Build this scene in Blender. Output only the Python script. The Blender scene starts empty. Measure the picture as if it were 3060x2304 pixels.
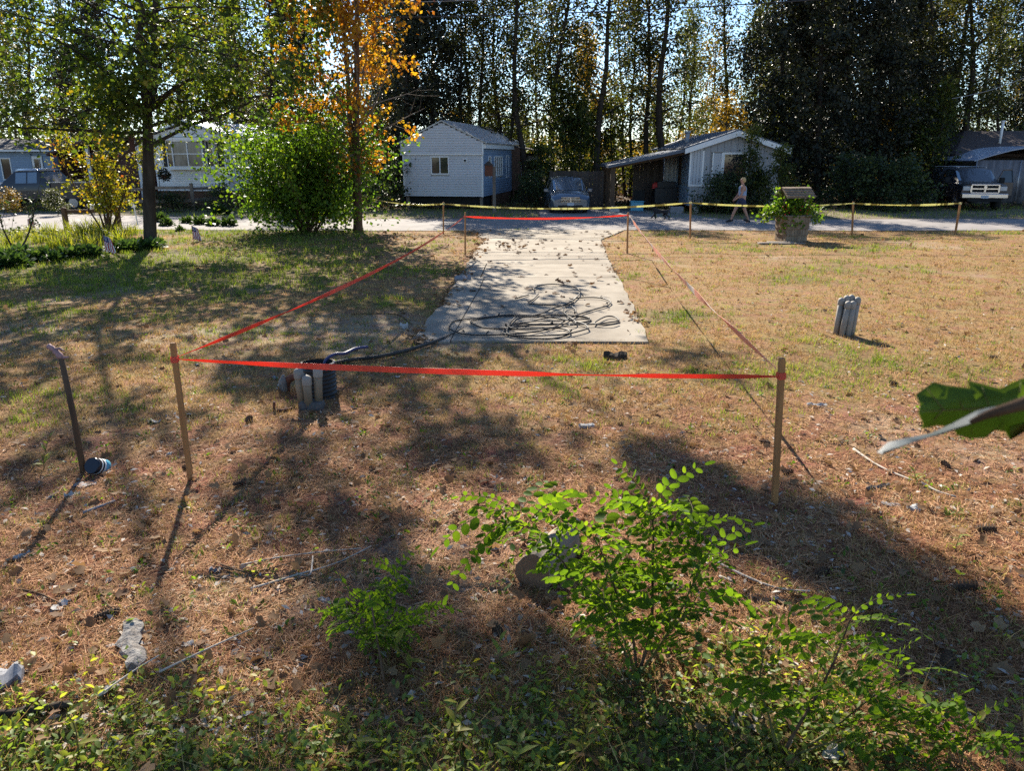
import bpy, math, random
import numpy as np
from mathutils import Vector, Matrix, Euler

# ------------------------------------------------------------------ camera, sky, sun, exposure
S = bpy.context.scene
COL = S.collection
HC, PITCH, FPX = 2.5, math.radians(16.6), 2301.0
cd = bpy.data.cameras.new('camera'); cam = bpy.data.objects.new('camera', cd); COL.objects.link(cam)
cam.location = (0, 0, HC); cam.rotation_euler = (math.radians(90) - PITCH, 0, 0)
cd.sensor_width = 36; cd.lens = 27.07; cd.clip_end = 3000; cd.clip_start = 0.05
cd.dof.use_dof = True; cd.dof.focus_distance = 7.5; cd.dof.aperture_fstop = 8.0
S.camera = cam
SUN_EL = math.radians(34)
SDX, SDY = -0.27, 0.963
w = bpy.data.worlds.new('World'); S.world = w; w.use_nodes = True
nt = w.node_tree; nt.nodes.clear()
o_ = nt.nodes.new('ShaderNodeOutputWorld'); b_ = nt.nodes.new('ShaderNodeBackground'); k_ = nt.nodes.new('ShaderNodeTexSky')
k_.sky_type = 'NISHITA'; k_.sun_disc = False; k_.sun_elevation = SUN_EL; k_.sun_rotation = math.atan2(SDX, SDY)
k_.air_density = 0.9; k_.dust_density = 0.05; k_.ozone_density = 4.0
b_.inputs[1].default_value = 0.075
nt.links.new(k_.outputs[0], b_.inputs[0]); nt.links.new(b_.outputs[0], o_.inputs[0])
ld = bpy.data.lights.new('sun', 'SUN'); ld.energy = 4.9; ld.angle = math.radians(0.42); ld.color = (1, 0.92, 0.79)
sun = bpy.data.objects.new('sun', ld); COL.objects.link(sun)
sdir = Vector((SDX * math.cos(SUN_EL), SDY * math.cos(SUN_EL), math.sin(SUN_EL))).normalized()
sun.rotation_euler = (-sdir).to_track_quat('-Z', 'Y').to_euler(); sun.location = (-20, 60, 60)
S.view_settings.view_transform = 'Standard'; S.view_settings.look = 'None'
S.view_settings.gamma = 1; S.view_settings.use_curve_mapping = False
S.view_settings.exposure = 1.62
S.render.engine = 'CYCLES'
cy = S.cycles
cy.max_bounces = 6; cy.diffuse_bounces = 3; cy.glossy_bounces = 2; cy.transmission_bounces = 4; cy.transparent_max_bounces = 4
cy.use_denoising = False; cy.denoiser = "OPENIMAGEDENOISE"; cy.denoising_prefilter = "ACCURATE"; cy.caustics_reflective = False; cy.caustics_refractive = False
cy.sample_clamp_indirect = 4

RNG = np.random.default_rng(11)
random.seed(5)

# ------------------------------------------------------------------ survey helpers: a sight line from the station to a real point
def ray(px, py):
    u = (px - 1530) / FPX; v = -(py - 1152) / FPX
    return Vector((u, math.cos(PITCH) + v * math.sin(PITCH), -math.sin(PITCH) + v * math.cos(PITCH)))
def G(px, py, z=0.0):
    d = ray(px, py); return Vector((0, 0, HC)) + d * ((z - HC) / d.z)
def at(px, py, Y):
    d = ray(px, py); return Vector((0, 0, HC)) + d * (Y / d.y)

# ------------------------------------------------------------------ object helpers
def tag(o, label=None, cat=None, group=None, kind=None):
    if label: o['label'] = label
    if cat: o['category'] = cat
    if group: o['group'] = group
    if kind: o['kind'] = kind
    return o
def thing(name, label, cat, loc=(0, 0, 0), rz=0.0, group=None):
    o = bpy.data.objects.new(name, None); COL.objects.link(o); o.empty_display_size = .2
    o.location = loc; o.rotation_euler = (0, 0, rz)
    return tag(o, label, cat, group)
def link(name, me, parent=None, loc=None):
    o = bpy.data.objects.new(name, me); COL.objects.link(o)
    if parent: o.parent = parent
    if loc is not None: o.location = loc
    return o
def copy_tree(o, parent=None, keep=None):
    c = o.copy(); COL.objects.link(c); c.parent = parent
    for ch in KIDS.get(o.name, None) or list(o.children):
        copy_tree(ch, c)
    return c
KIDS = {}

def npmesh(name, V, F, m=None, smooth=False, mi=None):
    V = np.asarray(V, dtype=np.float32); F = np.asarray(F, dtype=np.int32)
    me = bpy.data.meshes.new(name); n, k = F.shape
    me.vertices.add(len(V)); me.vertices.foreach_set('co', V.ravel())
    me.loops.add(n * k); me.loops.foreach_set('vertex_index', F.ravel())
    me.polygons.add(n); me.polygons.foreach_set('loop_start', np.arange(0, n * k, k, dtype=np.int32))
    if smooth: me.polygons.foreach_set('use_smooth', np.ones(n, dtype=bool))
    for q in (m if isinstance(m, (list, tuple)) else [m]):
        if q: me.materials.append(q)
    if mi is not None: me.polygons.foreach_set('material_index', np.asarray(mi, dtype=np.int32))
    me.update(calc_edges=True)
    return me

class MB:
    """collects faces for ONE mesh object"""
    def __init__(s): s.V = []; s.F = []; s.sm = []; s.M = []; s.mi = 0
    def add(s, V, F, smooth=False):
        b = len(s.V); s.V += [tuple(v) for v in V]
        for f in F: s.F.append([b + i for i in f]); s.sm.append(smooth); s.M.append(s.mi)
        return s
    def box(s, x0, x1, y0, y1, z0, z1, c=0.0):
        if c <= 0:
            V = [(x, y, z) for z in (z0, z1) for y in (y0, y1) for x in (x0, x1)]
            return s.add(V, [(0, 2, 3, 1), (4, 5, 7, 6), (0, 1, 5, 4), (2, 6, 7, 3), (0, 4, 6, 2), (1, 3, 7, 5)])
        V = []
        for z, q in ((z0, c), (z0 + c, 0), (z1 - c, 0), (z1, c)):
            for x, y in ((x0 + q + c, y0 + q), (x1 - q - c, y0 + q), (x1 - q, y0 + q + c), (x1 - q, y1 - q - c), (x1 - q - c, y1 - q), (x0 + q + c, y1 - q), (x0 + q, y1 - q - c), (x0 + q, y0 + q + c)):
                V.append((x, y, z))
        F = [tuple(range(7, -1, -1)), tuple(range(24, 32))]
        for r in range(3):
            for i in range(8): F.append((r * 8 + i, r * 8 + (i + 1) % 8, r * 8 + 8 + (i + 1) % 8, r * 8 + 8 + i))
        return s.add(V, F)
    def obox(s, a, b, wx, wy, up=(0, 0, 1)):
        """bar from a to b of section wx by wy"""
        a = Vector(a); b = Vector(b); d = (b - a).normalized(); u = Vector(up)
        if abs(d.dot(u)) > .95: u = Vector((0, 1, 0))
        x = d.cross(u).normalized(); y = x.cross(d)
        V = [p + x * (sx * wx / 2) + y * (sy * wy / 2) for p in (a, b) for sx, sy in ((-1, -1), (1, -1), (1, 1), (-1, 1))]
        return s.add(V, [(0, 3, 2, 1), (4, 5, 6, 7), (0, 1, 5, 4), (1, 2, 6, 5), (2, 3, 7, 6), (3, 0, 4, 7)])
    def prism(s, poly, y0, y1):
        """polygon in x,z pushed along y"""
        n = len(poly); V = [(x, y0, z) for x, z in poly] + [(x, y1, z) for x, z in poly]
        return s.add(V, [tuple(range(n)), tuple(range(2 * n - 1, n - 1, -1))] + [(i, i + n, (i + 1) % n + n, (i + 1) % n) for i in range(n)])
    def tube(s, pts, rad, n=8, caps=True, smooth=True):
        V, F = tube_np(np.array([tuple(p) for p in pts], float), np.broadcast_to(np.asarray(rad, float), (len(pts),)), n)
        s.add(V.tolist(), F.tolist(), smooth)
        if caps:
            b = len(s.V) - len(V)
            s.F.append([b + i for i in range(n)][::-1]); s.F.append([b + len(V) - n + i for i in range(n)])
            s.sm += [False, False]; s.M += [s.mi, s.mi]
        return s
    def loft(s, rings, smooth=True, caps=True):
        n = len(rings[0]); V = [p for r in rings for p in r]; F = []
        for j in range(len(rings) - 1):
            for i in range(n): F.append((j * n + i, j * n + (i + 1) % n, (j + 1) * n + (i + 1) % n, (j + 1) * n + i))
        s.add(V, F, smooth)
        if caps:
            b = len(s.V) - len(V); s.F.append([b + i for i in range(n)][::-1]); s.F.append([b + len(V) - n + i for i in range(n)]); s.sm += [False, False]; s.M += [s.mi, s.mi]
        return s
    def sphere(s, c, r, n=10, m=6, sq=(1, 1, 1)):
        V = []; F = []
        for j in range(m + 1):
            t = math.pi * j / m
            for i in range(n):
                a = 2 * math.pi * i / n
                V.append((c[0] + r * sq[0] * math.sin(t) * math.cos(a), c[1] + r * sq[1] * math.sin(t) * math.sin(a), c[2] + r * sq[2] * math.cos(t)))
        for j in range(m):
            for i in range(n): F.append((j * n + i, (j + 1) * n + i, (j + 1) * n + (i + 1) % n, j * n + (i + 1) % n))
        return s.add(V, F, True)
    def mesh(s, name, m, sharp=None):
        me = bpy.data.meshes.new(name); me.from_pydata(s.V, [], s.F)
        me.polygons.foreach_set('use_smooth', s.sm)
        for q in (m if isinstance(m, (list, tuple)) else [m]):
            if q: me.materials.append(q)
        me.polygons.foreach_set('material_index', s.M)
        me.update()
        if sharp: me.set_sharp_from_angle(angle=math.radians(sharp))
        return me
    def build(s, name, m, parent=None, loc=None, label=None, sharp=None, kind=None):
        o = link(name, s.mesh(name, m, sharp), parent, loc)
        if label: o['label'] = label
        if kind: o['kind'] = kind
        return o
def solo(name, mb, m, label, cat, loc=(0, 0, 0), rz=0, group=None, sharp=None):
    o = mb.build(name, m, None, loc, sharp=sharp); o.rotation_euler = (0, 0, rz)
    return tag(o, label, cat, group)

def tube_np(P, R, n=6):
    P = np.asarray(P, float); R = np.asarray(R, float)
    T = np.gradient(P, axis=0); T /= np.linalg.norm(T, axis=1, keepdims=True) + 1e-9
    ref = np.array([0.0, 0, 1]) if abs(T[0][2]) < .9 else np.array([0.0, 1, 0])
    V = np.zeros((len(P), n, 3)); a = np.arange(n) * 2 * np.pi / n
    x = np.cross(T[0], ref); x /= np.linalg.norm(x)
    for i in range(len(P)):
        x = x - T[i] * np.dot(x, T[i]); x /= np.linalg.norm(x) + 1e-9
        y = np.cross(T[i], x)
        V[i] = P[i] + R[i] * (np.cos(a)[:, None] * x + np.sin(a)[:, None] * y)
    F = []
    for j in range(len(P) - 1):
        for i in range(n): F.append((j * n + i, j * n + (i + 1) % n, (j + 1) * n + (i + 1) % n, (j + 1) * n + i))
    return V.reshape(-1, 3), np.array(F)
def smooth_path(pts, k=6):
    P = np.array([tuple(p) for p in pts], float); n = len(P); out = []
    for i in range(n - 1):
        p0, p1, p2, p3 = P[max(i - 1, 0)], P[i], P[i + 1], P[min(i + 2, n - 1)]
        for t in np.arange(k) / k:
            out.append(.5 * (2 * p1 + (p2 - p0) * t + (2 * p0 - 5 * p1 + 4 * p2 - p3) * t * t + (3 * p1 - p0 - 3 * p2 + p3) * t ** 3))
    out.append(P[-1]); return np.array(out)

# ------------------------------------------------------------------ leaves: one template set down many times in one mesh
OVAL = (np.array([(0, 0, 0), (.22, .25, .05), (.27, .55, .07), (0, 1, -.06), (-.27, .55, .07), (-.22, .25, .05), (0, .3, 0), (0, .62, .02)], float),
        np.array([(0, 1, 6, 0), (1, 2, 7, 6), (2, 3, 7, 2), (0, 6, 5, 0), (6, 7, 4, 5), (7, 3, 4, 7)]))
OVALT = (OVAL[0], np.array([(0, 1, 6), (1, 2, 7), (1, 7, 6), (2, 3, 7), (0, 6, 5), (6, 7, 4), (6, 4, 5), (7, 3, 4)]))
DIAMOND = (np.array([(0, 0, 0), (.36, .5, .06), (0, 1, -.05), (-.36, .5, .06)], float), np.array([(0, 1, 2, 3)]))
LOBED = (np.array([(0, 0, 0), (.2, .12, .02), (.5, .3, .08), (.26, .45, .03), (.3, .8, .05), (0, 1, -.08), (-.3, .8, .05), (-.26, .45, .03), (-.5, .3, .08), (-.2, .12, .02), (0, .45, -.02)], float),
         np.array([(0, 1, 2), (0, 2, 10), (2, 3, 10), (3, 4, 10), (4, 5, 10), (5, 6, 10), (6, 7, 10), (7, 8, 10), (8, 0, 10), (8, 9, 0)]))
ROUND = (np.array([(0, .5, -.05)] + [(.27 * math.sin(a), .5 - .5 * math.cos(a), .05 * abs(math.sin(a))) for a in np.linspace(0, 2 * math.pi, 10, endpoint=False)], float), np.array([(0, 1 + i, 1 + (i + 1) % 10) for i in range(10)]))
BLADE = (np.array([(-.5, 0, 0), (.5, 0, 0), (0, 1, 0)], float), np.array([(0, 1, 2)]))
def unit(a): return a / (np.linalg.norm(a, axis=-1, keepdims=True) + 1e-9)
def rand_dirs(rng, n): return unit(rng.normal(size=(n, 3)))
def scatter(T, pos, axis, nrm, size, wide=1.0):
    tv, tf = T; y = unit(axis); x = unit(np.cross(y, nrm)); z = np.cross(x, y)
    n = len(pos); size = np.broadcast_to(size, (n,)); wide = np.broadcast_to(wide, (n,))
    V = pos[:, None, :] + size[:, None, None] * (tv[None, :, 0:1] * x[:, None] * wide[:, None, None] + tv[None, :, 1:2] * y[:, None] + tv[None, :, 2:3] * z[:, None])
    F = tf[None] + (np.arange(n) * len(tv))[:, None, None]
    return V.reshape(-1, 3), F.reshape(-1, tf.shape[1])

# ------------------------------------------------------------------ materials
def newmat(name):
    m = bpy.data.materials.new(name); m.use_nodes = True; n = m.node_tree.nodes; n.clear()
    out = n.new('ShaderNodeOutputMaterial'); return m, m.node_tree, out
def rgba(c): return (c[0], c[1], c[2], 1)
def mat(name, c1, c2=None, scale=6.0, rough=.7, bump=0.0, metal=0.0, spec=.3, stretch=(1, 1, 1), rnd=0.0, detail=5, c3=None, coat=0.0, bscale=None, coord='Object'):
    m, t, out = newmat(name); N = t.nodes; L = t.links
    p = N.new('ShaderNodeBsdfPrincipled'); L.new(p.outputs[0], out.inputs[0])
    p.inputs['Roughness'].default_value = rough; p.inputs['Metallic'].default_value = metal; p.inputs['Specular IOR Level'].default_value = spec
    p.inputs['Coat Weight'].default_value = coat
    tc = N.new('ShaderNodeTexCoord'); mp = N.new('ShaderNodeMapping'); mp.inputs['Scale'].default_value = stretch
    L.new(tc.outputs[coord], mp.inputs[0])
    nz = N.new('ShaderNodeTexNoise'); nz.inputs['Scale'].default_value = scale; nz.inputs['Detail'].default_value = detail; nz.inputs['Roughness'].default_value = .62
    L.new(mp.outputs[0], nz.inputs[0])
    c2 = c2 or tuple(x * .82 for x in c1)
    r = N.new('ShaderNodeValToRGB'); L.new(nz.outputs[0], r.inputs[0])
    r.color_ramp.elements[0].position = .3; r.color_ramp.elements[1].position = .7
    r.color_ramp.elements[0].color = rgba(c2); r.color_ramp.elements[1].color = rgba(c1)
    if c3: e = r.color_ramp.elements.new(.5); e.color = rgba(c3)
    col = r.outputs[0]
    if rnd > 0:
        oi = N.new('ShaderNodeObjectInfo'); mr = N.new('ShaderNodeMapRange'); mr.inputs[3].default_value = 1 - rnd; mr.inputs[4].default_value = 1 + rnd
        L.new(oi.outputs['Random'], mr.inputs[0])
        hs = N.new('ShaderNodeHueSaturation'); L.new(mr.outputs[0], hs.inputs['Value']); L.new(col, hs.inputs['Color']); col = hs.outputs[0]
    L.new(col, p.inputs['Base Color'])
    if bump > 0:
        b = N.new('ShaderNodeBump'); b.inputs['Strength'].default_value = min(bump * 8, 1); b.inputs['Distance'].default_value = bump * .2
        src = nz
        if bscale:
            src = N.new('ShaderNodeTexNoise'); src.inputs['Scale'].default_value = bscale; src.inputs['Detail'].default_value = 4; L.new(mp.outputs[0], src.inputs[0])
        L.new(src.outputs[0], b.inputs['Height']); L.new(b.outputs[0], p.inputs['Normal'])
    return m
def leafmat(name, stops, trans=.5, rough=.5, spec=.25, glow=(1.25, 1.3, .55), nscale=.8, nmix=.45):
    """leaf blades: each island its own tint, thin enough for light to pass"""
    m, t, out = newmat(name); N = t.nodes; L = t.links
    g = N.new('ShaderNodeNewGeometry'); tc = N.new('ShaderNodeTexCoord')
    nz = N.new('ShaderNodeTexNoise'); nz.inputs['Scale'].default_value = nscale; nz.inputs['Detail'].default_value = 2; L.new(tc.outputs['Object'], nz.inputs[0])
    st = N.new('ShaderNodeMapRange'); st.inputs[1].default_value = .3; st.inputs[2].default_value = .7; L.new(nz.outputs[0], st.inputs[0])
    mx = N.new('ShaderNodeMix'); mx.inputs[0].default_value = nmix; L.new(g.outputs['Random Per Island'], mx.inputs[2]); L.new(st.outputs[0], mx.inputs[3])
    r = N.new('ShaderNodeValToRGB'); L.new(mx.outputs[0], r.inputs[0])
    els = r.color_ramp.elements
    while len(els) < len(stops): els.new(.5)
    for e, (p_, c) in zip(els, stops): e.position = p_; e.color = rgba(c)
    p = N.new('ShaderNodeBsdfPrincipled'); p.inputs['Roughness'].default_value = rough; p.inputs['Specular IOR Level'].default_value = spec
    L.new(r.outputs[0], p.inputs['Base Color'])
    tr = N.new('ShaderNodeBsdfTranslucent')
    mu = N.new('ShaderNodeMix'); mu.data_type = 'RGBA'; mu.blend_type = 'MULTIPLY'; mu.inputs[0].default_value = 1
    L.new(r.outputs[0], mu.inputs[6]); mu.inputs[7].default_value = rgba(glow)
    L.new(mu.outputs[2], tr.inputs[0])
    ms = N.new('ShaderNodeMixShader'); ms.inputs[0].default_value = trans; L.new(p.outputs[0], ms.inputs[1]); L.new(tr.outputs[0], ms.inputs[2])
    L.new(ms.outputs[0], out.inputs[0])
    return m
def ribbonmat(name, c, trans=.4, c2=None, dash=None):
    m, t, out = newmat(name); N = t.nodes; L = t.links
    p = N.new('ShaderNodeBsdfPrincipled'); p.inputs['Roughness'].default_value = .35; p.inputs['Base Color'].default_value = rgba(c); p.inputs['Specular IOR Level'].default_value = .4
    tr = N.new('ShaderNodeBsdfTranslucent'); tr.inputs[0].default_value = rgba(c)
    if dash or c2:
        at_ = N.new('ShaderNodeUVMap'); sx = N.new('ShaderNodeSeparateXYZ'); L.new(at_.outputs[0], sx.inputs[0])
        nz = N.new('ShaderNodeTexNoise'); nz.noise_dimensions = '1D'; nz.inputs['Scale'].default_value = dash or 1.2; nz.inputs['Detail'].default_value = 3 if dash else 0
        L.new(sx.outputs[0], nz.inputs['W'])
        r = N.new('ShaderNodeValToRGB'); L.new(nz.outputs[0], r.inputs[0])
        r.color_ramp.elements[0].color = rgba(c); r.color_ramp.elements[1].color = rgba(c2 or (.03, .03, .03))
        r.color_ramp.elements[0].position = .52; r.color_ramp.elements[1].position = .56 if dash else .7
        L.new(r.outputs[0], p.inputs['Base Color']); L.new(r.outputs[0], tr.inputs[0])
    ms = N.new('ShaderNodeMixShader'); ms.inputs[0].default_value = trans
    L.new(p.outputs[0], ms.inputs[1]); L.new(tr.outputs[0], ms.inputs[2]); L.new(ms.outputs[0], out.inputs[0])
    return m
M = {}
def defmats():
    M['bark'] = mat('bark', (.075, .058, .045), (.022, .017, .013), 5, .95, .16, stretch=(1, 1, .18), spec=.1)
    M['bark_brown'] = mat('bark_brown', (.13, .075, .045), (.045, .026, .016), 6, .95, .12, stretch=(1, 1, .2), spec=.1)
    M['bark_pale'] = mat('bark_pale', (.22, .19, .16), (.08, .065, .05), 7, .9, .08, stretch=(1, 1, .3), spec=.1)
    M['twig'] = mat('twig', (.14, .09, .055), (.06, .035, .02), 14, .9, .05, spec=.1)
    M['stem_green'] = mat('stem_green', (.10, .12, .03), (.12, .07, .03), 9, .7, spec=.2)
    M['concrete'] = mat('driveway_concrete', (.31, .27, .215), (.175, .145, .11), 1.3, .9, .035, rnd=.05, detail=9, bscale=60, spec=.15)
    M['asphalt'] = mat('worn_asphalt', (.265, .24, .225), (.17, .155, .145), 1.1, .9, .03, detail=10, bscale=50, spec=.15)
    M['siding_gray'] = mat('siding_gray', (.52, .53, .55), (.46, .47, .49), 1.5, .55, rnd=.03, spec=.25)
    M['siding_white'] = mat('siding_white', (.76, .75, .72), (.68, .67, .64), 1.5, .55, rnd=.03, spec=.25)
    M['siding_blue'] = mat('siding_blue', (.22, .30, .40), (.19, .26, .35), 1.5, .6, rnd=.04)
    M['panel_gray'] = mat('panel_gray', (.33, .335, .34), (.28, .285, .29), 1.2, .7, rnd=.04)
    M['panel_pale'] = mat('panel_pale', (.45, .46, .47), (.40, .41, .42), 2, .6)
    M['trim'] = mat('white_trim', (.74, .74, .72), (.66, .66, .64), 3, .5)
    M['dark_gap'] = mat('dark_gap', (.018, .017, .016), None, 3, .9)
    M['glass'] = mat('window_glass', (.02, .024, .028), None, 1, .05, spec=.6)
    M['glass_curtain'] = mat('curtained_glass', (.19, .19, .18), (.03, .03, .03), 2.6, .12, spec=.6, stretch=(1.6, 1, .45))
    M['windscreen'] = mat('windscreen', (.11, .17, .24), None, 1, .08, spec=1.0, coat=.6)  # blue base colour stands in for the reflected sky
    M['shutter'] = mat('black_shutter', (.022, .022, .026), None, 3, .6)
    M['roof_metal'] = mat('roof_metal', (.45, .47, .50), (.36, .38, .41), 1.5, .35, metal=.55)
    M['roof_blue'] = mat('roof_bluegray', (.085, .105, .135), (.06, .075, .10), 2, .5)
    M['roof_brown'] = mat('roof_brown', (.10, .075, .07), (.06, .045, .042), 9, .9, .05)
    M['roof_dark'] = mat('roof_dark', (.05, .045, .045), (.035, .03, .03), 5, .8)
    M['shed_red'] = mat('shed_redbrown', (.10, .045, .035), (.06, .028, .022), 4, .85)
    M['canopy'] = mat('canopy_gray', (.33, .36, .42), (.28, .30, .36), 2, .4)
    M['plastic_sheet'] = mat('plastic_sheet', (.20, .19, .20), (.10, .095, .10), 2.5, .4, stretch=(2, 2, .5))
    M['wood_gray'] = mat('weathered_wood', (.24, .20, .165), (.13, .105, .085), 4, .9, .05, stretch=(1, 1, .25), rnd=.12)
    M['wood_fence'] = mat('fence_wood', (.085, .066, .055), (.05, .038, .032), 4, .9, .04, stretch=(1, 1, .2), rnd=.2)
    M['wood_brown'] = mat('brown_wood', (.15, .08, .05), (.085, .045, .028), 5, .8, .04, rnd=.1)
    M['wood_stake'] = mat('stake_wood', (.36, .18, .065), (.24, .11, .04), 7, .75, .03, stretch=(3, 3, .35), rnd=.08)
    M['wood_old'] = mat('old_dark_wood', (.12, .075, .045), (.05, .032, .02), 8, .9, .06, stretch=(2, 2, .3))
    M['shingle'] = mat('cedar_shingle', (.27, .20, .135), (.13, .09, .06), 9, .9, .06, stretch=(3, 3, .5), rnd=.18)
    M['pipe'] = mat('gray_conduit', (.29, .265, .23), (.19, .17, .145), 7, .65, .02)
    M['pipe_tan'] = mat('tan_conduit', (.24, .19, .13), (.16, .125, .085), 7, .7, .02)
    M['black_plastic'] = mat('black_plastic', (.018, .018, .02), (.028, .027, .026), 5, .45)
    M['cable'] = mat('black_cable', (.020, .017, .015), (.045, .036, .028), 9, .6)
    M['hose_blue'] = mat('blue_hose', (.03, .045, .14), (.025, .03, .08), 6, .4)
    M['rubber'] = mat('rubber', (.018, .018, .018), None, 5, .85)
    M['chrome'] = mat('chrome', (.55, .55, .57), (.47, .47, .49), 3, .2, metal=1)
    M['steel'] = mat('wheel_metal', (.35, .35, .36), None, 3, .35, metal=.8)
    M['car_blue'] = mat('bluegray_paint', (.085, .11, .145), (.075, .098, .13), 2, .25, metal=.4, coat=.7, spec=.5)
    M['car_black'] = mat('black_paint', (.016, .019, .028), None, 2, .3, coat=.25, spec=.4)
    M['car_silver'] = mat('silver_tone', (.35, .38, .42), None, 2, .25, metal=.6, coat=.5)  # silver tone for the dark pickup's cab top and bed rails
    M['lamp_glass'] = mat('lamp_glass', (.55, .55, .53), (.35, .35, .34), 9, .12, spec=.6)
    M['plate'] = mat('license_plate', (.60, .61, .62), (.25, .27, .32), 26, .5)
    M['skin'] = mat('skin', (.40, .22, .15), (.34, .18, .12), 6, .55)
    M['hair'] = mat('blonde_hair', (.50, .35, .16), (.34, .22, .09), 12, .6, .03, stretch=(4, 4, .6))
    M['shirt'] = mat('pale_blue_top', (.27, .34, .45), (.21, .27, .38), 8, .85)
    M['shorts'] = mat('navy_shorts', (.035, .045, .085), (.025, .03, .06), 8, .85)
    M['shoe'] = mat('black_shoe', (.02, .018, .018), None, 6, .6)
    M['dog'] = mat('black_curly_coat', (.022, .021, .023), (.012, .012, .013), 28, .85, .12)
    M['dog_gray'] = mat('gray_curly_coat', (.12, .12, .13), (.06, .06, .065), 28, .85, .12)
    M['flag_red'] = mat('flag_red', (.42, .04, .05), None, 5, .7)
    M['flag_white'] = mat('flag_white', (.72, .70, .68), None, 5, .7)
    M['flag_blue'] = mat('flag_blue', (.03, .045, .17), None, 5, .7)
    M['bark_lichen'] = mat('lichen_bark', (.25, .24, .225), (.085, .07, .06), 16, .95, .2, c3=(.2, .185, .17), spec=.1)
    M['log_end'] = mat('log_end', (.24, .145, .085), (.15, .085, .05), 12, .9, .06, stretch=(1, 6, 1))
    M['log_top'] = mat('log_top', (.27, .21, .155), (.15, .115, .08), 9, .9, .06, stretch=(.4, 3, 3))
    M['paper'] = mat('pale_litter', (.46, .44, .41), (.28, .265, .245), 7, .8)
    M['shard'] = mat('gray_shard', (.24, .24, .255), (.14, .14, .15), 14, .8, .04)
    M['stick_pale'] = mat('bleached_stick', (.52, .46, .38), (.34, .29, .23), 8, .9, .05)
    M['cone'] = mat('pine_cone', (.13, .085, .055), (.055, .035, .024), 12, .9, .05)
    M['can_dark'] = mat('can_dark', (.025, .03, .04), None, 6, .3, metal=.3)
    M['can_blue'] = mat('can_blue', (.08, .30, .42), None, 6, .3)
    M['rag'] = mat('faded_ribbon', (.36, .22, .22), (.20, .12, .13), 9, .8)
    M['rust'] = mat('rusty_pipe', (.16, .06, .035), (.08, .03, .02), 12, .8, .06)
    M['wire'] = mat('overhead_wire', (.03, .03, .035), None, 4, .6)
    M['wire_pale'] = mat('pale_cable', (.30, .31, .33), None, 4, .5)
    M['red_plastic'] = mat('red_plastic', (.45, .03, .025), None, 4, .5)
    M['tape_orange'] = ribbonmat('orange_tape', (.78, .135, .085), .45)
    M['tape_sheen'] = ribbonmat('sheen_tape', (.84, .42, .30), .45, c2=(.84, .74, .66))  # whitish stretches paint in the backlit sheen of the plastic
    M['tape_yellow'] = ribbonmat('yellow_tape', (.74, .72, .38), .42, c2=(.30, .27, .10), dash=2.2)
    M['block'] = mat('dark_block', (.11, .105, .10), (.05, .047, .045), 14, .95, .08)
    M['lf_chip'] = leafmat('pale_chip', [(.1, (.16, .12, .09)), (.5, (.32, .27, .22)), (.95, (.52, .47, .41))], .1, rough=.85, glow=(1, 1, 1))
    # foliage
    M['lf_maple'] = leafmat('maple_leaf', [(.10, (.022, .036, .012)), (.42, (.055, .085, .018)), (.72, (.125, .15, .022)), (.95, (.26, .17, .02))], .5, glow=(1.7, 1.75, .6), nscale=.5)
    M['lf_orange'] = leafmat('orange_leaf', [(.1, (.20, .065, .015)), (.35, (.36, .15, .018)), (.6, (.46, .27, .022)), (.95, (.42, .33, .03))], .5, glow=(1.25, 1.1, .5), nscale=.6)
    M['lf_bush'] = leafmat('bush_leaf', [(.12, (.030, .060, .012)), (.45, (.065, .125, .016)), (.75, (.125, .19, .020)), (.97, (.20, .20, .02))], .52, glow=(1.7, 1.75, .6))
    M['lf_yellow'] = leafmat('yellow_leaf', [(.1, (.09, .12, .018)), (.45, (.19, .22, .02)), (.7, (.30, .25, .02)), (.94, (.36, .11, .03))], .5, glow=(1.35, 1.2, .5), nscale=1.4)
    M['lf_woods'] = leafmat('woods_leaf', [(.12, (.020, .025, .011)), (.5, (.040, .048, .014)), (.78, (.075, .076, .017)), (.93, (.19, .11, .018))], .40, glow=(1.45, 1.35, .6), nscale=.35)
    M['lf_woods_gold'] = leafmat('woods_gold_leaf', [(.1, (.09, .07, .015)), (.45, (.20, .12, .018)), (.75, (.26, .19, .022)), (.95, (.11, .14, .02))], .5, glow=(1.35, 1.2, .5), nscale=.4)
    M['lf_woods_green'] = leafmat('woods_bright_green_leaf', [(.1, (.025, .035, .012)), (.5, (.055, .075, .017)), (.85, (.13, .13, .02)), (.97, (.24, .14, .02))], .45, glow=(1.5, 1.4, .6), nscale=.4)  # greener, brighter stops than the plain woods leaf
    M['lf_dark'] = leafmat('evergreen_needle', [(.12, (.016, .018, .012)), (.55, (.030, .033, .020)), (.95, (.062, .064, .030))], .25, glow=(1.2, 1.3, .6), nscale=.4)
    M['lf_shrub_dark'] = leafmat('dark_shrub_leaf', [(.15, (.022, .034, .016)), (.6, (.045, .065, .024)), (.95, (.09, .11, .03))], .35, nscale=2)
    M['lf_hosta'] = leafmat('hosta_leaf', [(.15, (.03, .055, .02)), (.6, (.05, .09, .025)), (.95, (.10, .14, .03))], .4, nscale=2)
    M['lf_lily'] = leafmat('daylily_leaf', [(.1, (.10, .14, .02)), (.5, (.20, .22, .03)), (.9, (.34, .27, .06))], .5, glow=(1.4, 1.4, .5), nscale=2)
    M['lf_locust'] = leafmat('locust_leaflet', [(.06, (.045, .09, .016)), (.45, (.10, .18, .02)), (.82, (.175, .26, .022)), (.97, (.34, .27, .02))], .55, rough=.6, spec=.12, glow=(1.45, 1.38, .45), nscale=5, nmix=.3)
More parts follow.
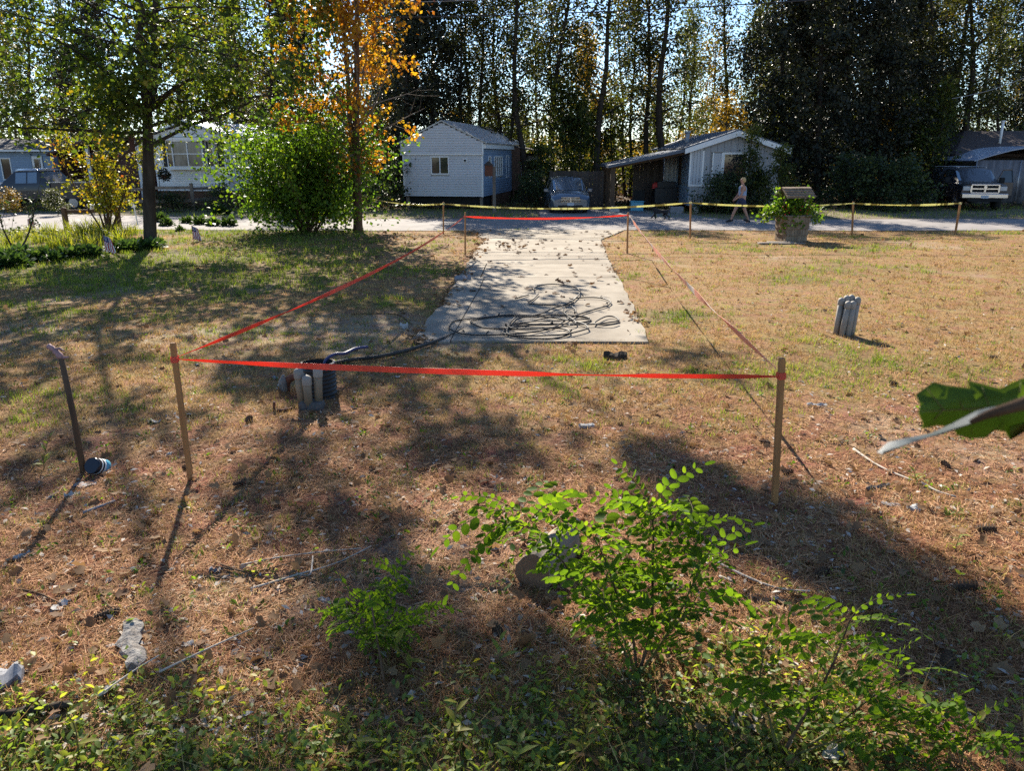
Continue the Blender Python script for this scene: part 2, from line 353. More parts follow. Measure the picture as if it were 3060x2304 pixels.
    M['lf_cover'] = leafmat('ground_cover_leaf', [(.06, (.06, .10, .035)), (.4, (.13, .19, .045)), (.75, (.25, .28, .055)), (.95, (.38, .30, .06))], .5, glow=(1.8, 1.7, .6), nscale=2)
    M['lf_oak'] = leafmat('oak_leaf', [(.1, (.08, .13, .016)), (.9, (.11, .165, .02))], .5, rough=.4, glow=(1.35, 1.4, .4), nscale=14, nmix=.9)
    M['oak_under'] = mat('oak_leaf_pale', (.085, .10, .097), (.055, .07, .063), 22, .5)
    M['lf_dry'] = leafmat('dry_leaf', [(.1, (.10, .055, .03)), (.5, (.20, .115, .055)), (.9, (.33, .21, .11))], .3, rough=.8, glow=(1.1, 1, .8), nscale=1.5)
    M['lf_dry_dark'] = leafmat('dark_dry_leaf', [(.1, (.06, .035, .022)), (.5, (.12, .07, .038)), (.9, (.20, .125, .07))], .25, rough=.8, glow=(1.1, 1, .8))
    M['gr_tan'] = leafmat('dry_grass', [(.03, (.10, .055, .022)), (.35, (.30, .18, .075)), (.72, (.54, .37, .175)), (.97, (.24, .23, .06))], .35, rough=.8, spec=.12, glow=(1.1, 1.05, .85), nscale=.5, nmix=.35)
    M['gr_green'] = leafmat('green_grass', [(.06, (.035, .06, .015)), (.45, (.13, .185, .03)), (.82, (.25, .285, .05)), (.97, (.32, .26, .09))], .45, rough=.7, spec=.15, glow=(1.4, 1.4, .6), nscale=.6, nmix=.4)
    M['needles'] = leafmat('pine_needle', [(.06, (.09, .036, .016)), (.4, (.33, .15, .068)), (.72, (.52, .29, .145)), (.97, (.60, .44, .27))], .2, rough=.75, spec=.15, glow=(1.05, 1, .9), nscale=.9, nmix=.3)
defmats()

# ------------------------------------------------------------------ ground, road, driveway
def hills(x, y):
    return (.5 * np.sin(x * 1.3 + .7 * y) * np.sin(y * 1.1 - .4 * x) + .3 * np.sin(x * 3.1 + 1) * np.sin(y * 2.7 + x) + .2 * np.sin(x * 6.3 - y * 2) * np.sin(y * 5.9 + .5))
DR_L = [(-1.38, 10.7), (-1.16, 15.0), (-1.02, 20.5), (-.85, 24.2), (-1.5, 27.3)]
DR_R = [(1.9, 10.4), (2.2, 15.0), (2.45, 20.0), (2.75, 24.2), (3.9, 27.3)]
def dl(y): return np.interp(y, [p[1] for p in DR_L], [p[0] for p in DR_L])
def drr(y): return np.interp(y, [p[1] for p in DR_R], [p[0] for p in DR_R])
def road_near(x): return 27.45 + .12 * np.sin(x * .35) + .03 * np.sin(x * 1.9) + np.where(x < -8, (-8 - x) * .035, 0)
def road_far(x): return 32.4 + .15 * np.sin(x * .3 + 2) + np.where(x < -8, (-8 - x) * .22, 0)
def hard(x, y):
    d1 = np.minimum(np.minimum(x - dl(y) + .15, drr(y) + .15 - x), np.minimum(y - 10.3, 27.6 - y))
    d2 = np.minimum(y - road_near(x) + .2, road_far(x) + .2 - y)
    return np.clip(np.maximum(d1, d2) / .35 + 1, 0, 1)
def gz(x, y):
    x = np.asarray(x, float); y = np.asarray(y, float)
    a = .028 * np.clip((60 - y) / 10, 0, 1)
    return hills(x, y) * a * (1 - hard(x, y)) - .012 * hard(x, y)
def gpt(x, y, dz=0.0): return Vector((x, y, float(gz(x, y)) + dz))
def fbm(x, y, s, seed=0):
    r = np.random.default_rng(seed); v = np.zeros_like(np.asarray(x, float)); a = 1.0; tot = 0
    for o in range(5):
        th = r.uniform(0, 6.28, 3); ph = r.uniform(0, 6.28, 3); f = s * 2 ** o
        for q in range(3):
            v = v + a * np.sin(f * (x * np.cos(th[q]) + y * np.sin(th[q])) + ph[q] + 1.7 * np.sin(f * .6 * (y * np.cos(th[q]) - x * np.sin(th[q])) + ph[(q + 1) % 3])) / 3
        tot += a; a *= .62
    return v / tot * 1.4
def sst(a, b, v): t = np.clip((v - a) / (b - a), 0, 1); return t * t * (3 - 2 * t)
def veg_ok(x, y):
    n = .17 * fbm(x, y, 2.4, 77); d = np.minimum(np.minimum(x - dl(y), drr(y) - x), np.minimum(y - 10.5, 27.3 - y)) + n
    return (d < .06) & (np.minimum(y - road_near(x), road_far(x) - y) + n * .6 < 0)
def zones(x, y):
    """what grows or lies there: weights of dry lawn, green grass, needle litter, leaf litter, ground cover, forest floor"""
    n1 = fbm(x, y, .55, 1); n2 = fbm(x, y, 1.6, 2); n3 = fbm(x, y, .25, 3)
    xr = x / np.maximum(y, 1)
    cover = sst(3.75, 2.9, y + .55 * n2 + np.where(x < -.3, .28, 0) - .25 * np.clip(x, 0, 1.2)) * (1 - .75 * sst(1.2, 2.0, x))
    needles = sst(9.2, 5.6, y + 1.3 * n1 - .4 * np.clip(x - 1, 0, 2)) * (1 - cover * .75)
    green = sst(-.25, .45, n1 + .5 * n2 + .95 * sst(-2.2, -5.5, x + .12 * (y - 16)) * sst(12.5, 16.5, y) - .34) + .5 * sst(.1, .7, n2) * sst(-.8, -3.0, x) * sst(8, 10, y) \
        + .55 * sst(.0, .7, n2 + .4 * n1) * sst(4, 8, x) * sst(19.5, 21.5, y) * sst(26, 24, y)
    green = np.clip(green, 0, 1) * (1 - needles) * (1 - cover) * np.where(x > 3, .65, 1)
    leaves = sst(-.1, .5, n2 * .7 + n3 * .4 + .75 * sst(5.5, 2.5, np.abs(x + 3.4) + .5 * np.abs(y - 21) * .5) - .2) * sst(14, 17, y) * sst(1, -.6, x) * sst(28, 26.8, y)
    forest = sst(37, 41, y + 1.5 * n1)
    verge = sst(31.5, 33, y) * (1 - forest)
    return cover, needles, green, leaves, forest, verge
def build_ground():
    xs = np.concatenate([[-900, -300, -120, -70], np.linspace(-46, -20, 53)[:-1], np.linspace(-20, 20, 230), np.linspace(20, 46, 53)[1:], [70, 120, 300, 900]])
    ys = np.concatenate([[-300, -60, -15, -4], np.linspace(0, 14, 130), np.linspace(14, 48, 150)[1:], [54, 60, 70, 90, 130, 300, 1200]])
    X, Y = np.meshgrid(xs, ys); Z = gz(X, Y); near = (np.abs(X) < 50) & (Y > -5) & (Y < 56); Z = np.where(near, Z, -.0)
    V = np.stack([X.ravel(), Y.ravel(), Z.ravel()], 1); nx, ny = len(xs), len(ys)
    i = np.arange((nx - 1) * (ny - 1)); r, c = divmod(i, nx - 1); a = r * nx + c
    me = npmesh('ground', V, np.stack([a, a + 1, a + nx + 1, a + nx], 1), None, True)
    cov, nee, gre, lea, fo, ve = [q.ravel() for q in zones(X, Y)]
    x, y = X.ravel(), Y.ravel(); n = fbm(x, y, 1.1, 9)[:, None] * .5 + .5
    C = np.array([.20, .12, .055]) * (1 - .35 * n) + np.array([.32, .205, .10]) * .35 * n
    def mixin(C, c, wt): return C * (1 - wt[:, None]) + np.array(c) * wt[:, None]
    C = mixin(C, (.085, .085, .03), gre * .85); C = mixin(C, (.19, .092, .05), nee * .8); C = mixin(C, (.12, .09, .045), cov * .8)
    C = mixin(C, (.20, .125, .065), lea * .7); C = mixin(C, (.16, .135, .10), ve * .85); C = mixin(C, (.085, .06, .04), fo * .95)
    bare = sst(.35, .8, fbm(x, y, .9, 21)) * sst(28, 24, y) * (1 - cov); C = mixin(C, (.30, .235, .165), bare * .5); C = mixin(C, (.26, .205, .15), sst(.0, .55, fbm(x, y, 1.0, 55)) * sst(1.5, -1, x) * sst(17, 13, y) * sst(6, 8, y) * (1 - cov) * .65)
    at_ = me.color_attributes.new('soil', 'FLOAT_COLOR', 'POINT'); at_.data.foreach_set('color', np.concatenate([C, np.ones((len(C), 1))], 1).astype(np.float32).ravel())
    m, t, out = newmat('yard_soil'); N = t.nodes; L = t.links
    p = N.new('ShaderNodeBsdfPrincipled'); p.inputs['Roughness'].default_value = .95; p.inputs['Specular IOR Level'].default_value = .08
    ca = N.new('ShaderNodeAttribute'); ca.attribute_name = 'soil'; tc = N.new('ShaderNodeTexCoord')
    n1_ = N.new('ShaderNodeTexNoise'); n1_.inputs['Scale'].default_value = 14; n1_.inputs['Detail'].default_value = 9; n1_.inputs['Roughness'].default_value = .75
    n2_ = N.new('ShaderNodeTexNoise'); n2_.inputs['Scale'].default_value = 3.1; n2_.inputs['Detail'].default_value = 6
    for q in (n1_, n2_): L.new(tc.outputs['Object'], q.inputs[0])
    r = N.new('ShaderNodeMapRange'); r.inputs[1].default_value = .3; r.inputs[2].default_value = .7; r.inputs[3].default_value = .5; r.inputs[4].default_value = 1.45; L.new(n1_.outputs[0], r.inputs[0])
    hs = N.new('ShaderNodeHueSaturation'); L.new(ca.outputs[0], hs.inputs['Color']); L.new(r.outputs[0], hs.inputs['Value'])
    r2 = N.new('ShaderNodeMapRange'); r2.inputs[1].default_value = .3; r2.inputs[2].default_value = .7; r2.inputs[3].default_value = .47; r2.inputs[4].default_value = .53; L.new(n2_.outputs[0], r2.inputs[0]); L.new(r2.outputs[0], hs.inputs['Hue'])
    L.new(hs.outputs[0], p.inputs['Base Color'])
    b = N.new('ShaderNodeBump'); b.inputs['Strength'].default_value = .9; b.inputs['Distance'].default_value = .03; L.new(n1_.outputs[0], b.inputs['Height']); L.new(b.outputs[0], p.inputs['Normal'])
    L.new(p.outputs[0], out.inputs[0]); me.materials.append(m)
    tag(link('ground', me), 'dry patchy yard of tan grass, pine needles and bare soil', kind='structure')
build_ground()

def build_road():
    xs = np.linspace(-60, 60, 241); rows = []
    for f in (0, .03, .25, .5, .75, .97, 1): rows.append(np.stack([xs, road_near(xs) * (1 - f) + road_far(xs) * f, np.full_like(xs, .004 + .03 * math.sin(math.pi * f) ** .6)], 1))
    V = np.concatenate(rows); n = len(xs); a = (np.arange(6)[:, None] * n + np.arange(n - 1)[None]).ravel()
    me = npmesh('road', V, np.stack([a, a + 1, a + n + 1, a + n], 1), M['asphalt'], True)
    tag(link('road', me), 'sunlit narrow gray road crossing behind the yard', kind='structure')
    # parking pad of gravel and worn asphalt in front of the houses
    mb = MB(); pts = [(1.2, 32.0), (8.6, 32.0), (7.6, 36.3), (4.9, 40), (1.5, 40), (1.25, 36)]
    mb.add([(x, y, .024) for x, y in pts] + [(x, y, -.1) for x, y in pts], [tuple(range(6)), ] + [(i, i + 6, (i + 1) % 6 + 6, (i + 1) % 6) for i in range(6)])
    tag(mb.build('parking_pad', M['asphalt']), 'gray parking pad under the minivan across the road', kind='structure')
build_road()

def build_driveway():
    d = bpy.data.objects.new('driveway', None); COL.objects.link(d); tag(d, 'pale concrete slab driveway covered with dry leaves', kind='structure')
    cuts = [10.45, 16.4, 18.6, 20.3, 22.4, 24.6, 27.5]
    rng = np.random.default_rng(3)
    for k in range(6):
        y0, y1 = cuts[k] + .012, cuts[k + 1] - .012; h = .022 + rng.uniform(-.003, .003)
        spl = [(0, .155, -1), (.16, 1, 1)] if k < 1 else ([(0, .13, -1), (.137, 1, 1)] if k == 1 else [(0, 1, 0)])
        for f0, f1, _ in spl:
            n = 16; top = []
            ys = np.linspace(y0, y1, n)
            l = [(float(dl(y) + (drr(y) - dl(y)) * f0 + (rng.normal() * .02 if f0 == 0 else 0)), float(y + (rng.normal() * .08 if k == 0 and q == 0 else 0))) for q, y in enumerate(ys)]
            r = [(float(dl(y) + (drr(y) - dl(y)) * f1 + (rng.normal() * .02 if f1 == 1 else 0)), float(y)) for y in ys]
            mb = MB(); V = []
            for (lx, ly), (rx, ry) in zip(l, r): V += [(lx, ly, h), (rx, ry, h), (lx, ly, -.08), (rx, ry, -.08)]
            F = []
            for i in range(n - 1):
                a = i * 4; F += [(a, a + 1, a + 5, a + 4), (a + 2, a, a + 4, a + 6), (a + 1, a + 3, a + 7, a + 5)]
            F += [(0, 2, 3, 1), (n * 4 - 4, n * 4 - 3, n * 4 - 1, n * 4 - 2)]
            mb.add(V, F); mb.build('slab', M['concrete'], d)
build_driveway()

# ------------------------------------------------------------------ houses
def siding(parent, x0, x1, z0, z1, step, y, m, holes=(), roof=None, vertical=False, face=-1, name='siding_board'):
    """lapped boards (or upright panels) facing -y at plane y, one object each"""
    def seg(a, b, lo, hi):
        mb = MB(); d = .014
        if vertical: mb.box(a + .006, b - .006, y - d, y + .03, lo, hi)
        else:
            mb.add([(a, y - d * 1.6, lo), (b, y - d * 1.6, lo), (a, y - .003, hi), (b, y - .003, hi), (a, y + .03, lo), (b, y + .03, lo), (a, y + .03, hi), (b, y + .03, hi)],
                   [(0, 1, 3, 2), (0, 4, 5, 1), (2, 3, 7, 6), (0, 2, 6, 4), (1, 5, 7, 3), (4, 6, 7, 5)])
        mb.build(name, m, parent)
    if vertical:
        x = x0
        while x < x1 - .02:
            b = min(x + step, x1); top = z1 if roof is None else min(roof(x + .01), roof(b - .01)); sp = [(z0, top)]
            for hx0, hx1, hz0, hz1 in holes:
                if hx0 < b - .02 and hx1 > x + .02: sp = [q for s0, s1 in sp for q in ((s0, min(s1, hz0)), (max(s0, hz1), s1)) if q[1] - q[0] > .03]
            for s0, s1 in sp: seg(x, b, s0, s1)
            x = b
        return
    z = z0
    while z < z1 - .02:
        t = min(z + step, z1); a, b = x0, x1
        if roof is not None: a, b = roof(t)
        if b - a > .05:
            sp = [(a, b)]
            for hx0, hx1, hz0, hz1 in holes:
                if hz0 < t - .02 and hz1 > z + .02: sp = [q for s0, s1 in sp for q in ((s0, min(s1, hx0)), (max(s0, hx1), s1)) if q[1] - q[0] > .03]
            for s0, s1 in sp: seg(s0, s1, z, t - .004)
        z = t
def window(parent, x0, x1, z0, z1, y, nv=2, glass='glass', fr=.055, name='window', horiz=False, proud=.035):
    f = MB()
    f.box(x0 - fr, x0, y - proud, y + .03, z0 - fr, z1 + fr); f.box(x1, x1 + fr, y - proud, y + .03, z0 - fr, z1 + fr)
    f.box(x0, x1, y - proud, y + .03, z1, z1 + fr); f.box(x0, x1, y - proud - .012, y + .03, z0 - fr, z0)
    w_ = f.build(name, M['trim'], parent)
    for i in range(nv):
        a = x0 + (x1 - x0) * i / nv; b = x0 + (x1 - x0) * (i + 1) / nv
        if horiz and i >= 0:
            zm = (z0 + z1) / 2; MB().box(a, b, y - proud + .008, y + .02, zm - .02, zm + .02).build('sash', M['trim'], w_)
        if i: MB().box(a - .022, a + .022, y - proud + .005, y + .02, z0, z1).build('mullion', M['trim'], w_)
        MB().box(a + .003, b - .003, y + .012, y + .018, z0, z1).build('pane', M[glass], w_)
    return w_

def house_mid():
    h = thing('mobile_home', 'pale gray clapboard mobile home beside the minivan, one sliding window in its gable end', 'house', (-3.38, 38.8 + .38, 0), -math.radians(11))
    W = 2.0; L = 11.0
    wall = MB(); wall.box(-W + .02, W - .02, .06, L, .62, 3.2)
    wall.prism([(-W + .02, 3.2), (W - .02, 3.2), (0, 4.06)], .06, L - .02); wall.build('wall', M['siding_gray'], h)
    siding(h, -W, W, .60, 2.56, .118, 0, M['siding_gray'], holes=[(-.62, .32, 1.63, 2.5)])
    siding(h, -W - .12, W + .02, 2.63, 4.12, .118, -.06, M['siding_gray'], roof=lambda z: (-W - .12 + max(0, (z - 3.16) / .96) * (W + .12), W + .02 - max(0, (z - 3.2) / .92) * (W + .02)))
    MB().box(-W - .14, W + .04, -.085, .05, 2.56, 2.625).build('ledge', M['trim'], h)
    window(h, -.56, .26, 1.69, 2.44, 0, 2)
    v = MB(); v.box(1.02, 1.24, -.05, -.01, 2.22, 2.37); v.build('vent', M['trim'], h); 
    MB().box(1.07, 1.19, -.065, -.045, 2.25, 2.34).build('vent_hood', M['dark_gap'], h)
    for x in (-W - .02, W - .03): MB().box(x - .03, x + .05, -.03, .05, .58, 2.56).build('corner_post', M['trim'], h)
    MB().box(W - .02, W + .05, -.10, .02, 2.625, 3.22).build('corner_post', M['trim'], h)
    # right side wall, boards facing +x: built in a turned frame
    s = bpy.data.objects.new('side_wall', None); COL.objects.link(s); s.parent = h; s.location = (W, .06, 0); s.rotation_euler = (0, 0, math.pi / 2)
    siding(s, 0.02, 7.2, .60, 2.9, .118, 0, M['siding_blue'], holes=[(1.15, 1.75, 1.5, 2.5), (2.5, 4.6, 1.5, 2.5)])
    window(s, 1.2, 1.7, 1.55, 2.45, 0, 1); window(s, 2.55, 4.55, 1.55, 2.45, 0, 4); window(s, 5.6, 6.3, 1.4, 2.5, 0, 1)
    MB().box(-W + .1, W - .1, .25, L, .05, .6).build('underfloor_shade', M['dark_gap'], h)  # near-black block stands in for the shade beneath the home
    for x in (-W + .1, W - .12):
        MB().box(x - .07, x + .07, .1, .24, -.05, .6).build('pier', M['wood_gray'], h)
    MB().box(W - .02, W + .02, 2.0, 7.0, 0.0, .58).build('skirting', M['wood_brown'], h)
    for sgn in (-1, 1):
        r = MB(); a = (W + .22) * sgn
        r.add([(0, -.12, 4.17), (0, L, 4.17), (a, L, 3.13), (a, -.12, 3.13), (0, -.12, 4.11), (0, L, 4.11), (a, L, 3.07), (a, -.12, 3.07)],
              [(0, 1, 2, 3), (4, 7, 6, 5), (0, 3, 7, 4), (3, 2, 6, 7), (1, 5, 6, 2)])
        r.build('roof', M['roof_metal'], h)
        for k in range(1, 22):
            y = k * .5; MB().add([(0, y, 4.172), (0, y + .03, 4.172), (a, y + .03, 3.132), (a, y, 3.132), (0, y, 4.195), (0, y + .03, 4.195), (a, y + .03, 3.155), (a, y, 3.155)], [(4, 5, 6, 7), (0, 4, 7, 3), (1, 2, 6, 5), (3, 7, 6, 2)]).build('roof_seam', M['roof_metal'], h)
    MB().box(W + .02, W + .16, 0, 7.5, 2.86, 3.08).build('soffit', M['trim'], h)
    a = MB(); 
    for dx in (-.07, .07): a.tube([(dx, -.1, 4.0), (dx * .5, -.1, 4.55)], .014, 5)
    a.tube([(-.07, -.1, 4.25), (.07, -.1, 4.25)], .012, 5); a.build('antenna_bracket', M['shutter'], h)
    # awning over the side door
    aw = MB(); aw.add([(W, 7.2, 3.1), (W, 10.2, 3.1), (W + 1.6, 10.2, 2.75), (W + 1.6, 7.2, 2.75), (W, 7.2, 3.04), (W, 10.2, 3.04), (W + 1.6, 10.2, 2.69), (W + 1.6, 7.2, 2.69)], [(0, 3, 2, 1), (4, 5, 6, 7), (0, 4, 7, 3), (3, 7, 6, 2), (1, 2, 6, 5)])
    aw.build('awning', M['roof_dark'], h)
    MB().box(W + .02, W + .5, 7.25, 7.3, .6, 2.95).build('porch_wall', M['wood_brown'], h)
    # raised deck
    dk = bpy.data.objects.new('deck', None); COL.objects.link(dk); dk.parent = h; dk.location = (W + .05, 7.4, 0)
    for k in range(9): MB().box(0, 1.65, k * .2, k * .2 + .185, .80, .84).build('deck_board', M['wood_brown'], dk)
    for x in (.05, .8, 1.6): MB().box(x - .045, x + .045, -.05, .04, 0, 1.75).build('post', M['wood_brown'], dk)
    for z in (1.05, 1.72): MB().box(0, 1.65, -.04, .03, z - .04, z + .04).build('rail', M['wood_brown'], dk)
    for k in range(10): MB().box(.14 + k * .15, .18 + k * .15, -.02, .01, 1.09, 1.68).build('baluster', M['wood_brown'], dk)
house_mid()
def porch_shed():
    p = thing('porch_shed', 'small pale shed with a white half-glass door behind the deck', 'shed', (1.05, 48.3, 0), -.1)
    MB().box(-.55, .55, .1, 2.0, .6, 2.55).build('wall', M['panel_pale'], p)
    MB().box(-.75, .75, -.2, 2.2, 2.55, 2.68).build('roof', M['roof_dark'], p)
    MB().box(-.5, .5, .15, 1.9, 0, .6).build('base', M['dark_gap'], p)
    d = MB().box(-.36, .36, .05, .1, .62, 2.35).build('door', M['trim'], p)
    MB().box(-.2, .2, .035, .05, 1.3, 2.2).build('pane', M['glass'], d); MB().sphere((.28, .03, 1.3), .035, 6, 4).build('handle', M['steel'], d)
porch_shed()

def house_right():
    h = thing('mobile_home', 'dark gray mobile home with broad white gable trim and a carport on its left', 'house', (10.17, 36.5, 0), -math.radians(3))
    W = 2.02; L = 13.0
    wall = MB(); wall.box(-W + .02, W - .02, .06, L, .35, 2.75); wall.prism([(-W + .02, 2.75), (W - .02, 2.75), (0, 3.42)], .06, L - .02); wall.build('wall', M['panel_gray'], h)
    holes = [(-1.02, .55, 1.24, 2.68)]
    siding(h, -1.45, W, 1.26, 3.4, .30, 0, M['panel_gray'], holes, roof=lambda x: 3.46 - abs(x) * .335, vertical=True, name='wall_panel')
    siding(h, -W, -1.47, 1.26, 2.7, .14, -.02, M['panel_pale'], vertical=True, roof=lambda x: 3.46 - abs(x) * .335, name='pale_panel')
    siding(h, -W, W, .30, 1.17, .42, -.01, M['panel_gray'], vertical=True, name='skirt_panel')
    for x in (-W - .01, -1.46): MB().box(x - .04, x + .04, -.045, .0, 1.2, 2.74).build('trim_strip', M['trim'], h)
    MB().box(-W - .05, W + .05, -.05, .02, 1.17, 1.255).build('belt_trim', M['trim'], h)
    w_ = window(h, -.5, .5, 1.3, 2.58, 0, 1, fr=.09); MB().box(-1.0, -.62, -.03, .03, 1.27, 2.62).build('side_light', M['panel_pale'], h)
    for x in (-1.02, -.61): MB().box(x - .03, x + .03, -.05, .03, 1.25, 2.66).build('trim_strip', M['trim'], h)
    for sgn in (-1, 1):
        e = 2.34 * sgn; r = MB()
        r.add([(0, -.30, 3.66), (0, L, 3.66), (e, L, 2.88), (e, -.30, 2.88), (0, -.30, 3.60), (0, L, 3.60), (e, L, 2.82), (e, -.30, 2.82)], [(0, 1, 2, 3), (4, 7, 6, 5), (0, 3, 7, 4), (3, 2, 6, 7), (1, 5, 6, 2)])
        r.build('roof', M['roof_blue'], h)
        f = MB(); f.add([(0, -.31, 3.60), (e, -.31, 2.82), (e, -.31, 2.60), (0, -.31, 3.36), (0, -.27, 3.60), (e, -.27, 2.82), (e, -.27, 2.60), (0, -.27, 3.36)], [(0, 1, 2, 3), (7, 6, 5, 4), (0, 4, 5, 1), (3, 2, 6, 7), (1, 5, 6, 2)])
        f.build('gable_trim', M['trim'], h)
        for k in range(1, 24):
            y = k * .5 - .1; MB().add([(0, y, 3.662), (0, y + .03, 3.662), (e, y + .03, 2.882), (e, y, 2.882), (0, y, 3.685), (0, y + .03, 3.685), (e, y + .03, 2.905), (e, y, 2.905)], [(4, 5, 6, 7), (0, 4, 7, 3), (1, 2, 6, 5), (3, 7, 6, 2)]).build('roof_seam', M['roof_blue'], h)
    s = bpy.data.objects.new('side_wall', None); COL.objects.link(s); s.parent = h; s.location = (-W, 9.0, 0); s.rotation_euler = (0, 0, -math.pi / 2)
    siding(s, 0, 9.0, .3, 1.17, .45, 0, M['siding_blue'], vertical=True, name='skirt_panel'); siding(s, 0, 9.0, 1.26, 2.7, .30, 0, M['siding_blue'], vertical=True, holes=[(5.6, 6.5, 1.2, 2.6)], name='wall_panel')
    MB().box(5.65, 6.45, -.02, .02, 1.2, 2.58).build('door', M['wood_old'], s)
    v = MB(); v.tube([(-1.5, 4.5, 3.0), (-1.5, 4.5, 3.65)], .11, 10); v.tube([(-1.5, 4.5, 3.62), (-1.5, 4.5, 3.72)], .16, 10); v.build('vent_pipe', M['panel_gray'], h)
    g = MB(); g.box(2.28, 2.40, -.2, 6, 2.62, 2.86); g.build('gutter', M['trim'], h)
    c = bpy.data.objects.new('carport', None); COL.objects.link(c); c.parent = h
    r = MB(); a0, a1 = -2.02, -5.75
    r.add([(a0, -.25, 2.86), (a0, 7, 2.86), (a1, 7, 2.10), (a1, -.25, 2.10), (a0, -.25, 2.74), (a0, 7, 2.74), (a1, 7, 1.98), (a1, -.25, 1.98)], [(0, 1, 2, 3), (4, 7, 6, 5), (0, 3, 7, 4), (3, 2, 6, 7), (1, 5, 6, 2), (0, 4, 5, 1)])
    r.build('roof', M['roof_blue'], c)
    for y in (.1, 3.4, 6.7): MB().box(-5.62, -5.40, y, y + .15, 0, 2.05).build('post', M['wood_old'], c)
    for y in (.3, 2, 3.7, 5.4): MB().add([(a0, y, 2.74), (a0, y + .06, 2.74), (a1, y + .06, 1.98), (a1, y, 1.98), (a0, y, 2.62), (a0, y + .06, 2.62), (a1, y + .06, 1.88), (a1, y, 1.88)], [(0, 3, 2, 1), (4, 5, 6, 7), (0, 4, 7, 3), (1, 2, 6, 5), (3, 7, 6, 2)]).build('rafter', M['wood_old'], c)
    p = thing('privacy_screen', 'dark board screen with a curtain hanging under the carport', 'screen', (7.1, 40.5, 0))
    for k in range(9): MB().box(-.95 + k * .17, -.79 + k * .17, 0, .05, .1, 2.35 + .04 * k).build('board', M['wood_fence'], p)
    cw = MB(); pts = [(.62 + .11 * k, .02 + .05 * (k % 2), 0) for k in range(8)]
    for k in range(7):
        a, b = pts[k], pts[k + 1]; cw.add([(a[0], a[1], .9), (b[0], b[1], .9), (b[0], b[1], 2.5), (a[0], a[1], 2.5), (a[0], a[1] + .01, .9), (b[0], b[1] + .01, .9), (b[0], b[1] + .01, 2.5), (a[0], a[1] + .01, 2.5)], [(0, 1, 2, 3), (7, 6, 5, 4), (0, 4, 5, 1), (3, 2, 6, 7)], True)
    cw.build('curtain', M['panel_pale'], p)
    bx = [('grill', 'black covered grill standing under the carport roof', (7.6, 39.4), [(-.55, .55, -.3, .3, .25, 1.0), (-.45, .45, -.28, .28, 1.0, 1.3), (-.5, -.44, -.2, .2, -.02, .25), (.44, .5, -.2, .2, -.02, .25)], 'black_plastic', 'grill'),
          ('storage_tote', 'blue-green storage tote on the ground by the carport posts', (5.9, 37.4), [(-.3, .3, -.2, .2, 0, .42), (-.33, .33, -.23, .23, .42, .48)], 'can_blue', 'tote'),
          ('trash_bag', 'pale crumpled bag lying at the foot of the carport post', (4.75, 36.6), [(-.22, .22, -.15, .15, 0, .16), (-.14, .16, -.1, .1, .16, .26)], 'paper', 'bag'),
          ('patio_chair', 'dark patio chair under the carport roof', (6.2, 38.4), [(-.25, .25, -.25, .25, .38, .44), (-.25, .25, .2, .26, .44, .9), (-.25, -.2, -.25, -.2, 0, .38), (.2, .25, -.25, -.2, 0, .38), (-.25, -.2, .2, .25, 0, .38), (.2, .25, .2, .25, 0, .38)], 'rubber', 'chair'),
          ('gas_can', 'red plastic can sitting on the grill shelf', (7.05, 39.25), [(-.13, .13, -.08, .08, 1.02, 1.2), (-.05, .12, -.03, .03, 1.2, 1.26)], 'red_plastic', 'can')]
    for nme, lab, (x, y), bs, m, cat in bx:
        mb = MB()
        for b in bs: mb.box(*b, c=.015)
        if nme == 'gas_can': mb.box(-.14, .0, -.1, .1, .96, 1.02)
        solo(nme, mb, M[m], lab, cat, (x, y, 0))
    for x, y, l in ((8.35, 35.9, 'small white bucket by the corner of the gray house'), (7.5, 36.0, 'gray plastic crate on the ground by the gray house')):
        mb = MB(); mb.tube([(0, 0, 0), (0, 0, .3)], [.13, .16], 12); mb.tube([(-.15, 0, .28), (-.1, 0, .42), (.1, 0, .42), (.15, 0, .28)], .008, 5) if 'bucket' in l else mb.box(-.3, .3, -.2, .2, 0, .3, .02)
        solo('bucket' if 'bucket' in l else 'crate', mb, M['paper' if 'bucket' in l else 'shard'], l, 'bucket' if 'bucket' in l else 'crate', (x, y, 0))
house_right()

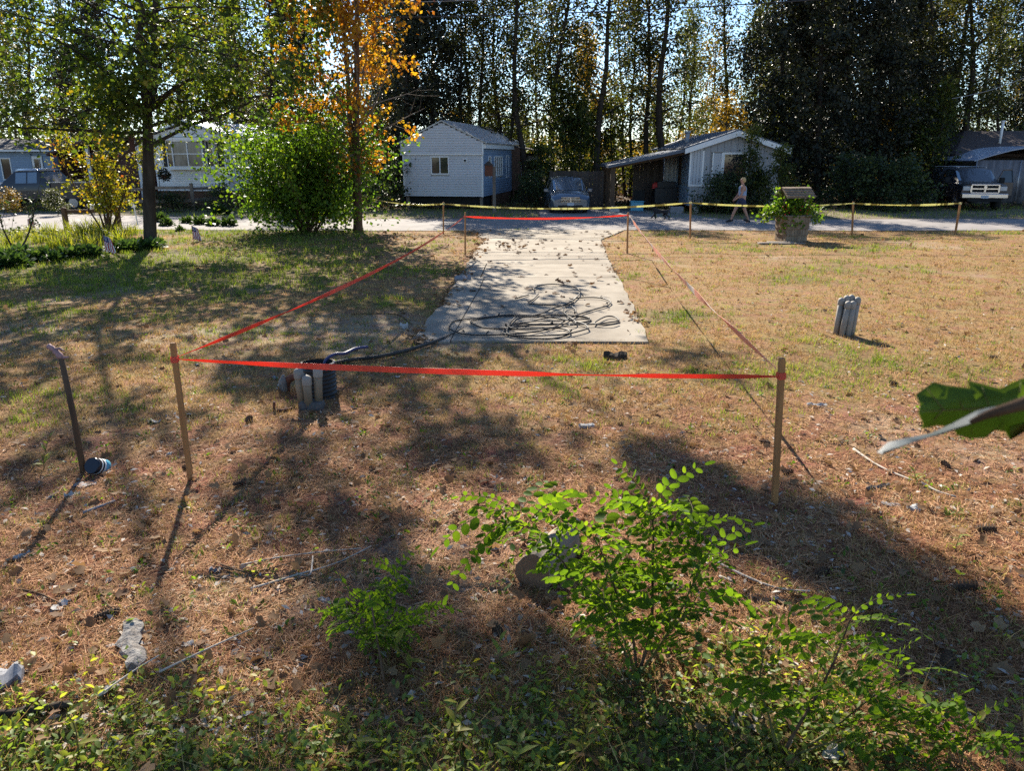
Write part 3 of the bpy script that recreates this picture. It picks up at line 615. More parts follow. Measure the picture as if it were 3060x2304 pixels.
def house_left():
    h = thing('mobile_home', 'white clapboard mobile home with a bay window and black shutters, left across the road', 'house', (-16.1, 40.15, 0), -math.radians(9))
    W = 1.95; L = 12
    wall = MB(); wall.box(-W + .02, W - .02, .06, L, .8, 3.5); wall.prism([(-W + .02, 3.5), (W - .02, 3.5), (0, 4.05)], .06, L - .02); wall.build('wall', M['siding_white'], h)
    siding(h, -W, W, .82, 4.06, .118, 0, M['siding_white'], holes=[(-1.2, 1.5, 1.9, 3.35)], roof=lambda z: (-W + max(0, (z - 3.5) / .56) * W, W - max(0, (z - 3.5) / .56) * W))
    s = bpy.data.objects.new('side_wall', None); COL.objects.link(s); s.parent = h; s.location = (W, .06, 0); s.rotation_euler = (0, 0, math.pi / 2)
    siding(s, 0, 9, .82, 3.45, .118, 0, M['siding_white'], holes=[(5, 6, 1.6, 2.8)]); window(s, 5.05, 5.95, 1.65, 2.75, 0, 1)
    MB().box(W - .03, W + .035, -.035, .06, .8, 3.48).build('corner_post', M['trim'], h)
    MB().box(-W + .05, W - .05, .1, L - .1, -.05, .8).build('skirting', M['wood_brown'], h)
    b = bpy.data.objects.new('bay_window', None); COL.objects.link(b); b.parent = h
    MB().box(-1.15, 1.45, -.45, .06, 1.86, 1.98).build('sill', M['trim'], b); MB().box(-1.2, 1.5, -.48, .06, 3.25, 3.38).build('head', M['trim'], b)
    window(b, -.62, .92, 2.02, 3.2, -.42, 2, 'glass_curtain', fr=.05, name='sash_frame', horiz=True)
    for x0, x1 in ((-1.1, -.7), (1.0, 1.4)): window(b, x0 + .03, x1 - .03, 2.02, 3.2, -.18, 1, 'glass', fr=.045, name='sash_frame', horiz=True)
    MB().box(-1.14, 1.44, -.1, .05, 1.98, 3.25).build('bay_wall', M['trim'], b)
    for x in (-1.45, 1.52):
        sh = MB(); sh.box(x, x + .30, -.03, .02, 1.98, 3.3)
        for k in range(20): sh.box(x + .03, x + .27, -.042, -.03, 2.02 + k * .063, 2.06 + k * .063)
        sh.build('shutter', M['shutter'], h)
    for sgn in (-1, 1):
        e = (W + .3) * sgn; r = MB(); r.add([(0, -.25, 4.2), (0, L, 4.2), (e, L, 3.5), (e, -.25, 3.5), (0, -.25, 4.14), (0, L, 4.14), (e, L, 3.44), (e, -.25, 3.44)], [(0, 1, 2, 3), (4, 7, 6, 5), (0, 3, 7, 4), (3, 2, 6, 7), (1, 5, 6, 2)])
        r.build('roof', M['roof_metal'], h)
        for k in range(26):
            y = k * .45 - .2; MB().add([(0, y, 4.202), (0, y + .05, 4.202), (e, y + .05, 3.502), (e, y, 3.502), (0, y, 4.23), (0, y + .05, 4.23), (e, y + .05, 3.53), (e, y, 3.53)], [(4, 5, 6, 7), (0, 4, 7, 3), (1, 2, 6, 5), (3, 7, 6, 2)]).build('roof_rib', M['roof_metal'], h)
    # addition with a flatter ribbed roof to the right
    MB().add([(W + .1, 3, 3.75), (W + .1, 11, 3.75), (W + 2.2, 11, 3.45), (W + 2.2, 3, 3.45), (W + .1, 3, 3.68), (W + .1, 11, 3.68), (W + 2.2, 11, 3.38), (W + 2.2, 3, 3.38)], [(0, 3, 2, 1), (4, 5, 6, 7), (0, 4, 7, 3), (3, 7, 6, 2), (1, 2, 6, 5)]).build('porch_roof', M['roof_metal'], h)
    for y in (3.1, 10.5): MB().box(W + 2.0, W + 2.1, y, y + .1, 0, 3.4).build('porch_post', M['trim'], h)
    # planter hanging on a hook in front
    k = thing('hanging_planter', 'dark round plant ball hanging on a shepherd hook before the bay window', 'planter', (-17.1, 38.6, 0))
    MB().tube([(0, 0, 0), (0, 0, 2.2), (.08, 0, 2.32), (.22, 0, 2.3), (.27, 0, 2.15)], .015, 5).build('hook', M['shutter'], k)
    rng = np.random.default_rng(5); d = rand_dirs(rng, 420); V, F = scatter(OVAL, d * rng.uniform(.1, .3, (420, 1)) + np.array([.27, 0, 1.62]), d + rng.normal(size=(420, 3)) * .5, rand_dirs(rng, 420), rng.uniform(.07, .12, 420))
    tag(link('foliage', npmesh('foliage', V, F, M['lf_dark']), k), kind='stuff')
    MB().tube([(.27, 0, 1.45), (.27, 0, 1.62)], [.1, .16], 10).build('basket', M['rust'], k); MB().tube([(.27, 0, 1.6), (.27, 0, 2.15)], .006, 4).build('chain', M['shutter'], k)
house_left()

def far_left():
    h = thing('mobile_home', 'blue mobile home with a white door at the far left edge', 'house', (-27.4, 45.0, 0), -.05)
    MB().box(-5, 1.7, .06, 7, .5, 2.75).build('wall', M['siding_blue'], h)
    siding(h, -5, 1.7, .5, 2.72, .118, 0, M['siding_blue'], holes=[(.45, 1.15, .4, 2.55), (-1.35, -.75, 1.2, 2.4), (-2.9, -2.1, 1.2, 2.4)])
    MB().box(-5.2, 1.9, -.5, 7.4, 2.75, 2.84).build('eave', M['trim'], h)
    MB().add([(-5.2, -.5, 2.85), (1.9, -.5, 2.85), (1.9, 3.4, 3.5), (-5.2, 3.4, 3.5), (-5.2, 7.4, 2.85), (1.9, 7.4, 2.85)], [(0, 1, 2, 3), (3, 2, 5, 4), (1, 5, 2), (0, 3, 4)]).build('roof', M['roof_dark'], h)
    d = MB().box(.5, 1.1, -.04, .03, .55, 2.5).build('door', M['trim'], h); MB().box(.62, .98, -.05, -.038, 1.5, 2.35).build('pane', M['glass'], d)
    for x in (.5, .8): MB().box(.12 + x, .135 + x, -.056, -.045, 1.5, 2.35).build('muntin', M['trim'], d)
    window(h, -1.3, -.8, 1.25, 2.35, 0, 1); window(h, -2.85, -2.15, 1.25, 2.35, 0, 1)
    s = thing('shed', 'red-brown open shed with a low sloping roof left of the white house', 'shed', (-22.2, 43, 0), -.04)
    MB().box(-2.2, 2.6, 2.4, 2.5, 0, 2.6).build('back_wall', M['shed_red'], s); MB().box(1.0, 2.6, .0, .06, 0, 2.75).build('front_wall', M['shed_red'], s)
    MB().box(-2.2, -2.1, 0, 2.4, 0, 2.5).build('side_wall', M['shed_red'], s)
    MB().add([(-2.6, -.3, 2.62), (-.6, -.3, 3.28), (2.8, -.3, 3.5), (2.8, 3, 3.5), (-.6, 3, 3.28), (-2.6, 3, 2.62), (-2.6, -.3, 2.5), (-.6, -.3, 3.14), (2.8, -.3, 3.36), (2.8, 3, 3.36), (-.6, 3, 3.14), (-2.6, 3, 2.5)],
             [(0, 1, 4, 5), (1, 2, 3, 4), (7, 6, 11, 10), (8, 7, 10, 9), (0, 6, 7, 1), (1, 7, 8, 2), (2, 8, 9, 3), (5, 11, 6, 0)]).build('roof', M['shed_red'], s)
    MB().box(-.62, -.45, .0, .12, 0, 3.12).build('post', M['trim'], s); MB().box(2.25, 2.4, -.2, -.05, 0, 3.35).build('post', M['trim'], s)
far_left()

def far_right():
    h = thing('house', 'brown-roofed house with a vent pipe at the far right edge', 'house', (29.5, 46, 0), .0)
    MB().box(-3.9, 6, .3, 8, 0, 2.5).build('wall', M['shed_red'], h)
    siding(h, -3.9, 6, .2, 2.45, .2, .24, M['roof_dark'])
    MB().add([(-4.3, -.3, 2.62), (7, -.3, 2.62), (7, 4, 4.0), (-1.6, 4, 4.0), (-4.3, 8.4, 2.62), (7, 8.4, 2.62), (-4.3, -.3, 2.48), (7, -.3, 2.48), (-4.3, 8.4, 2.48)], [(0, 1, 2, 3), (3, 2, 5, 4), (0, 3, 4), (0, 6, 7, 1), (0, 4, 8, 6)]).build('roof', M['roof_brown'], h)
    v = MB(); v.tube([(-.75, 1.6, 3.0), (-.75, 1.6, 4.5)], .08, 8); v.tube([(-.75, 1.6, 4.42), (-.75, 1.6, 4.5)], .12, 8); v.build('vent_pipe', M['siding_white'], h)
    c = thing('canopy_shelter', 'gray canopy shelter with hanging plastic sides behind the black pickup', 'canopy', (28.2, 42.6, 0))
    r = MB(); V = []
    for k in range(9):
        u = k / 8; x = -3.7 + 7.4 * u; z = 2.28 + .75 * math.sin(math.pi * u)
        V += [(x, -.1, z), (x, 4, z), (x, -.1, z - .05), (x, 4, z - .05)]
    F = []
    for k in range(8):
        a = 4 * k; F += [(a, a + 4, a + 5, a + 1), (a + 2, a + 3, a + 7, a + 6), (a, a + 2, a + 6, a + 4)]
    r.add(V, F, False); r.build('roof', M['canopy'], c)
    for k in range(7):
        x = -3.5 + k; pan = MB(); P = []
        n = 6
        for i in range(n + 1):
            xx = x + 1.0 * i / n; P.append((xx, .05 * math.sin(i * 2.1 + k), 0))
        for i in range(n):
            a, b = P[i], P[i + 1]
            pan.add([(a[0], a[1], .03), (b[0], b[1], .03), (b[0], b[1], 2.3), (a[0], a[1], 2.3), (a[0], a[1] + .02, .03), (b[0], b[1] + .02, .03), (b[0], b[1] + .02, 2.3), (a[0], a[1] + .02, 2.3)], [(0, 1, 2, 3), (7, 6, 5, 4), (0, 4, 5, 1), (3, 2, 6, 7)], True)
        pan.build('side_sheet', M['plastic_sheet'], c)
    for x in (-3.55, -1.2, 1.2): MB().tube([(x, -.1, 0), (x, -.1, 2.3)], .03, 6).build('pole', M['steel'], c)
far_right()

# ------------------------------------------------------------------ fences
def privacy_fence():
    f = thing('board_fence', 'dark brown upright board fence standing behind the minivan', 'fence', (2.0, 40.3, 0)); r = random.Random(2)
    for k in range(19): 
        t = 1.78 + r.uniform(-.03, .03); MB().box(-.1 + k * .145, .035 + k * .145, 0 + r.uniform(-.008, .008), .03, .03, t).build('board', M['wood_fence'], f)
    for z in (.45, 1.45): MB().box(-.1, 2.65, .035, .09, z, z + .09).build('rail', M['wood_fence'], f)
    for x in (-.1, 1.2, 2.55): MB().box(x, x + .1, .092, .19, -.1, 1.75).build('post', M['wood_fence'], f)
privacy_fence()
def split_rail():
    f = thing('split_rail_fence', 'weathered gray split rail fence in front of the white house', 'fence', (0, 0, 0)); r = random.Random(4)
    P = [at(330, 632, 37.4), at(455, 631, 37.4), at(580, 630, 37.45), at(673, 607, 39.6)]
    hs = [.92, .92, 1.0, .98]
    for p, hh in zip(P, hs): 
        MB().box(-.075, .075, -.06, .06, -.1, hh + .28, .02).build('post', M['wood_gray'], f, (p.x, p.y, 0))
    for a, b in zip(P[:-1], P[1:]):
        for z in (.5, 1.02):
            MB().obox((a.x, a.y, z + r.uniform(-.05, .05)), (b.x, b.y, z + r.uniform(-.05, .08)), .06, .13).build('rail', M['wood_gray'], f)
    g = thing('garden_rail', 'short brown garden rail on two posts in the daylily bed', 'fence', (0, 0, 0))
    a, b = G(201, 690), G(358, 688)
    for p, hh in ((a, .80), (b, .83)): MB().box(-.08, .08, -.07, .07, -.1, hh, .02).build('post', M['wood_brown'], g, (p.x, p.y, 0))
    MB().obox((a.x, a.y, .66), (b.x, b.y, .68), .07, .12).build('rail', M['wood_brown'], g)
split_rail()
def birdhouse():
    p = at(1477, 612, 36.6); b = thing('birdhouse', 'small red-brown birdhouse on a gray post by the clapboard house', 'birdhouse', (p.x, p.y, 0))
    MB().box(-.07, .07, -.06, .06, -.1, 2.05, .01).build('post', M['wood_gray'], b)
    q = MB(); q.box(-.42, -.06, -.22, -.061, 1.62, 2.1); q.build('house_box', M['rust'], b)
    MB().prism([(-.48, 2.1), (0, 2.1), (-.24, 2.3)], -.27, -.02).build('roof', M['roof_dark'], b)
birdhouse()

# ------------------------------------------------------------------ vehicles (built nose towards -y)
def body_ring(y, half):
    """half = [(halfwidth, z), ...] from sill upwards to the crown"""
    R = [(x, y, z) for x, z in half]; Lr = [(-x, y, z) for x, z in reversed(half)]
    return R + Lr
def wheel(parent, x, y, r=.34, wd=.22):
    t = MB(); t.tube([(x - wd / 2, y, r), (x - wd / 2 + .03, y, r), (x + wd / 2 - .03, y, r), (x + wd / 2, y, r)], [r * .88, r, r, r * .88], 20)
    o = t.build('wheel', M['rubber'], parent)
    s = 1 if x > 0 else -1
    m = MB(); m.tube([(x + s * (wd / 2 - .01), y, r), (x + s * (wd / 2 + .012), y, r)], [r * .62, r * .58], 16); m.build('rim', M['steel'], o)
def quad_panel(mb, a, b, c, d, off, t=.012):
    a, b, c, d = map(Vector, (a, b, c, d)); n = (b - a).cross(d - a).normalized()
    V = [p + n * off for p in (a, b, c, d)] + [p + n * (off - t) for p in (a, b, c, d)]
    mb.add(V, [(0, 1, 2, 3), (7, 6, 5, 4), (0, 4, 5, 1), (1, 5, 6, 2), (2, 6, 7, 3), (3, 7, 4, 0)])
def lerp(a, b, t): return tuple(a[i] + (b[i] - a[i]) * t for i in range(3))
def minivan():
    p = G(1704, 640); v = thing('minivan', 'blue-gray minivan parked nose out before the board fence', 'minivan', (p.x, p.y, .024), math.radians(2)); 
    sec = [(-.05, [(.55, .32), (.80, .36), (.84, .55), (.80, .66), (.5, .72), (.2, .74)]),
           (.10, [(.70, .22), (.93, .30), (.97, .55), (.95, .80), (.6, .88), (.2, .90)]),
           (.50, [(.74, .20), (.97, .28), (1.0, .6), (.97, .92), (.62, 1.0), (.2, 1.02)]),
           (1.05, [(.76, .20), (.98, .28), (1.0, .62), (.98, .98), (.74, 1.08), (.25, 1.11)]),
           (1.85, [(.78, .20), (.98, .28), (1.0, .66), (.98, 1.04), (.76, 1.60), (.3, 1.69)]),
           (3.2, [(.78, .20), (.98, .28), (1.0, .66), (.98, 1.06), (.78, 1.66), (.3, 1.74)]),
           (4.7, [(.78, .24), (.98, .30), (1.0, .66), (.97, 1.06), (.76, 1.62), (.3, 1.70)]),
           (5.05, [(.74, .30), (.93, .36), (.95, .66), (.92, 1.04), (.70, 1.48), (.3, 1.55)])]
    b = MB(); b.loft([body_ring(y, h) for y, h in sec]); b.build('body', M['car_blue'], v, sharp=38)
    R = [body_ring(y, h) for y, h in sec]
    w = MB(); quad_panel(w, lerp(R[3][7], R[4][7], .04), lerp(R[3][4], R[4][4], .04), lerp(R[3][4], R[4][4], .93), lerp(R[3][7], R[4][7], .93), .006); w.build('windscreen', M['windscreen'], v)
    for s in (0, 1):
        i0, i1 = (3, 4) if s == 0 else (8, 7); g = MB()
        for (k, t0, t1) in ((4, .06, .9), (5, .05, .9)):
            q = [lerp(lerp(R[k][i0], R[k][i1], .1), lerp(R[k + 1][i0], R[k + 1][i1], .1), t0), lerp(lerp(R[k][i0], R[k][i1], .1), lerp(R[k + 1][i0], R[k + 1][i1], .1), t1), lerp(lerp(R[k][i0], R[k][i1], .88), lerp(R[k + 1][i0], R[k + 1][i1], .88), t1), lerp(lerp(R[k][i0], R[k][i1], .88), lerp(R[k + 1][i0], R[k + 1][i1], .88), t0)]
            if s: q = q[::-1]
            g2 = MB(); quad_panel(g2, *q, .006); g2.build('side_window', M['glass'], v)
    for sx in (-1, 1):
        MB().add([(sx * .50, -.02, .66), (sx * .90, .12, .66), (sx * .92, .20, .86), (sx * .56, .10, .85), (sx * .50, .05, .66), (sx * .90, .2, .66), (sx * .92, .3, .86), (sx * .56, .2, .85)], [(0, 1, 2, 3), (4, 7, 6, 5), (0, 4, 5, 1), (1, 5, 6, 2), (2, 6, 7, 3), (3, 7, 4, 0)]).build('headlight', M['lamp_glass'], v)
        m = MB(); m.box(sx * 1.12 - .11, sx * 1.12 + .11, 1.18, 1.30, 1.0, 1.17, .03); m.box(min(sx * .98, sx * 1.02), max(sx * .98, sx * 1.02), 1.22, 1.28, 1.02, 1.08); m.build('mirror', M['car_blue'], v)
    g = MB(); g.add([(-.52, -.075, .56), (.52, -.075, .56), (.46, -.03, .80), (-.46, -.03, .80), (-.5, .02, .56), (.5, .02, .56), (.46, .1, .8), (-.46, .1, .8)], [(0, 1, 2, 3), (0, 4, 5, 1), (1, 5, 6, 2), (2, 6, 7, 3), (3, 7, 4, 0)])
    gr = g.build('grille', M['dark_gap'], v)
    for z in (.58, .65, .72, .78): MB().box(-.5 + (z - .56) * .2, .5 - (z - .56) * .2, -.095 + (z - .56) * .19, -.06 + (z - .56) * .19, z, z + .018).build('grille_bar', M['chrome'], gr)
    MB().box(-.02, .02, -.10, -.02, .57, .80).build('grille_bar', M['chrome'], gr)
    MB().box(-.62, .62, -.07, .0, .26, .42, .02).build('lower_grille', M['rubber'], v)
    MB().box(-.17, .17, -.105, -.085, .40, .54).build('license_plate', M['plate'], v)
    MB().tube([(-.72, .95, 1.09), (0, 1.0, 1.115), (.72, .95, 1.09)], .012, 5).build('wiper', M['rubber'], v)
    for x in (-.86, .86):
        for y in (.95, 4.0): wheel(v, x, y)
    v.scale = (.9, .9, .9)
minivan()

def pickup():
    p = G(2930, 628); v = thing('pickup_truck', 'black pickup truck with a chrome grille and an open driver door, far right', 'pickup', (p.x - .1, p.y - .2, 0), math.radians(-13))
    H = .0
    sec = [(-.02, [(.80, .55), (.96, .58), (.98, .85), (.94, 1.12), (.6, 1.22), (.2, 1.24)]),
           (.30, [(.84, .48), (1.0, .55), (1.02, .9), (1.0, 1.18), (.7, 1.28), (.2, 1.31)]),
           (1.35, [(.86, .48), (1.0, .55), (1.02, .9), (1.0, 1.22), (.78, 1.32), (.25, 1.35)]),
           (2.05, [(.86, .48), (1.0, .55), (1.02, .9), (1.0, 1.26), (.80, 1.84), (.3, 1.92)]),
           (3.3, [(.86, .48), (1.0, .55), (1.02, .9), (1.0, 1.28), (.82, 1.88), (.3, 1.95)]),
           (3.75, [(.86, .48), (1.0, .55), (1.02, .9), (1.0, 1.28), (.80, 1.80), (.3, 1.86)])]
    b = MB(); b.loft([body_ring(y, h) for y, h in sec]); b.build('cab', M['car_black'], v, sharp=38)
    R = [body_ring(y, h) for y, h in sec]
    bed = MB(); bed.box(-1.0, -.9, 3.78, 5.75, .55, 1.3, .02); bed.box(.9, 1.0, 3.78, 5.75, .55, 1.3, .02); bed.box(-.9, .9, 5.65, 5.75, .55, 1.3); bed.box(-.9, .9, 3.78, 5.65, .55, .75); bed.build('bed', M['car_black'], v)
    cap = MB(); cap.loft([body_ring(y, [(.98, 1.31), (.98, 1.35), (.86, 1.82), (.8, 1.88), (.4, 1.92), (.2, 1.92)]) for y in (3.85, 5.75)]); cap.build('bed_cap', M['car_black'], v, sharp=38)
    for s in (-1, 1): MB().box(s * .93 - .012, s * .93 + .012, 4.1, 5.5, 1.42, 1.74).build('side_window', M['glass'], v)
    w = MB(); quad_panel(w, lerp(R[2][7], R[3][7], .06), lerp(R[2][4], R[3][4], .06), lerp(R[2][4], R[3][4], .92), lerp(R[2][7], R[3][7], .92), .006); w.build('windscreen', M['windscreen'], v)
    for i0, i1, fl in ((3, 4, 0), (8, 7, 1)):
        A = lambda k, u, t: lerp(lerp(R[k][i0], R[k][i1], u), lerp(R[k + 1][i0], R[k + 1][i1], u), t)
        for t0, t1 in ((.05, .47), (.53, .95)):
            q = [A(3, .08, t0), A(3, .08, t1), A(3, .9, t1), A(3, .9, t0)]
            if fl: q = q[::-1]
            g = MB(); quad_panel(g, *q, .006); g.build('side_window', M['glass'], v)
    for sx in (-1, 1):
        MB().box(min(sx * .60, sx * .95), max(sx * .60, sx * .95), -.07, .05, .92, 1.12, .02).build('headlight', M['lamp_glass'], v)
        m = MB(); m.box(sx * 1.22 - .12, sx * 1.22 + .12, 1.55, 1.66, 1.22, 1.5, .03); m.box(min(sx * 1.0, sx * 1.12), max(sx * 1.0, sx * 1.12), 1.58, 1.63, 1.26, 1.31); m.build('mirror', M['rubber'], v)
        MB().tube([(sx * .62, 2.2, 1.97), (sx * .62, 3.6, 1.97)], .022, 6).build('roof_rail', M['steel'], v)
    gr = MB().box(-.58, .58, -.06, .0, .84, 1.18).build('grille', M['dark_gap'], v)
    fr = MB(); fr.box(-.62, .62, -.11, -.03, 1.16, 1.23, .015); fr.box(-.62, .62, -.11, -.03, .80, .86, .015); fr.box(-.63, -.56, -.11, -.03, .86, 1.16); fr.box(.56, .63, -.11, -.03, .86, 1.16); fr.build('grille_frame', M['chrome'], gr)
    MB().box(-.05, .05, -.115, -.05, .86, 1.16, .01).build('grille_bar', M['chrome'], gr); MB().box(-.56, .56, -.1, -.05, .985, 1.04).build('grille_bar', M['chrome'], gr)
    MB().add([(-.07, -.125, 1.13), (.07, -.125, 1.13), (.045, -.125, 1.0), (0, -.125, .93), (-.045, -.125, 1.0)] + [(-.07, -.11, 1.13), (.07, -.11, 1.13), (.045, -.11, 1.0), (0, -.11, .93), (-.045, -.11, 1.0)], [(4, 3, 2, 1, 0)] + [(i, (i + 1) % 5, (i + 1) % 5 + 5, i + 5) for i in range(5)]).build('emblem', M['chrome'], gr)
    bu = MB(); bu.box(-1.0, 1.0, -.22, .02, .58, .80, .03); bu.build('bumper', M['chrome'], v)
    MB().box(-.7, .7, -.16, .02, .42, .578, .02).build('lower_bumper', M['rubber'], v); MB().box(-.16, .16, -.24, -.222, .58, .72).build('license_plate', M['plate'], v)
    for x in (-.86, .86):
        for y in (.85, 4.75): wheel(v, x, y, .4, .27)
    # open driver door on the +x side
    d = bpy.data.objects.new('door', None); COL.objects.link(d); d.parent = v; d.location = (1.02, 1.75, 0); d.rotation_euler = (0, 0, -math.radians(62))
    k = MB(); k.box(-.04, .04, 0, 1.05, .58, 1.27, .015); k.obox((0, .02, 1.26), (-.12, .45, 1.84), .05, .05); k.obox((-.12, .45, 1.84), (-.12, 1.0, 1.86), .05, .05); k.obox((-.12, 1.0, 1.86), (0, 1.03, 1.26), .05, .05); k.build('door_panel', M['car_black'], d)
    MB().add([(0, .06, 1.27), (-.12, .46, 1.82), (-.12, .98, 1.84), (0, 1.0, 1.27), (-.01, .06, 1.27), (-.13, .46, 1.82), (-.13, .98, 1.84), (-.01, 1.0, 1.27)], [(0, 1, 2, 3), (7, 6, 5, 4)]).build('door_window', M['glass'], d)
    for s in (-1, 1):
        hd = MB(); hd.box(s * 1.03 - .015, s * 1.03 + .015, 3.0, 3.2, 1.08, 1.12); hd.build('handle', M['chrome'], v); MB().box(s * 1.03 - .01, s * 1.03 + .01, 2.1, 5.6, .80, .83).build('side_molding', M['chrome'], v)
    lad = MB(); lad.tube([(-.5, 3.0, 1.99), (-.5, 5.6, 1.99)], .02, 5); lad.tube([(.5, 3.0, 1.99), (.5, 5.6, 1.99)], .02, 5)
    for y in (3.2, 3.9, 4.6, 5.3): lad.tube([(-.9, y, 1.985), (.9, y, 1.985)], .018, 5)
    lad.build('roof_rack', M['steel'], v)
pickup()

def left_pickup():
    p = at(110, 606, 38.5); v = thing('pickup_truck', 'dark pickup seen side-on at the far left before the blue home', 'pickup', (p.x - 2.3, p.y, 0), math.radians(-92))
    # nose towards -y of its own frame, turned so it faces left in view
    sec = [(-.02, [(.80, .55), (.94, .58), (.96, .85), (.92, 1.08), (.6, 1.16), (.2, 1.18)]), (.3, [(.84, .48), (.98, .55), (1.0, .9), (.98, 1.12), (.7, 1.22), (.2, 1.25)]),
           (1.35, [(.86, .48), (.98, .55), (1.0, .9), (.98, 1.18), (.78, 1.28), (.25, 1.31)]), (2.05, [(.86, .48), (.98, .55), (1.0, .9), (.98, 1.22), (.80, 1.80), (.3, 1.88)]),
           (3.2, [(.86, .48), (.98, .55), (1.0, .9), (.98, 1.24), (.82, 1.84), (.3, 1.9)]), (3.75, [(.86, .48), (.98, .55), (1.0, .9), (.98, 1.24), (.93, 1.28), (.3, 1.3)])]
    R = [body_ring(y, h) for y, h in sec]
    b = MB(); b.loft(R); b.build('cab', M['car_black'], v, sharp=38)
    rf = MB(); rf.loft([body_ring(y, [(.80, 1.83), (.79, 1.88), (.5, 1.93), (.2, 1.94)]) for y in (2.1, 3.3)]); rf.build('roof', M['car_silver'], v)
    bed = MB(); bed.box(-.98, -.88, 3.78, 5.7, .55, 1.3, .02); bed.box(.88, .98, 3.78, 5.7, .55, 1.3, .02); bed.box(-.88, .88, 5.6, 5.7, .55, 1.3); bed.box(-.88, .88, 3.78, 5.6, .55, .75); bed.build('bed', M['car_black'], v)
    for s in (-1, 1): MB().box(s * .93 - .055, s * .93 + .055, 3.8, 5.68, 1.302, 1.33).build('bed_rail', M['car_silver'], v)
    for i0, i1, fl in ((3, 4, 0), (8, 7, 1)):
        A = lambda k, u, t: lerp(lerp(R[k][i0], R[k][i1], u), lerp(R[k + 1][i0], R[k + 1][i1], u), t)
        for t0, t1 in ((.05, .5), (.56, .95)):
            q = [A(3, .08, t0), A(3, .08, t1), A(3, .9, t1), A(3, .9, t0)]
            g = MB(); quad_panel(g, *(q[::-1] if fl else q), .006); g.build('side_window', M['windscreen'], v)
    w = MB(); quad_panel(w, lerp(R[2][7], R[3][7], .06), lerp(R[2][4], R[3][4], .06), lerp(R[2][4], R[3][4], .92), lerp(R[2][7], R[3][7], .92), .006); w.build('windscreen', M['windscreen'], v)
    for x in (-.84, .84):
        for y in (.85, 4.75): wheel(v, x, y, .38, .25)
    for s in (-1, 1): MB().box(s * .8 - .1, s * .8 + .1, -.06, .04, .88, 1.02).build('headlight', M['lamp_glass'], v)
    MB().box(-.95, .95, -.18, .02, .5, .7, .02).build('bumper', M['chrome'], v); MB().box(-.95, .95, 5.7, 5.85, .5, .68, .02).build('bumper', M['chrome'], v)
left_pickup()

# ------------------------------------------------------------------ person and dog
def skinned(name, chains, m, parent, root=0, sub=2):
    """chains: list of [(x,y,z,rx,ry)...]; the first point of later chains may repeat an existing point"""
    V = []; E = []; Rr = []; idx = {}
    for ch in chains:
        prev = None
        for q in ch:
            key = tuple(round(c, 4) for c in q[:3])
            if key not in idx: idx[key] = len(V); V.append(q[:3]); Rr.append((q[3], q[4] if len(q) > 4 else q[3]))
            i = idx[key]
            if prev is not None and prev != i: E.append((prev, i))
            prev = i
    me = bpy.data.meshes.new(name); me.from_pydata(V, E, []); o = link(name, me, parent)
    o.modifiers.new('Skin', 'SKIN')
    if not me.skin_vertices: 
        pass
    sv = me.skin_vertices[0].data
    for i, r in enumerate(Rr): sv[i].radius = r; sv[i].use_root = (i == root)
    s_ = o.modifiers.new('Subsurf', 'SUBSURF'); s_.levels = sub; s_.render_levels = sub
    o.modifiers['Skin'].use_smooth_shade = True
    me.materials.append(m); return o
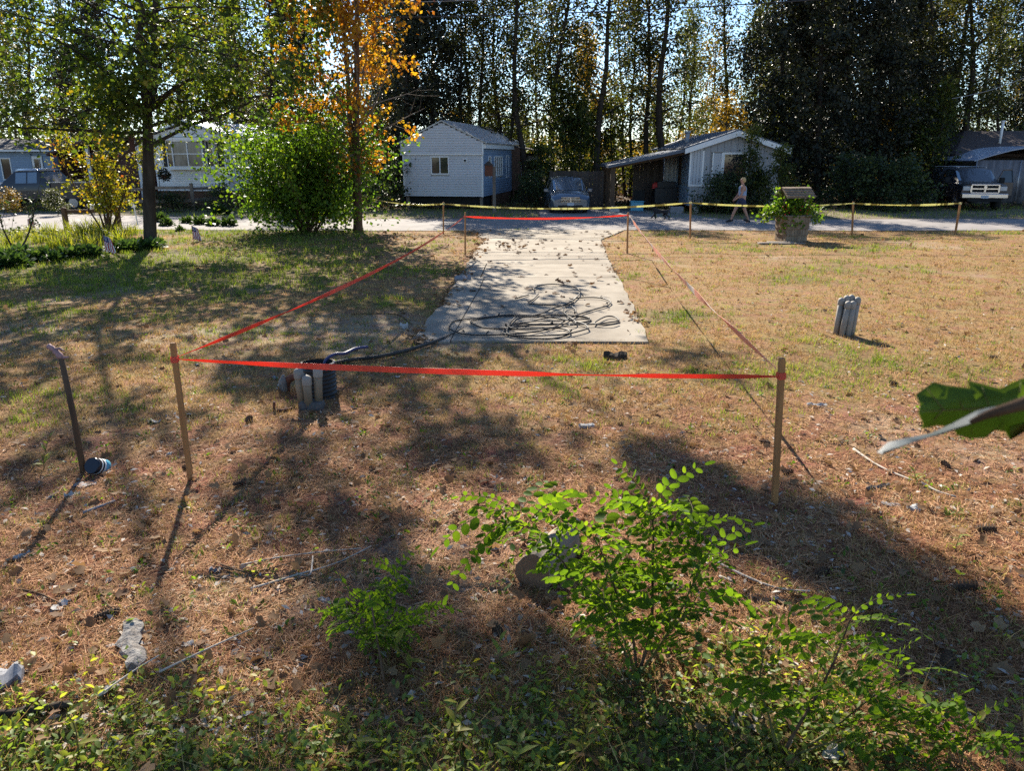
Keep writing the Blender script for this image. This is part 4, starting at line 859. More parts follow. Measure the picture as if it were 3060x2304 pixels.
def woman():
    p = G(2212, 668); t = thing('person', 'blonde person in pale blue sleeveless top and navy shorts walking left along the road', 'person', (p.x, p.y, .034))
    # frame: walks towards -x; y is sideways; height about 1.66 m
    k = 1.0
    pelvis = (0, 0, .90)
    body = [[(0, 0, .90, .13, .15), (-.005, 0, 1.02, .115, .14), (-.01, 0, 1.16, .115, .145), (-.02, 0, 1.30, .11, .16), (-.02, 0, 1.38, .07, .09), (-.03, 0, 1.44, .052, .055), (-.045, 0, 1.50, .07, .068), (-.05, 0, 1.57, .082, .074), (-.045, 0, 1.63, .06, .055)],
            [(0, 0, .90, .13, .15), (-.01, .09, .84, .10), (-.12, .095, .64, .082), (-.21, .10, .46, .06), (-.26, .10, .33, .054), (-.33, .10, .10, .036), (-.35, .10, .065, .04), (-.47, .10, .055, .03)],
            [(0, 0, .90, .13, .15), (.01, -.09, .84, .10), (.06, -.095, .64, .082), (.10, -.10, .46, .06), (.17, -.10, .33, .052), (.26, -.10, .12, .036), (.275, -.10, .07, .04), (.17, -.10, .03, .03)],
            [(-.02, 0, 1.30, .11, .16), (-.02, .16, 1.335, .055), (-.06, .20, 1.18, .043), (-.10, .21, 1.05, .038), (-.19, .20, .93, .031), (-.23, .195, .88, .028), (-.26, .19, .83, .03), (-.275, .185, .78, .012)],
            [(-.02, 0, 1.30, .11, .16), (-.02, -.16, 1.335, .055), (-.055, -.20, 1.18, .043), (-.10, -.21, 1.05, .038), (-.21, -.20, .95, .031), (-.255, -.195, .91, .028), (-.295, -.19, .87, .03), (-.33, -.185, .84, .012)]]
    for s, hx, hz, dx, dz in ((1, -.26, .83, -.012, -.05), (-1, -.295, .87, -.04, -.035)):
        for j, (o_, L_) in enumerate(((-.02, .85), (-.007, 1.0), (.008, .95), (.02, .75))):
            body.append([(hx, s * .19, hz, .03), (hx + dx * .6 + o_ * .5, s * (.19 - o_ * .3), hz + dz * .6, .010), (hx + dx * L_ * 1.4 + o_ * .6, s * (.19 - o_), hz + dz * L_ * 1.5, .008)])
        body.append([(hx, s * .19, hz, .03), (hx - .03, s * .18, hz - .005, .010), (hx - .045, s * .172, hz - .03, .008)])
    skinned('body', body, M['skin'], t)
    skinned('top', [[(.0, 0, .93, .15, .165), (-.005, 0, 1.02, .13, .155), (-.01, 0, 1.16, .13, .16), (-.02, 0, 1.28, .122, .17), (-.02, 0, 1.37, .085, .13)]], M['shirt'], t)
    skinned('shorts', [[(0, 0, .98, .135, .155), (0, 0, .90, .15, .165), (-.01, .09, .82, .118), (-.11, .095, .65, .102), (-.17, .098, .54, .09)], [(0, 0, .90, .15, .165), (.01, -.09, .82, .118), (.055, -.095, .65, .102), (.08, -.098, .54, .09)]], M['shorts'], t)
    hr = skinned('hair', [[(-.015, 0, 1.67, .06, .06), (-.015, 0, 1.60, .098, .088), (.015, 0, 1.52, .078, .085), (.02, 0, 1.46, .05, .07)]], M['hair'], t)
    for s, x, z, tilt in ((1, -.36, .05, -.35), (-1, .24, .045, .5)):
        mb = MB(); ring = []
        for u, hw, hh in ((.09, .03, .035), (.05, .042, .05), (-.03, .045, .048), (-.10, .05, .035), (-.15, .035, .02)):
            ring.append([(u, hw * math.cos(a), max(-.035, hh * math.sin(a))) for a in np.linspace(0, 2 * math.pi, 10, endpoint=False)])
        mb.loft(ring); sh = mb.build('shoe', M['shoe'], t); sh.location = (x, s * .10, z + (.03 if s < 0 else .02)); sh.rotation_euler = (0, tilt * .6, 0); sh.scale = (1.1, 1.1, 1.1)
    f = MB(); f.sphere((-.128, 0, 1.555), .014, 6, 4); f.build('nose', M['skin'], t)
    e = MB(); e.sphere((-.117, .03, 1.575), .009, 6, 4); e.sphere((-.117, -.03, 1.575), .009, 6, 4); e.build('eye', M['shutter'], t)
    mo = MB(); mo.sphere((-.113, 0, 1.525), .014, 6, 4, (.5, 1.3, .35)); mo.build('mouth', M['rust'], t)
    t.scale = (1.02, 1.02, 1.02)
woman()
def dog():
    p = G(1972, 659); d = thing('dog', 'small black curly dog trotting left on the road', 'dog', (p.x, p.y, .034))
    c = [[(.28, 0, .42, .085), (.12, 0, .42, .10, .095), (-.08, 0, .41, .12, .10), (-.24, 0, .45, .105, .09), (-.33, 0, .55, .065), (-.40, 0, .63, .085, .08), (-.50, 0, .60, .05), (-.58, 0, .575, .036)],
         [(.28, 0, .42, .085), (.36, 0, .48, .028), (.42, 0, .56, .026), (.43, 0, .62, .045), (.42, 0, .645, .03)]]
    for s in (-1, 1):
        o = .05 * s
        c.append([(-.24, 0, .45, .105, .09), (-.25, s * .07, .33, .055), (-.27 + o, s * .075, .20, .036), (-.30 + o * 2.2, s * .075, .06 if s > 0 else .11, .034), (-.33 + o * 2.2, s * .075, .03 if s > 0 else .09, .032)])
        c.append([(.28, 0, .42, .085), (.27, s * .07, .32, .065), (.20 - o * 1.5, s * .075, .23, .042), (.33 - o * 1.5, s * .075, .15, .03), (.31 - o * 1.8, s * .075, .04, .034), (.27 - o * 1.8, s * .075, .03, .03)])
    skinned('body', c, M['dog'], d, root=2)
    h = skinned('head_fur', [[(-.36, 0, .70, .06), (-.41, 0, .655, .088, .085), (-.47, 0, .62, .055)]], M['dog_gray'], d)
    for s in (-1, 1):
        e = MB(); e.sphere((-.36, s * .085, .60), .05, 8, 6, (.7, .4, 1.6)); e.build('ear', M['dog'], d)
    n = MB(); n.sphere((-.615, 0, .585), .017, 6, 4); n.build('nose', M['rubber'], d)
    d.scale = (.88, .88, .80)
dog()

# ------------------------------------------------------------------ trees
def branch_path(rng, p0, d, L, n=6, droop=0.0, wob=.12):
    P = [np.array(p0, float)]; d = np.array(d, float)
    for i in range(n):
        d = d + rng.normal(size=3) * wob + np.array([0, 0, droop]); d /= np.linalg.norm(d); P.append(P[-1] + d * L / n)
    return np.array(P)
def grow(rng, trunks, nbr, t0, blen, elev, sub=5, sublen=.5, droop=-.02, prof=None, r_br=.35, wob=.12):
    """trunks: list of (pts, radii). returns bark tubes and leaf anchor points with a direction"""
    tubes = [(p, r, 9) for p, r in trunks]; A = []; D = []
    for p, r in trunks:
        n = len(p); az = rng.uniform(0, 6.28)
        for k in range(max(1, int(nbr / len(trunks)))):
            t = t0 + (1 - t0) * (k + rng.uniform(0, .8)) / (nbr / len(trunks)); t = min(t, .995)
            i = min(int(t * (n - 1)), n - 2); u = t * (n - 1) - i; c = p[i] * (1 - u) + p[i + 1] * u; rr = r[i] * (1 - u) + r[i + 1] * u
            az += 2.4 + rng.normal() * .4; el = elev + rng.normal() * .18 + .5 * (t - .5)
            L = blen * (prof(t) if prof else (1.15 - t * .75)) * rng.uniform(.75, 1.2)
            d = (math.cos(az) * math.cos(el), math.sin(az) * math.cos(el), math.sin(el))
            b = branch_path(rng, c, d, L, 7, droop, wob); rb = np.linspace(rr * r_br + .006, .006, len(b)); tubes.append((b, rb, 5))
            for q in range(sub):
                f = .25 + .75 * (q + rng.uniform(0, 1)) / sub; j = min(int(f * 7), 6); c2 = b[j] + (b[j + 1] - b[j]) * (f * 7 - j if f < 1 else 1)
                d2 = unit(np.array(d) * .7 + rng.normal(size=3) * .65); s_ = branch_path(rng, c2, d2, L * sublen * rng.uniform(.6, 1.1), 4, droop, wob * 1.3)
                tubes.append((s_, np.linspace(max(.004, rb[j] * .5), .003, len(s_)), 3))
                for w_ in s_[1:]: A.append(w_); D.append(d2)
            A.append(b[-1]); D.append(np.array(d))
    return tubes, np.array(A), np.array(D)
def tubes_mesh(name, tubes, m):
    V = []; F = []; o = 0
    for p, r, n in tubes:
        v, f = tube_np(p, r, n); V.append(v); F.append(f + o); o += len(v)
    return npmesh(name, np.concatenate(V), np.concatenate(F), m, True)
def leaves_mesh(name, rng, A, D, n, spread, size, m, T=DIAMOND, hang=.35, wide=1.0, jit=.35, clump=1.0):
    i = rng.integers(0, len(A), n) if clump >= 1 else rng.permutation(len(A))[:max(4, int(len(A) * clump))][rng.integers(0, max(4, int(len(A) * clump)), n)]; pos = A[i] + rng.normal(size=(n, 3)) * spread
    ax = unit(D[i] * .4 + rng.normal(size=(n, 3)) * .75 + np.array([0, 0, -hang])); nr = unit(rng.normal(size=(n, 3)) * .7 + np.array([0, 0, .8]))
    V, F = scatter(T, pos, ax, nr, size * rng.uniform(1 - jit, 1 + jit, n), wide); return npmesh(name, V, F, m)
def taper(n, r0, r1, flare=1.5):
    r = np.linspace(r0, r1, n); r[0] *= flare; 
    if n > 3: r[1] *= 1 + (flare - 1) * .25
    return r
def trunk_line(rng, pts, k=5): return smooth_path(pts, k)
def make_tree(name, label, cat, loc, trunk_me, br_me, leaf_me, group=None, rz=0, tilt=(0, 0), sc=1.0, extra=None):
    t = thing(name, label, cat, loc, rz, group); t.rotation_euler = (tilt[0], tilt[1], rz); t.scale = (sc, sc, sc) if not isinstance(sc, tuple) else sc
    link('trunk', trunk_me, t)
    if br_me: link('branches', br_me, t)
    for q in (leaf_me if isinstance(leaf_me, list) else [leaf_me]):
        if q: tag(link('crown', q, t), kind='stuff')
    return t

def near_trees():
    rng = np.random.default_rng(21)
    # big maple on the left: fork about 4 m up
    Y = 22.9; b = at(447, 722, Y); L = lambda px, py, dy=0: tuple(at(px, py, Y + dy) - Vector((b.x, b.y, 0)))
    main = trunk_line(rng, [(0, 0, -.15), L(447, 640), L(444, 520), L(442, 420), L(440, 330), L(430, 240), L(415, 110), L(405, -20), (-1.3, .4, 9.4), (-1.2, .6, 12.2), (-1.3, .5, 16.8)])
    sec = trunk_line(rng, [L(440, 335), L(452, 300), L(459, 220, .1), L(462, 80, .3), L(466, -40, .5), (1.1, .9, 9.2), (3.2, 1.0, 14.5), (3.9, 1.4, 16.9)])
    limb1 = trunk_line(rng, [L(437, 322), L(400, 312, -.3), L(340, 302, -.7), L(270, 325, -1.2), L(215, 350, -1.5), L(170, 372, -1.7)])
    limb2 = trunk_line(rng, [L(450, 325), L(480, 298, -.2), L(510, 272, -.4), L(560, 240, -.5), L(620, 225, -.4), L(690, 215, -.2)])
    limb3 = trunk_line(rng, [L(432, 255), L(400, 190, .3), L(350, 110, .7), L(300, 40, 1.1), (-2.2, 1.8, 8.2)])
    tk = [(main, taper(len(main), .19, .04, 1.4)), (sec, np.linspace(.11, .03, len(sec))), (limb1, np.linspace(.07, .012, len(limb1))), (limb2, np.linspace(.09, .014, len(limb2))), (limb3, np.linspace(.07, .015, len(limb3)))]
    t1, A1, D1 = grow(rng, [tk[0], tk[1]], 60, .27, 3.6, .35, 6, .5, -.035, lambda t: .75 + .6 * math.sin(min(t * 1.25, 1) * math.pi))
    t2, A2, D2 = grow(rng, tk[2:], 24, .25, 1.9, .1, 6, .55, -.06, lambda t: 1)
    top = [(p[p[:, 2] > 6.8], r[p[:, 2] > 6.8]) for p, r in tk[:2]]
    t3, A3, D3 = grow(rng, top, 50, .05, 5.4, .28, 7, .45, -.02, lambda t: 1.1 - .45 * t)  # unseen upper crown, widened and extended to shade the left foreground
    k3 = fbm(A3[:, 0] + A3[:, 2] * .7, A3[:, 1] - A3[:, 2] * .5, .75, 41) > -.22; A3, D3 = A3[k3], D3[k3]
    A = np.concatenate([A1, A2]); D = np.concatenate([D1, D2]); keep = A[:, 2] < 8.5; A = A[keep]; D = D[keep]
    up = leaves_mesh('crown', rng, A3, D3, 18500, .22, .19, M['lf_maple'], DIAMOND, .4, clump=.3)
    keep = A[:, 2] > 2.75 - .25 * np.clip(A[:, 0] - 1.2, 0, 2); A = A[keep]; D = D[keep]
    t = make_tree('maple_tree', 'big forked green maple with a dark trunk at the left of the yard', 'tree', (b.x, b.y, 0), tubes_mesh('trunk', [q for q in tk and [(p, r, 12) for p, r in tk]], M['bark']), tubes_mesh('branches', t1[2:] + t2[3:] + t3[2:], M['bark']),
                  [leaves_mesh('crown', rng, A, D, 13500, .19, .115, M['lf_maple'], LOBED, .5, clump=.4), up])
    sgn = MB(); sgn.box(-.075, .075, -.03, .01, 2.62, 3.02, .01); sgn.prism([(-.1, 3.02), (.1, 3.02), (0, 3.12)], -.06, .01)
    s2 = thing('nesting_box', 'small red-brown nesting box fixed to the maple trunk', 'birdhouse', (b.x - .02, b.y - .235, 0)); sgn.build('box', M['shed_red'], s2)
    # orange maple
    Y = 26.9; b = at(1070, 700, Y)
    L = lambda px, py, dy=0: tuple(at(px, py, Y + dy) - Vector((b.x, b.y, 0)))
    m1 = trunk_line(rng, [(0, 0, -.15), L(1068, 600), L(1066, 520), L(1064, 430), L(1064, 350), L(1066, 250), L(1066, 120), L(1064, 0), (.05, .1, 9), (.5, .2, 12.5), (1.25, .2, 17.6)])
    m2 = trunk_line(rng, [L(1060, 520), L(1050, 420), L(1044, 340), L(1040, 240), L(1030, 130), L(1020, 10), (-.75, .2, 9.0), (-1.1, .3, 13.5)])
    tk = [(m1, taper(len(m1), .165, .025, 1.5)), (m2, np.linspace(.10, .02, len(m2)))]
    t1, A, D = grow(rng, tk, 62, .12, 2.2, .78, 5, .42, -.01, lambda t: .55 + .65 * math.sin(min(.15 + t * .95, 1) * math.pi))
    left = (A[:, 0] < .35) | (A[:, 2] < 3.4) | (rng.random(len(A)) < .32) | (A[:, 2] > 5.2); A2, D2 = A[left], D[left]
    keep = (A2[:, 2] > 1.3) & (A2[:, 2] < 9); A2, D2 = A2[keep], D2[keep]
    top = [(p[p[:, 2] > 7.5], r[p[:, 2] > 7.5]) for p, r in tk]
    t3, A3, D3 = grow(rng, [(p[p[:, 2] < 14.0], r[p[:, 2] < 14.0]) for p, r in top], 40, .05, 3.0, .3, 7, .45, -.02, lambda t: 1.05 - .25 * t)  # upper crown above the view, filled out to cast shade on the yard
    k3 = (A3[:, 2] < 14.4) & (fbm(A3[:, 0] + A3[:, 2] * .7, A3[:, 1] - A3[:, 2] * .5, .9, 43) > -.2); A3, D3 = A3[k3], D3[k3]
    lead = [(p[p[:, 2] > 13.6], r[p[:, 2] > 13.6]) for p, r in top[:1]]; t4, A4, D4 = grow(rng, lead, 16, .05, .38, .5, 4, .4, 0, lambda t: 1.1 - .6 * t); t3 = t3 + t4; A3 = np.concatenate([A3, A4, A4]); D3 = np.concatenate([D3, D4, D4])
    up = leaves_mesh('crown', rng, A3, D3, 10500, .20, .18, M['lf_orange'], DIAMOND, .4, clump=.3)
    make_tree('orange_tree', 'slim twin-stemmed maple in orange autumn leaf beside the round bush', 'tree', (b.x, b.y, 0), tubes_mesh('trunk', [(p, r, 10) for p, r in tk], M['bark_brown']), tubes_mesh('branches', t1[2:] + t3[2:], M['bark_pale']),
              [leaves_mesh('crown', rng, A2, D2, 6200, .15, .125, M['lf_orange'], LOBED, .6, clump=.45), up])
    # round bright bush
    b = G(915, 694); pts = []; ds = []; st = []
    for k in range(26):
        az = rng.uniform(0, 6.28); el = rng.uniform(.75, 1.5); r0 = rng.uniform(0, .35); hgt = rng.uniform(3.0, 4.9)
        s_ = branch_path(rng, (math.cos(az) * r0, math.sin(az) * r0, 0), (math.cos(az) * math.cos(el), math.sin(az) * math.cos(el), math.sin(el)), hgt, 8, -.01, .09)
        st.append((s_, np.linspace(.03, .006, 9), 5))
        for q in range(7):
            j = rng.integers(2, 9); d2 = unit(rng.normal(size=3) + np.array([math.cos(az), math.sin(az), .5])); tw = branch_path(rng, s_[j], d2, rng.uniform(.4, .85), 3, 0, .2); st.append((tw, np.linspace(.008, .003, 4), 3))
            for w_ in tw: pts.append(w_); ds.append(d2)
        for w_ in s_[3:]: pts.append(w_); ds.append(np.array([0, 0, 1.0]))
    pts = np.array(pts); pts[:, 2] = np.maximum(pts[:, 2], .3); n = 1500
    low = np.stack([rng.normal(size=n) * 1.0, rng.normal(size=n) * .85, rng.uniform(.35, 3.2, n)], 1); pts = np.concatenate([pts, low]); ds = np.concatenate([np.array(ds), rand_dirs(rng, n)])
    make_tree('round_bush', 'large round bright green bush left of the orange maple', 'bush', (b.x, b.y + .2, 0), tubes_mesh('stems', st, M['bark_brown']), None, leaves_mesh('foliage', rng, pts, ds, 19000, .19, .13, M['lf_bush'], DIAMOND, .2))
    # small yellow tree behind the garden
    b = at(352, 690, 25.6); st = []; pts = []; ds = []
    for k in range(13):
        az = rng.uniform(0, 6.28); el = rng.uniform(1.15, 1.52); s_ = branch_path(rng, (math.cos(az) * .06, math.sin(az) * .06, -.05), (math.cos(az) * math.cos(el), math.sin(az) * math.cos(el), math.sin(el)), rng.uniform(2.2, 3.6), 8, 0, .09)
        st.append((s_, np.linspace(.035, .006, 9), 5))
        for q in range(9):
            j = rng.integers(2, 9); d2 = unit(rng.normal(size=3) + np.array([math.cos(az), math.sin(az), .4])); tw = branch_path(rng, s_[j], d2, rng.uniform(.3, .8), 3, 0, .2); st.append((tw, np.linspace(.007, .003, 4), 3))
            for w_ in tw: pts.append(w_); ds.append(d2)
    PP = np.array(pts)
    make_tree('small_yellow_tree', 'small multi-stemmed tree with yellow and red leaves behind the garden rail', 'tree', (b.x - .35, b.y, 0), tubes_mesh('stems', st, M['bark_brown']), None, leaves_mesh('foliage', rng, PP[PP[:, 2] > .85], np.array(ds)[PP[:, 2] > .85], 3300, .13, .10, M['lf_yellow'], DIAMOND, .3))
near_trees()

def woods():
    rng = np.random.default_rng(77)
    PR = {}
    def proto(key, n, H, r0, t0, nb, bl, el, leaves, lsize, lm, wander=.25, sub=5, spread=.3, droop=-.01, prof=None, bark='bark', hang=.2):
        for i in range(n):
            pts = [(0, 0, -.2)]; x = y = 0
            for k in range(1, 7): x += rng.normal() * wander * .5; y += rng.normal() * wander * .5; pts.append((x, y, H * k / 6))
            tk = [(smooth_path(pts, 3), None)]; tk = [(tk[0][0], taper(len(tk[0][0]), r0, .03, 1.45))]
            t, A, D = grow(rng, tk, nb, t0, bl, el, sub, .45, droop, prof)
            PR[key, i] = (tubes_mesh('trunk', t[:1], M[bark]), tubes_mesh('branches', t[1:], M[bark]), leaves_mesh('crown', rng, A, D, leaves, spread, lsize, M[lm], DIAMOND, hang, clump=.30 if key in ('tall', 'mixed', 'gold') else .5))
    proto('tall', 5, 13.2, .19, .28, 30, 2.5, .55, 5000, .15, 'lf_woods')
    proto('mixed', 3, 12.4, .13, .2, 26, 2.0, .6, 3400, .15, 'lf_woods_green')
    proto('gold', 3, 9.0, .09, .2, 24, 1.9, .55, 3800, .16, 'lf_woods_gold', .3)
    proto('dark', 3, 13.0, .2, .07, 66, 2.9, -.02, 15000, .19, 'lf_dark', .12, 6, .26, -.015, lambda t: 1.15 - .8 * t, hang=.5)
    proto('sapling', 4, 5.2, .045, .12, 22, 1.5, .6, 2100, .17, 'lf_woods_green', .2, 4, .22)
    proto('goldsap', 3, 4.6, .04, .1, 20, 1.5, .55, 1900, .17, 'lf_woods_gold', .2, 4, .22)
    proto('shrub', 3, 1.9, .03, .05, 22, 1.25, .45, 2200, .13, 'lf_shrub_dark', .1, 5, .16, prof=lambda t: 1.05 - .4 * t)
    T = []
    # trunks seen one by one: foot x, x where it leaves the frame, distance, kind, size
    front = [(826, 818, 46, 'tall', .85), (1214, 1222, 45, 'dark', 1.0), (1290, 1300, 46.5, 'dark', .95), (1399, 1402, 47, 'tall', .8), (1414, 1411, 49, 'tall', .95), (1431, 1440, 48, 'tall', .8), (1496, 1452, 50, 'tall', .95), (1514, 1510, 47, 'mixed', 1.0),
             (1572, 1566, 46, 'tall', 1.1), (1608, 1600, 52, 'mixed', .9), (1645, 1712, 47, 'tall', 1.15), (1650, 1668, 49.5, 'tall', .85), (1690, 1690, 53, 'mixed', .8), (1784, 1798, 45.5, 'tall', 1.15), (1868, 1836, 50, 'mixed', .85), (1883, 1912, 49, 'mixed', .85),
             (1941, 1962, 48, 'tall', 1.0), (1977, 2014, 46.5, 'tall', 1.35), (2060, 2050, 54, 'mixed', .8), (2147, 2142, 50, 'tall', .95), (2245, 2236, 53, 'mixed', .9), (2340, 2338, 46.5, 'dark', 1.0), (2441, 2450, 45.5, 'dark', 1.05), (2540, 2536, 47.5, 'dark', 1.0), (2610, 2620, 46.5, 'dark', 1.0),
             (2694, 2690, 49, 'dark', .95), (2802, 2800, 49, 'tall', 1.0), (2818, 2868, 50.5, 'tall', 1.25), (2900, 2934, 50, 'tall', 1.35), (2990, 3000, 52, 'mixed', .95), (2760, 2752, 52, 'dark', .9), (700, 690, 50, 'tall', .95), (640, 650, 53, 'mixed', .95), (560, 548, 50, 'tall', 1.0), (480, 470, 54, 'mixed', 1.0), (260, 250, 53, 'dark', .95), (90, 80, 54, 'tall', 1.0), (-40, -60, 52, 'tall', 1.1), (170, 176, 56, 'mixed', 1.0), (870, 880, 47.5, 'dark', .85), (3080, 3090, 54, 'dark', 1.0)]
    desc = {'tall': 'tall dark bare-trunked tree', 'mixed': 'slender green-leaved tree', 'dark': 'dense dark evergreen tree', 'gold': 'golden autumn tree', 'sapling': 'bright green sapling', 'goldsap': 'low gold-leaved sapling', 'shrub': 'dark leafy shrub'}
    def where(px):
        for lim, wd in ((240, 'above the blue home'), (460, 'above the red-brown shed'), (760, 'above the white house'), (1190, 'behind the orange maple'), (1450, 'over the clapboard house roof'), (1625, 'over the porch deck'), (1760, 'rising behind the minivan'), (1935, 'over the carport roof'), (2090, 'behind the gray house ridge'), (2330, 'over the gray house gable'), (2720, 'behind the wishing well'), (2900, 'behind the black pickup')):
            if px < lim: return wd
        return 'beside the brown roof'
    ORD = ['first', 'second', 'third', 'fourth', 'fifth', 'sixth', 'seventh', 'eighth', 'ninth', 'tenth']
    buckets = {}
    for q in sorted(front): buckets.setdefault((q[3], where(q[0])), []).append(q)
    cnt = {}
    for q in front:
        px, tx, Y, kind, sc = q; key = (kind, where(px)); grp = buckets[key]; i = grp.index(q)
        lab = f'{desc[kind]} {where(px)}' + ('' if len(grp) == 1 else f', {ORD[i]} of {len(grp)} from the left')
        cnt[kind] = cnt.get(kind, -1) + 1; tr, br, lf = PR[kind, cnt[kind] % (3 if kind != 'tall' else 5)]
        a = at(px, 560, Y); b2 = at(tx, 0, Y); tilt = math.atan2(b2.x - a.x, b2.z - a.z); hs = sc if kind == 'dark' else max(.92, min(sc, 1.08))
        t = make_tree('forest_tree', lab, 'tree', (a.x - math.tan(tilt) * a.z, Y, 0), tr, br, lf, 'trees at the edge of the woods')
        R_ = Euler((0, tilt, 0)).to_matrix() @ Euler((0, 0, rng.uniform(0, 6.28))).to_matrix(); t.rotation_euler = R_.to_euler(); t.scale = (sc, sc, hs)
    ORD.extend(['eleventh', 'twelfth', 'thirteenth', 'fourteenth', 'fifteenth', 'sixteenth', 'seventeenth', 'eighteenth', 'nineteenth', 'twentieth'])
    def number(L):
        L.sort(key=lambda q: q[0]); b = {}
        for q in L: b.setdefault((q[1], where(q[0])), []).append(q)
        for (k, wh), grp in b.items():
            for i, q in enumerate(grp): q[2]['label'] = q[2]['label'] + ' ' + wh + ('' if len(grp) == 1 else f', {ORD[i]} from left')
    deep = []; low = []
    # deeper rows
    for k in range(46):
        Y = rng.uniform(56, 84); px = rng.uniform(-150, 3200) if k % 2 else (rng.uniform(-150, 1250) if k % 4 else rng.uniform(2050, 3200)); kind = rng.choice(['tall', 'mixed', 'mixed', 'gold', 'tall']) if not (2250 < px < 2800) else rng.choice(['dark', 'mixed', 'tall'])
        if 1450 < px < 2050 and kind == 'tall': kind = 'mixed'
        tr, br, lf = PR[kind, int(rng.integers(3))]; a = at(px, 500, Y); sc = rng.uniform(.9, 1.2) * (1 + (Y - 56) * .008)
        deep.append((px, kind, make_tree('forest_tree', {'tall': 'tall dark tree deep in the woods', 'mixed': 'slender green tree deep in the woods', 'gold': 'golden tree deep in the woods', 'dark': 'dark evergreen deep in the woods'}[kind],
                  'tree', (a.x, Y, 0), tr, br, lf, 'trees deep in the woods', rng.uniform(0, 6.28), (rng.normal() * .03, rng.normal() * .03), sc)))
    for k in range(64):
        Y = rng.uniform(44.5, 66); px = rng.uniform(-100, 3150); kind = rng.choice(['sapling', 'goldsap', 'sapling'] if px < 2250 else ['sapling', 'shrub', 'sapling', 'goldsap'])
        if 1250 < px < 1480 and Y < 52: Y = rng.uniform(53, 66)
        tr, br, lf = PR[kind, int(rng.integers(3))]; a = at(px, 500, Y); sc = rng.uniform(.75, 1.15)
        low.append((px, kind, make_tree('understory_tree', {'sapling': 'bright green sapling among the trunks', 'goldsap': 'low gold-leaved sapling among the trunks', 'shrub': 'dark low shrub under the woods'}[kind], 'tree', (a.x, Y, 0), tr, br, lf, 'saplings under the woods', rng.uniform(0, 6.28), (0, 0), sc)))
    number(deep); number(low)
    # shrubs placed one by one
    for px, py, Y, kind, sc, lab in ((2140, 612, 35.6, 'shrub', (.75, .75, .8), 'dark shrub under the left part of the gray house window'), (2190, 612, 35.4, 'shrub', (.7, .7, .72), 'dark shrub in front of the gray house, behind the walking person'), (2270, 612, 35.7, 'shrub', (.7, .7, .8), 'dark shrub between the walking person and the wishing well'),
             (2240, 600, 35.3, 'sapling', (.5, .5, .66), 'thin leafy sapling before the gray house gable'), (2330, 600, 34.8, 'sapling', (.62, .62, .52), 'bright leafy sapling just left of the wishing well roof'),
             (2620, 606, 38.2, 'shrub', (1.5, 1.2, 1.12), 'big dark spreading shrub left of the black pickup, left half'), (2710, 606, 37.6, 'shrub', (1.2, 1.1, .95), 'dark spreading shrub close beside the black pickup'), (2540, 606, 39.5, 'shrub', (1.2, 1.1, 1.0), 'dark spreading shrub right of the wishing well'),
             (1610, 575, 42.0, 'sapling', (.85, .85, .55), 'dark green leafy shrub between deck and board fence'), (1590, 600, 39.5, 'shrub', (.7, .7, .75), 'low dark shrub below the porch deck'), (1130, 612, 38.9, 'shrub', (1.1, 1.1, 1.1), 'dark shrub at the left corner of the clapboard house'), (1060, 618, 38.0, 'shrub', (1.1, 1.1, .95), 'dark shrub behind the orange maple trunk'),
             (650, 632, 36.6, 'shrub', (.6, .6, .5), 'low pale shrub by the split rail fence end'), (520, 634, 36.9, 'shrub', (.8, .6, .4), 'low red-tinged shrub along the split rail fence'), (40, 640, 34.6, 'goldsap', (.4, .4, .22), 'low rusty shrub in front of the left pickup'), (170, 640, 34.2, 'sapling', (.4, .4, .2), 'low green shrub in front of the left pickup')):
        tr, br, lf = PR[kind, hash(lab) % 3 if False else (px % 3)]; a = at(px, py, Y)
        make_tree('shrub', lab, 'shrub', (a.x, Y, 0), tr, br, lf, None, px * .37, (0, 0), sc)
    # far wood seen between the trunks: one mass of low leaves
    n = 26000; x = rng.uniform(-75, 75, n); y = rng.uniform(74, 108, n); hgt = 3.6 + 1.4 * fbm(x, y, .12, 31) + .03 * (y - 74); z = rng.uniform(0, 1, n) ** .8 * hgt
    pos = np.stack([x, y, z], 1); V, F = scatter(DIAMOND, pos, rand_dirs(rng, n), unit(rng.normal(size=(n, 3)) + np.array([0, 0, .6])), rng.uniform(.35, .8, n)); h = n // 2
    tag(link('distant_woods', npmesh('distant_woods', V[:h * 4], F[:h], M['lf_woods_green'])), 'far-off green undergrowth between the trunks', kind='stuff')
    tag(link('distant_autumn_woods', npmesh('distant_autumn_woods', V[h * 4:], F[h:] - h * 4, M['lf_woods_gold'])), 'far-off golden undergrowth between the trunks', kind='stuff')
    # thickets at the foot of the woods
    n = 17000; x = rng.uniform(-46, 46, n); y = rng.uniform(50, 70, n); z = rng.uniform(0, 1, n) ** 1.3 * (1.6 + .9 * fbm(x, y, .2, 8))
    V, F = scatter(DIAMOND, np.stack([x, y, z], 1), rand_dirs(rng, n), unit(rng.normal(size=(n, 3)) + np.array([0, 0, .6])), rng.uniform(.2, .42, n))
    tag(link('undergrowth', npmesh('undergrowth', V, F, M['lf_woods'])), 'tangled undergrowth on the floor of the woods', kind='stuff')
woods()

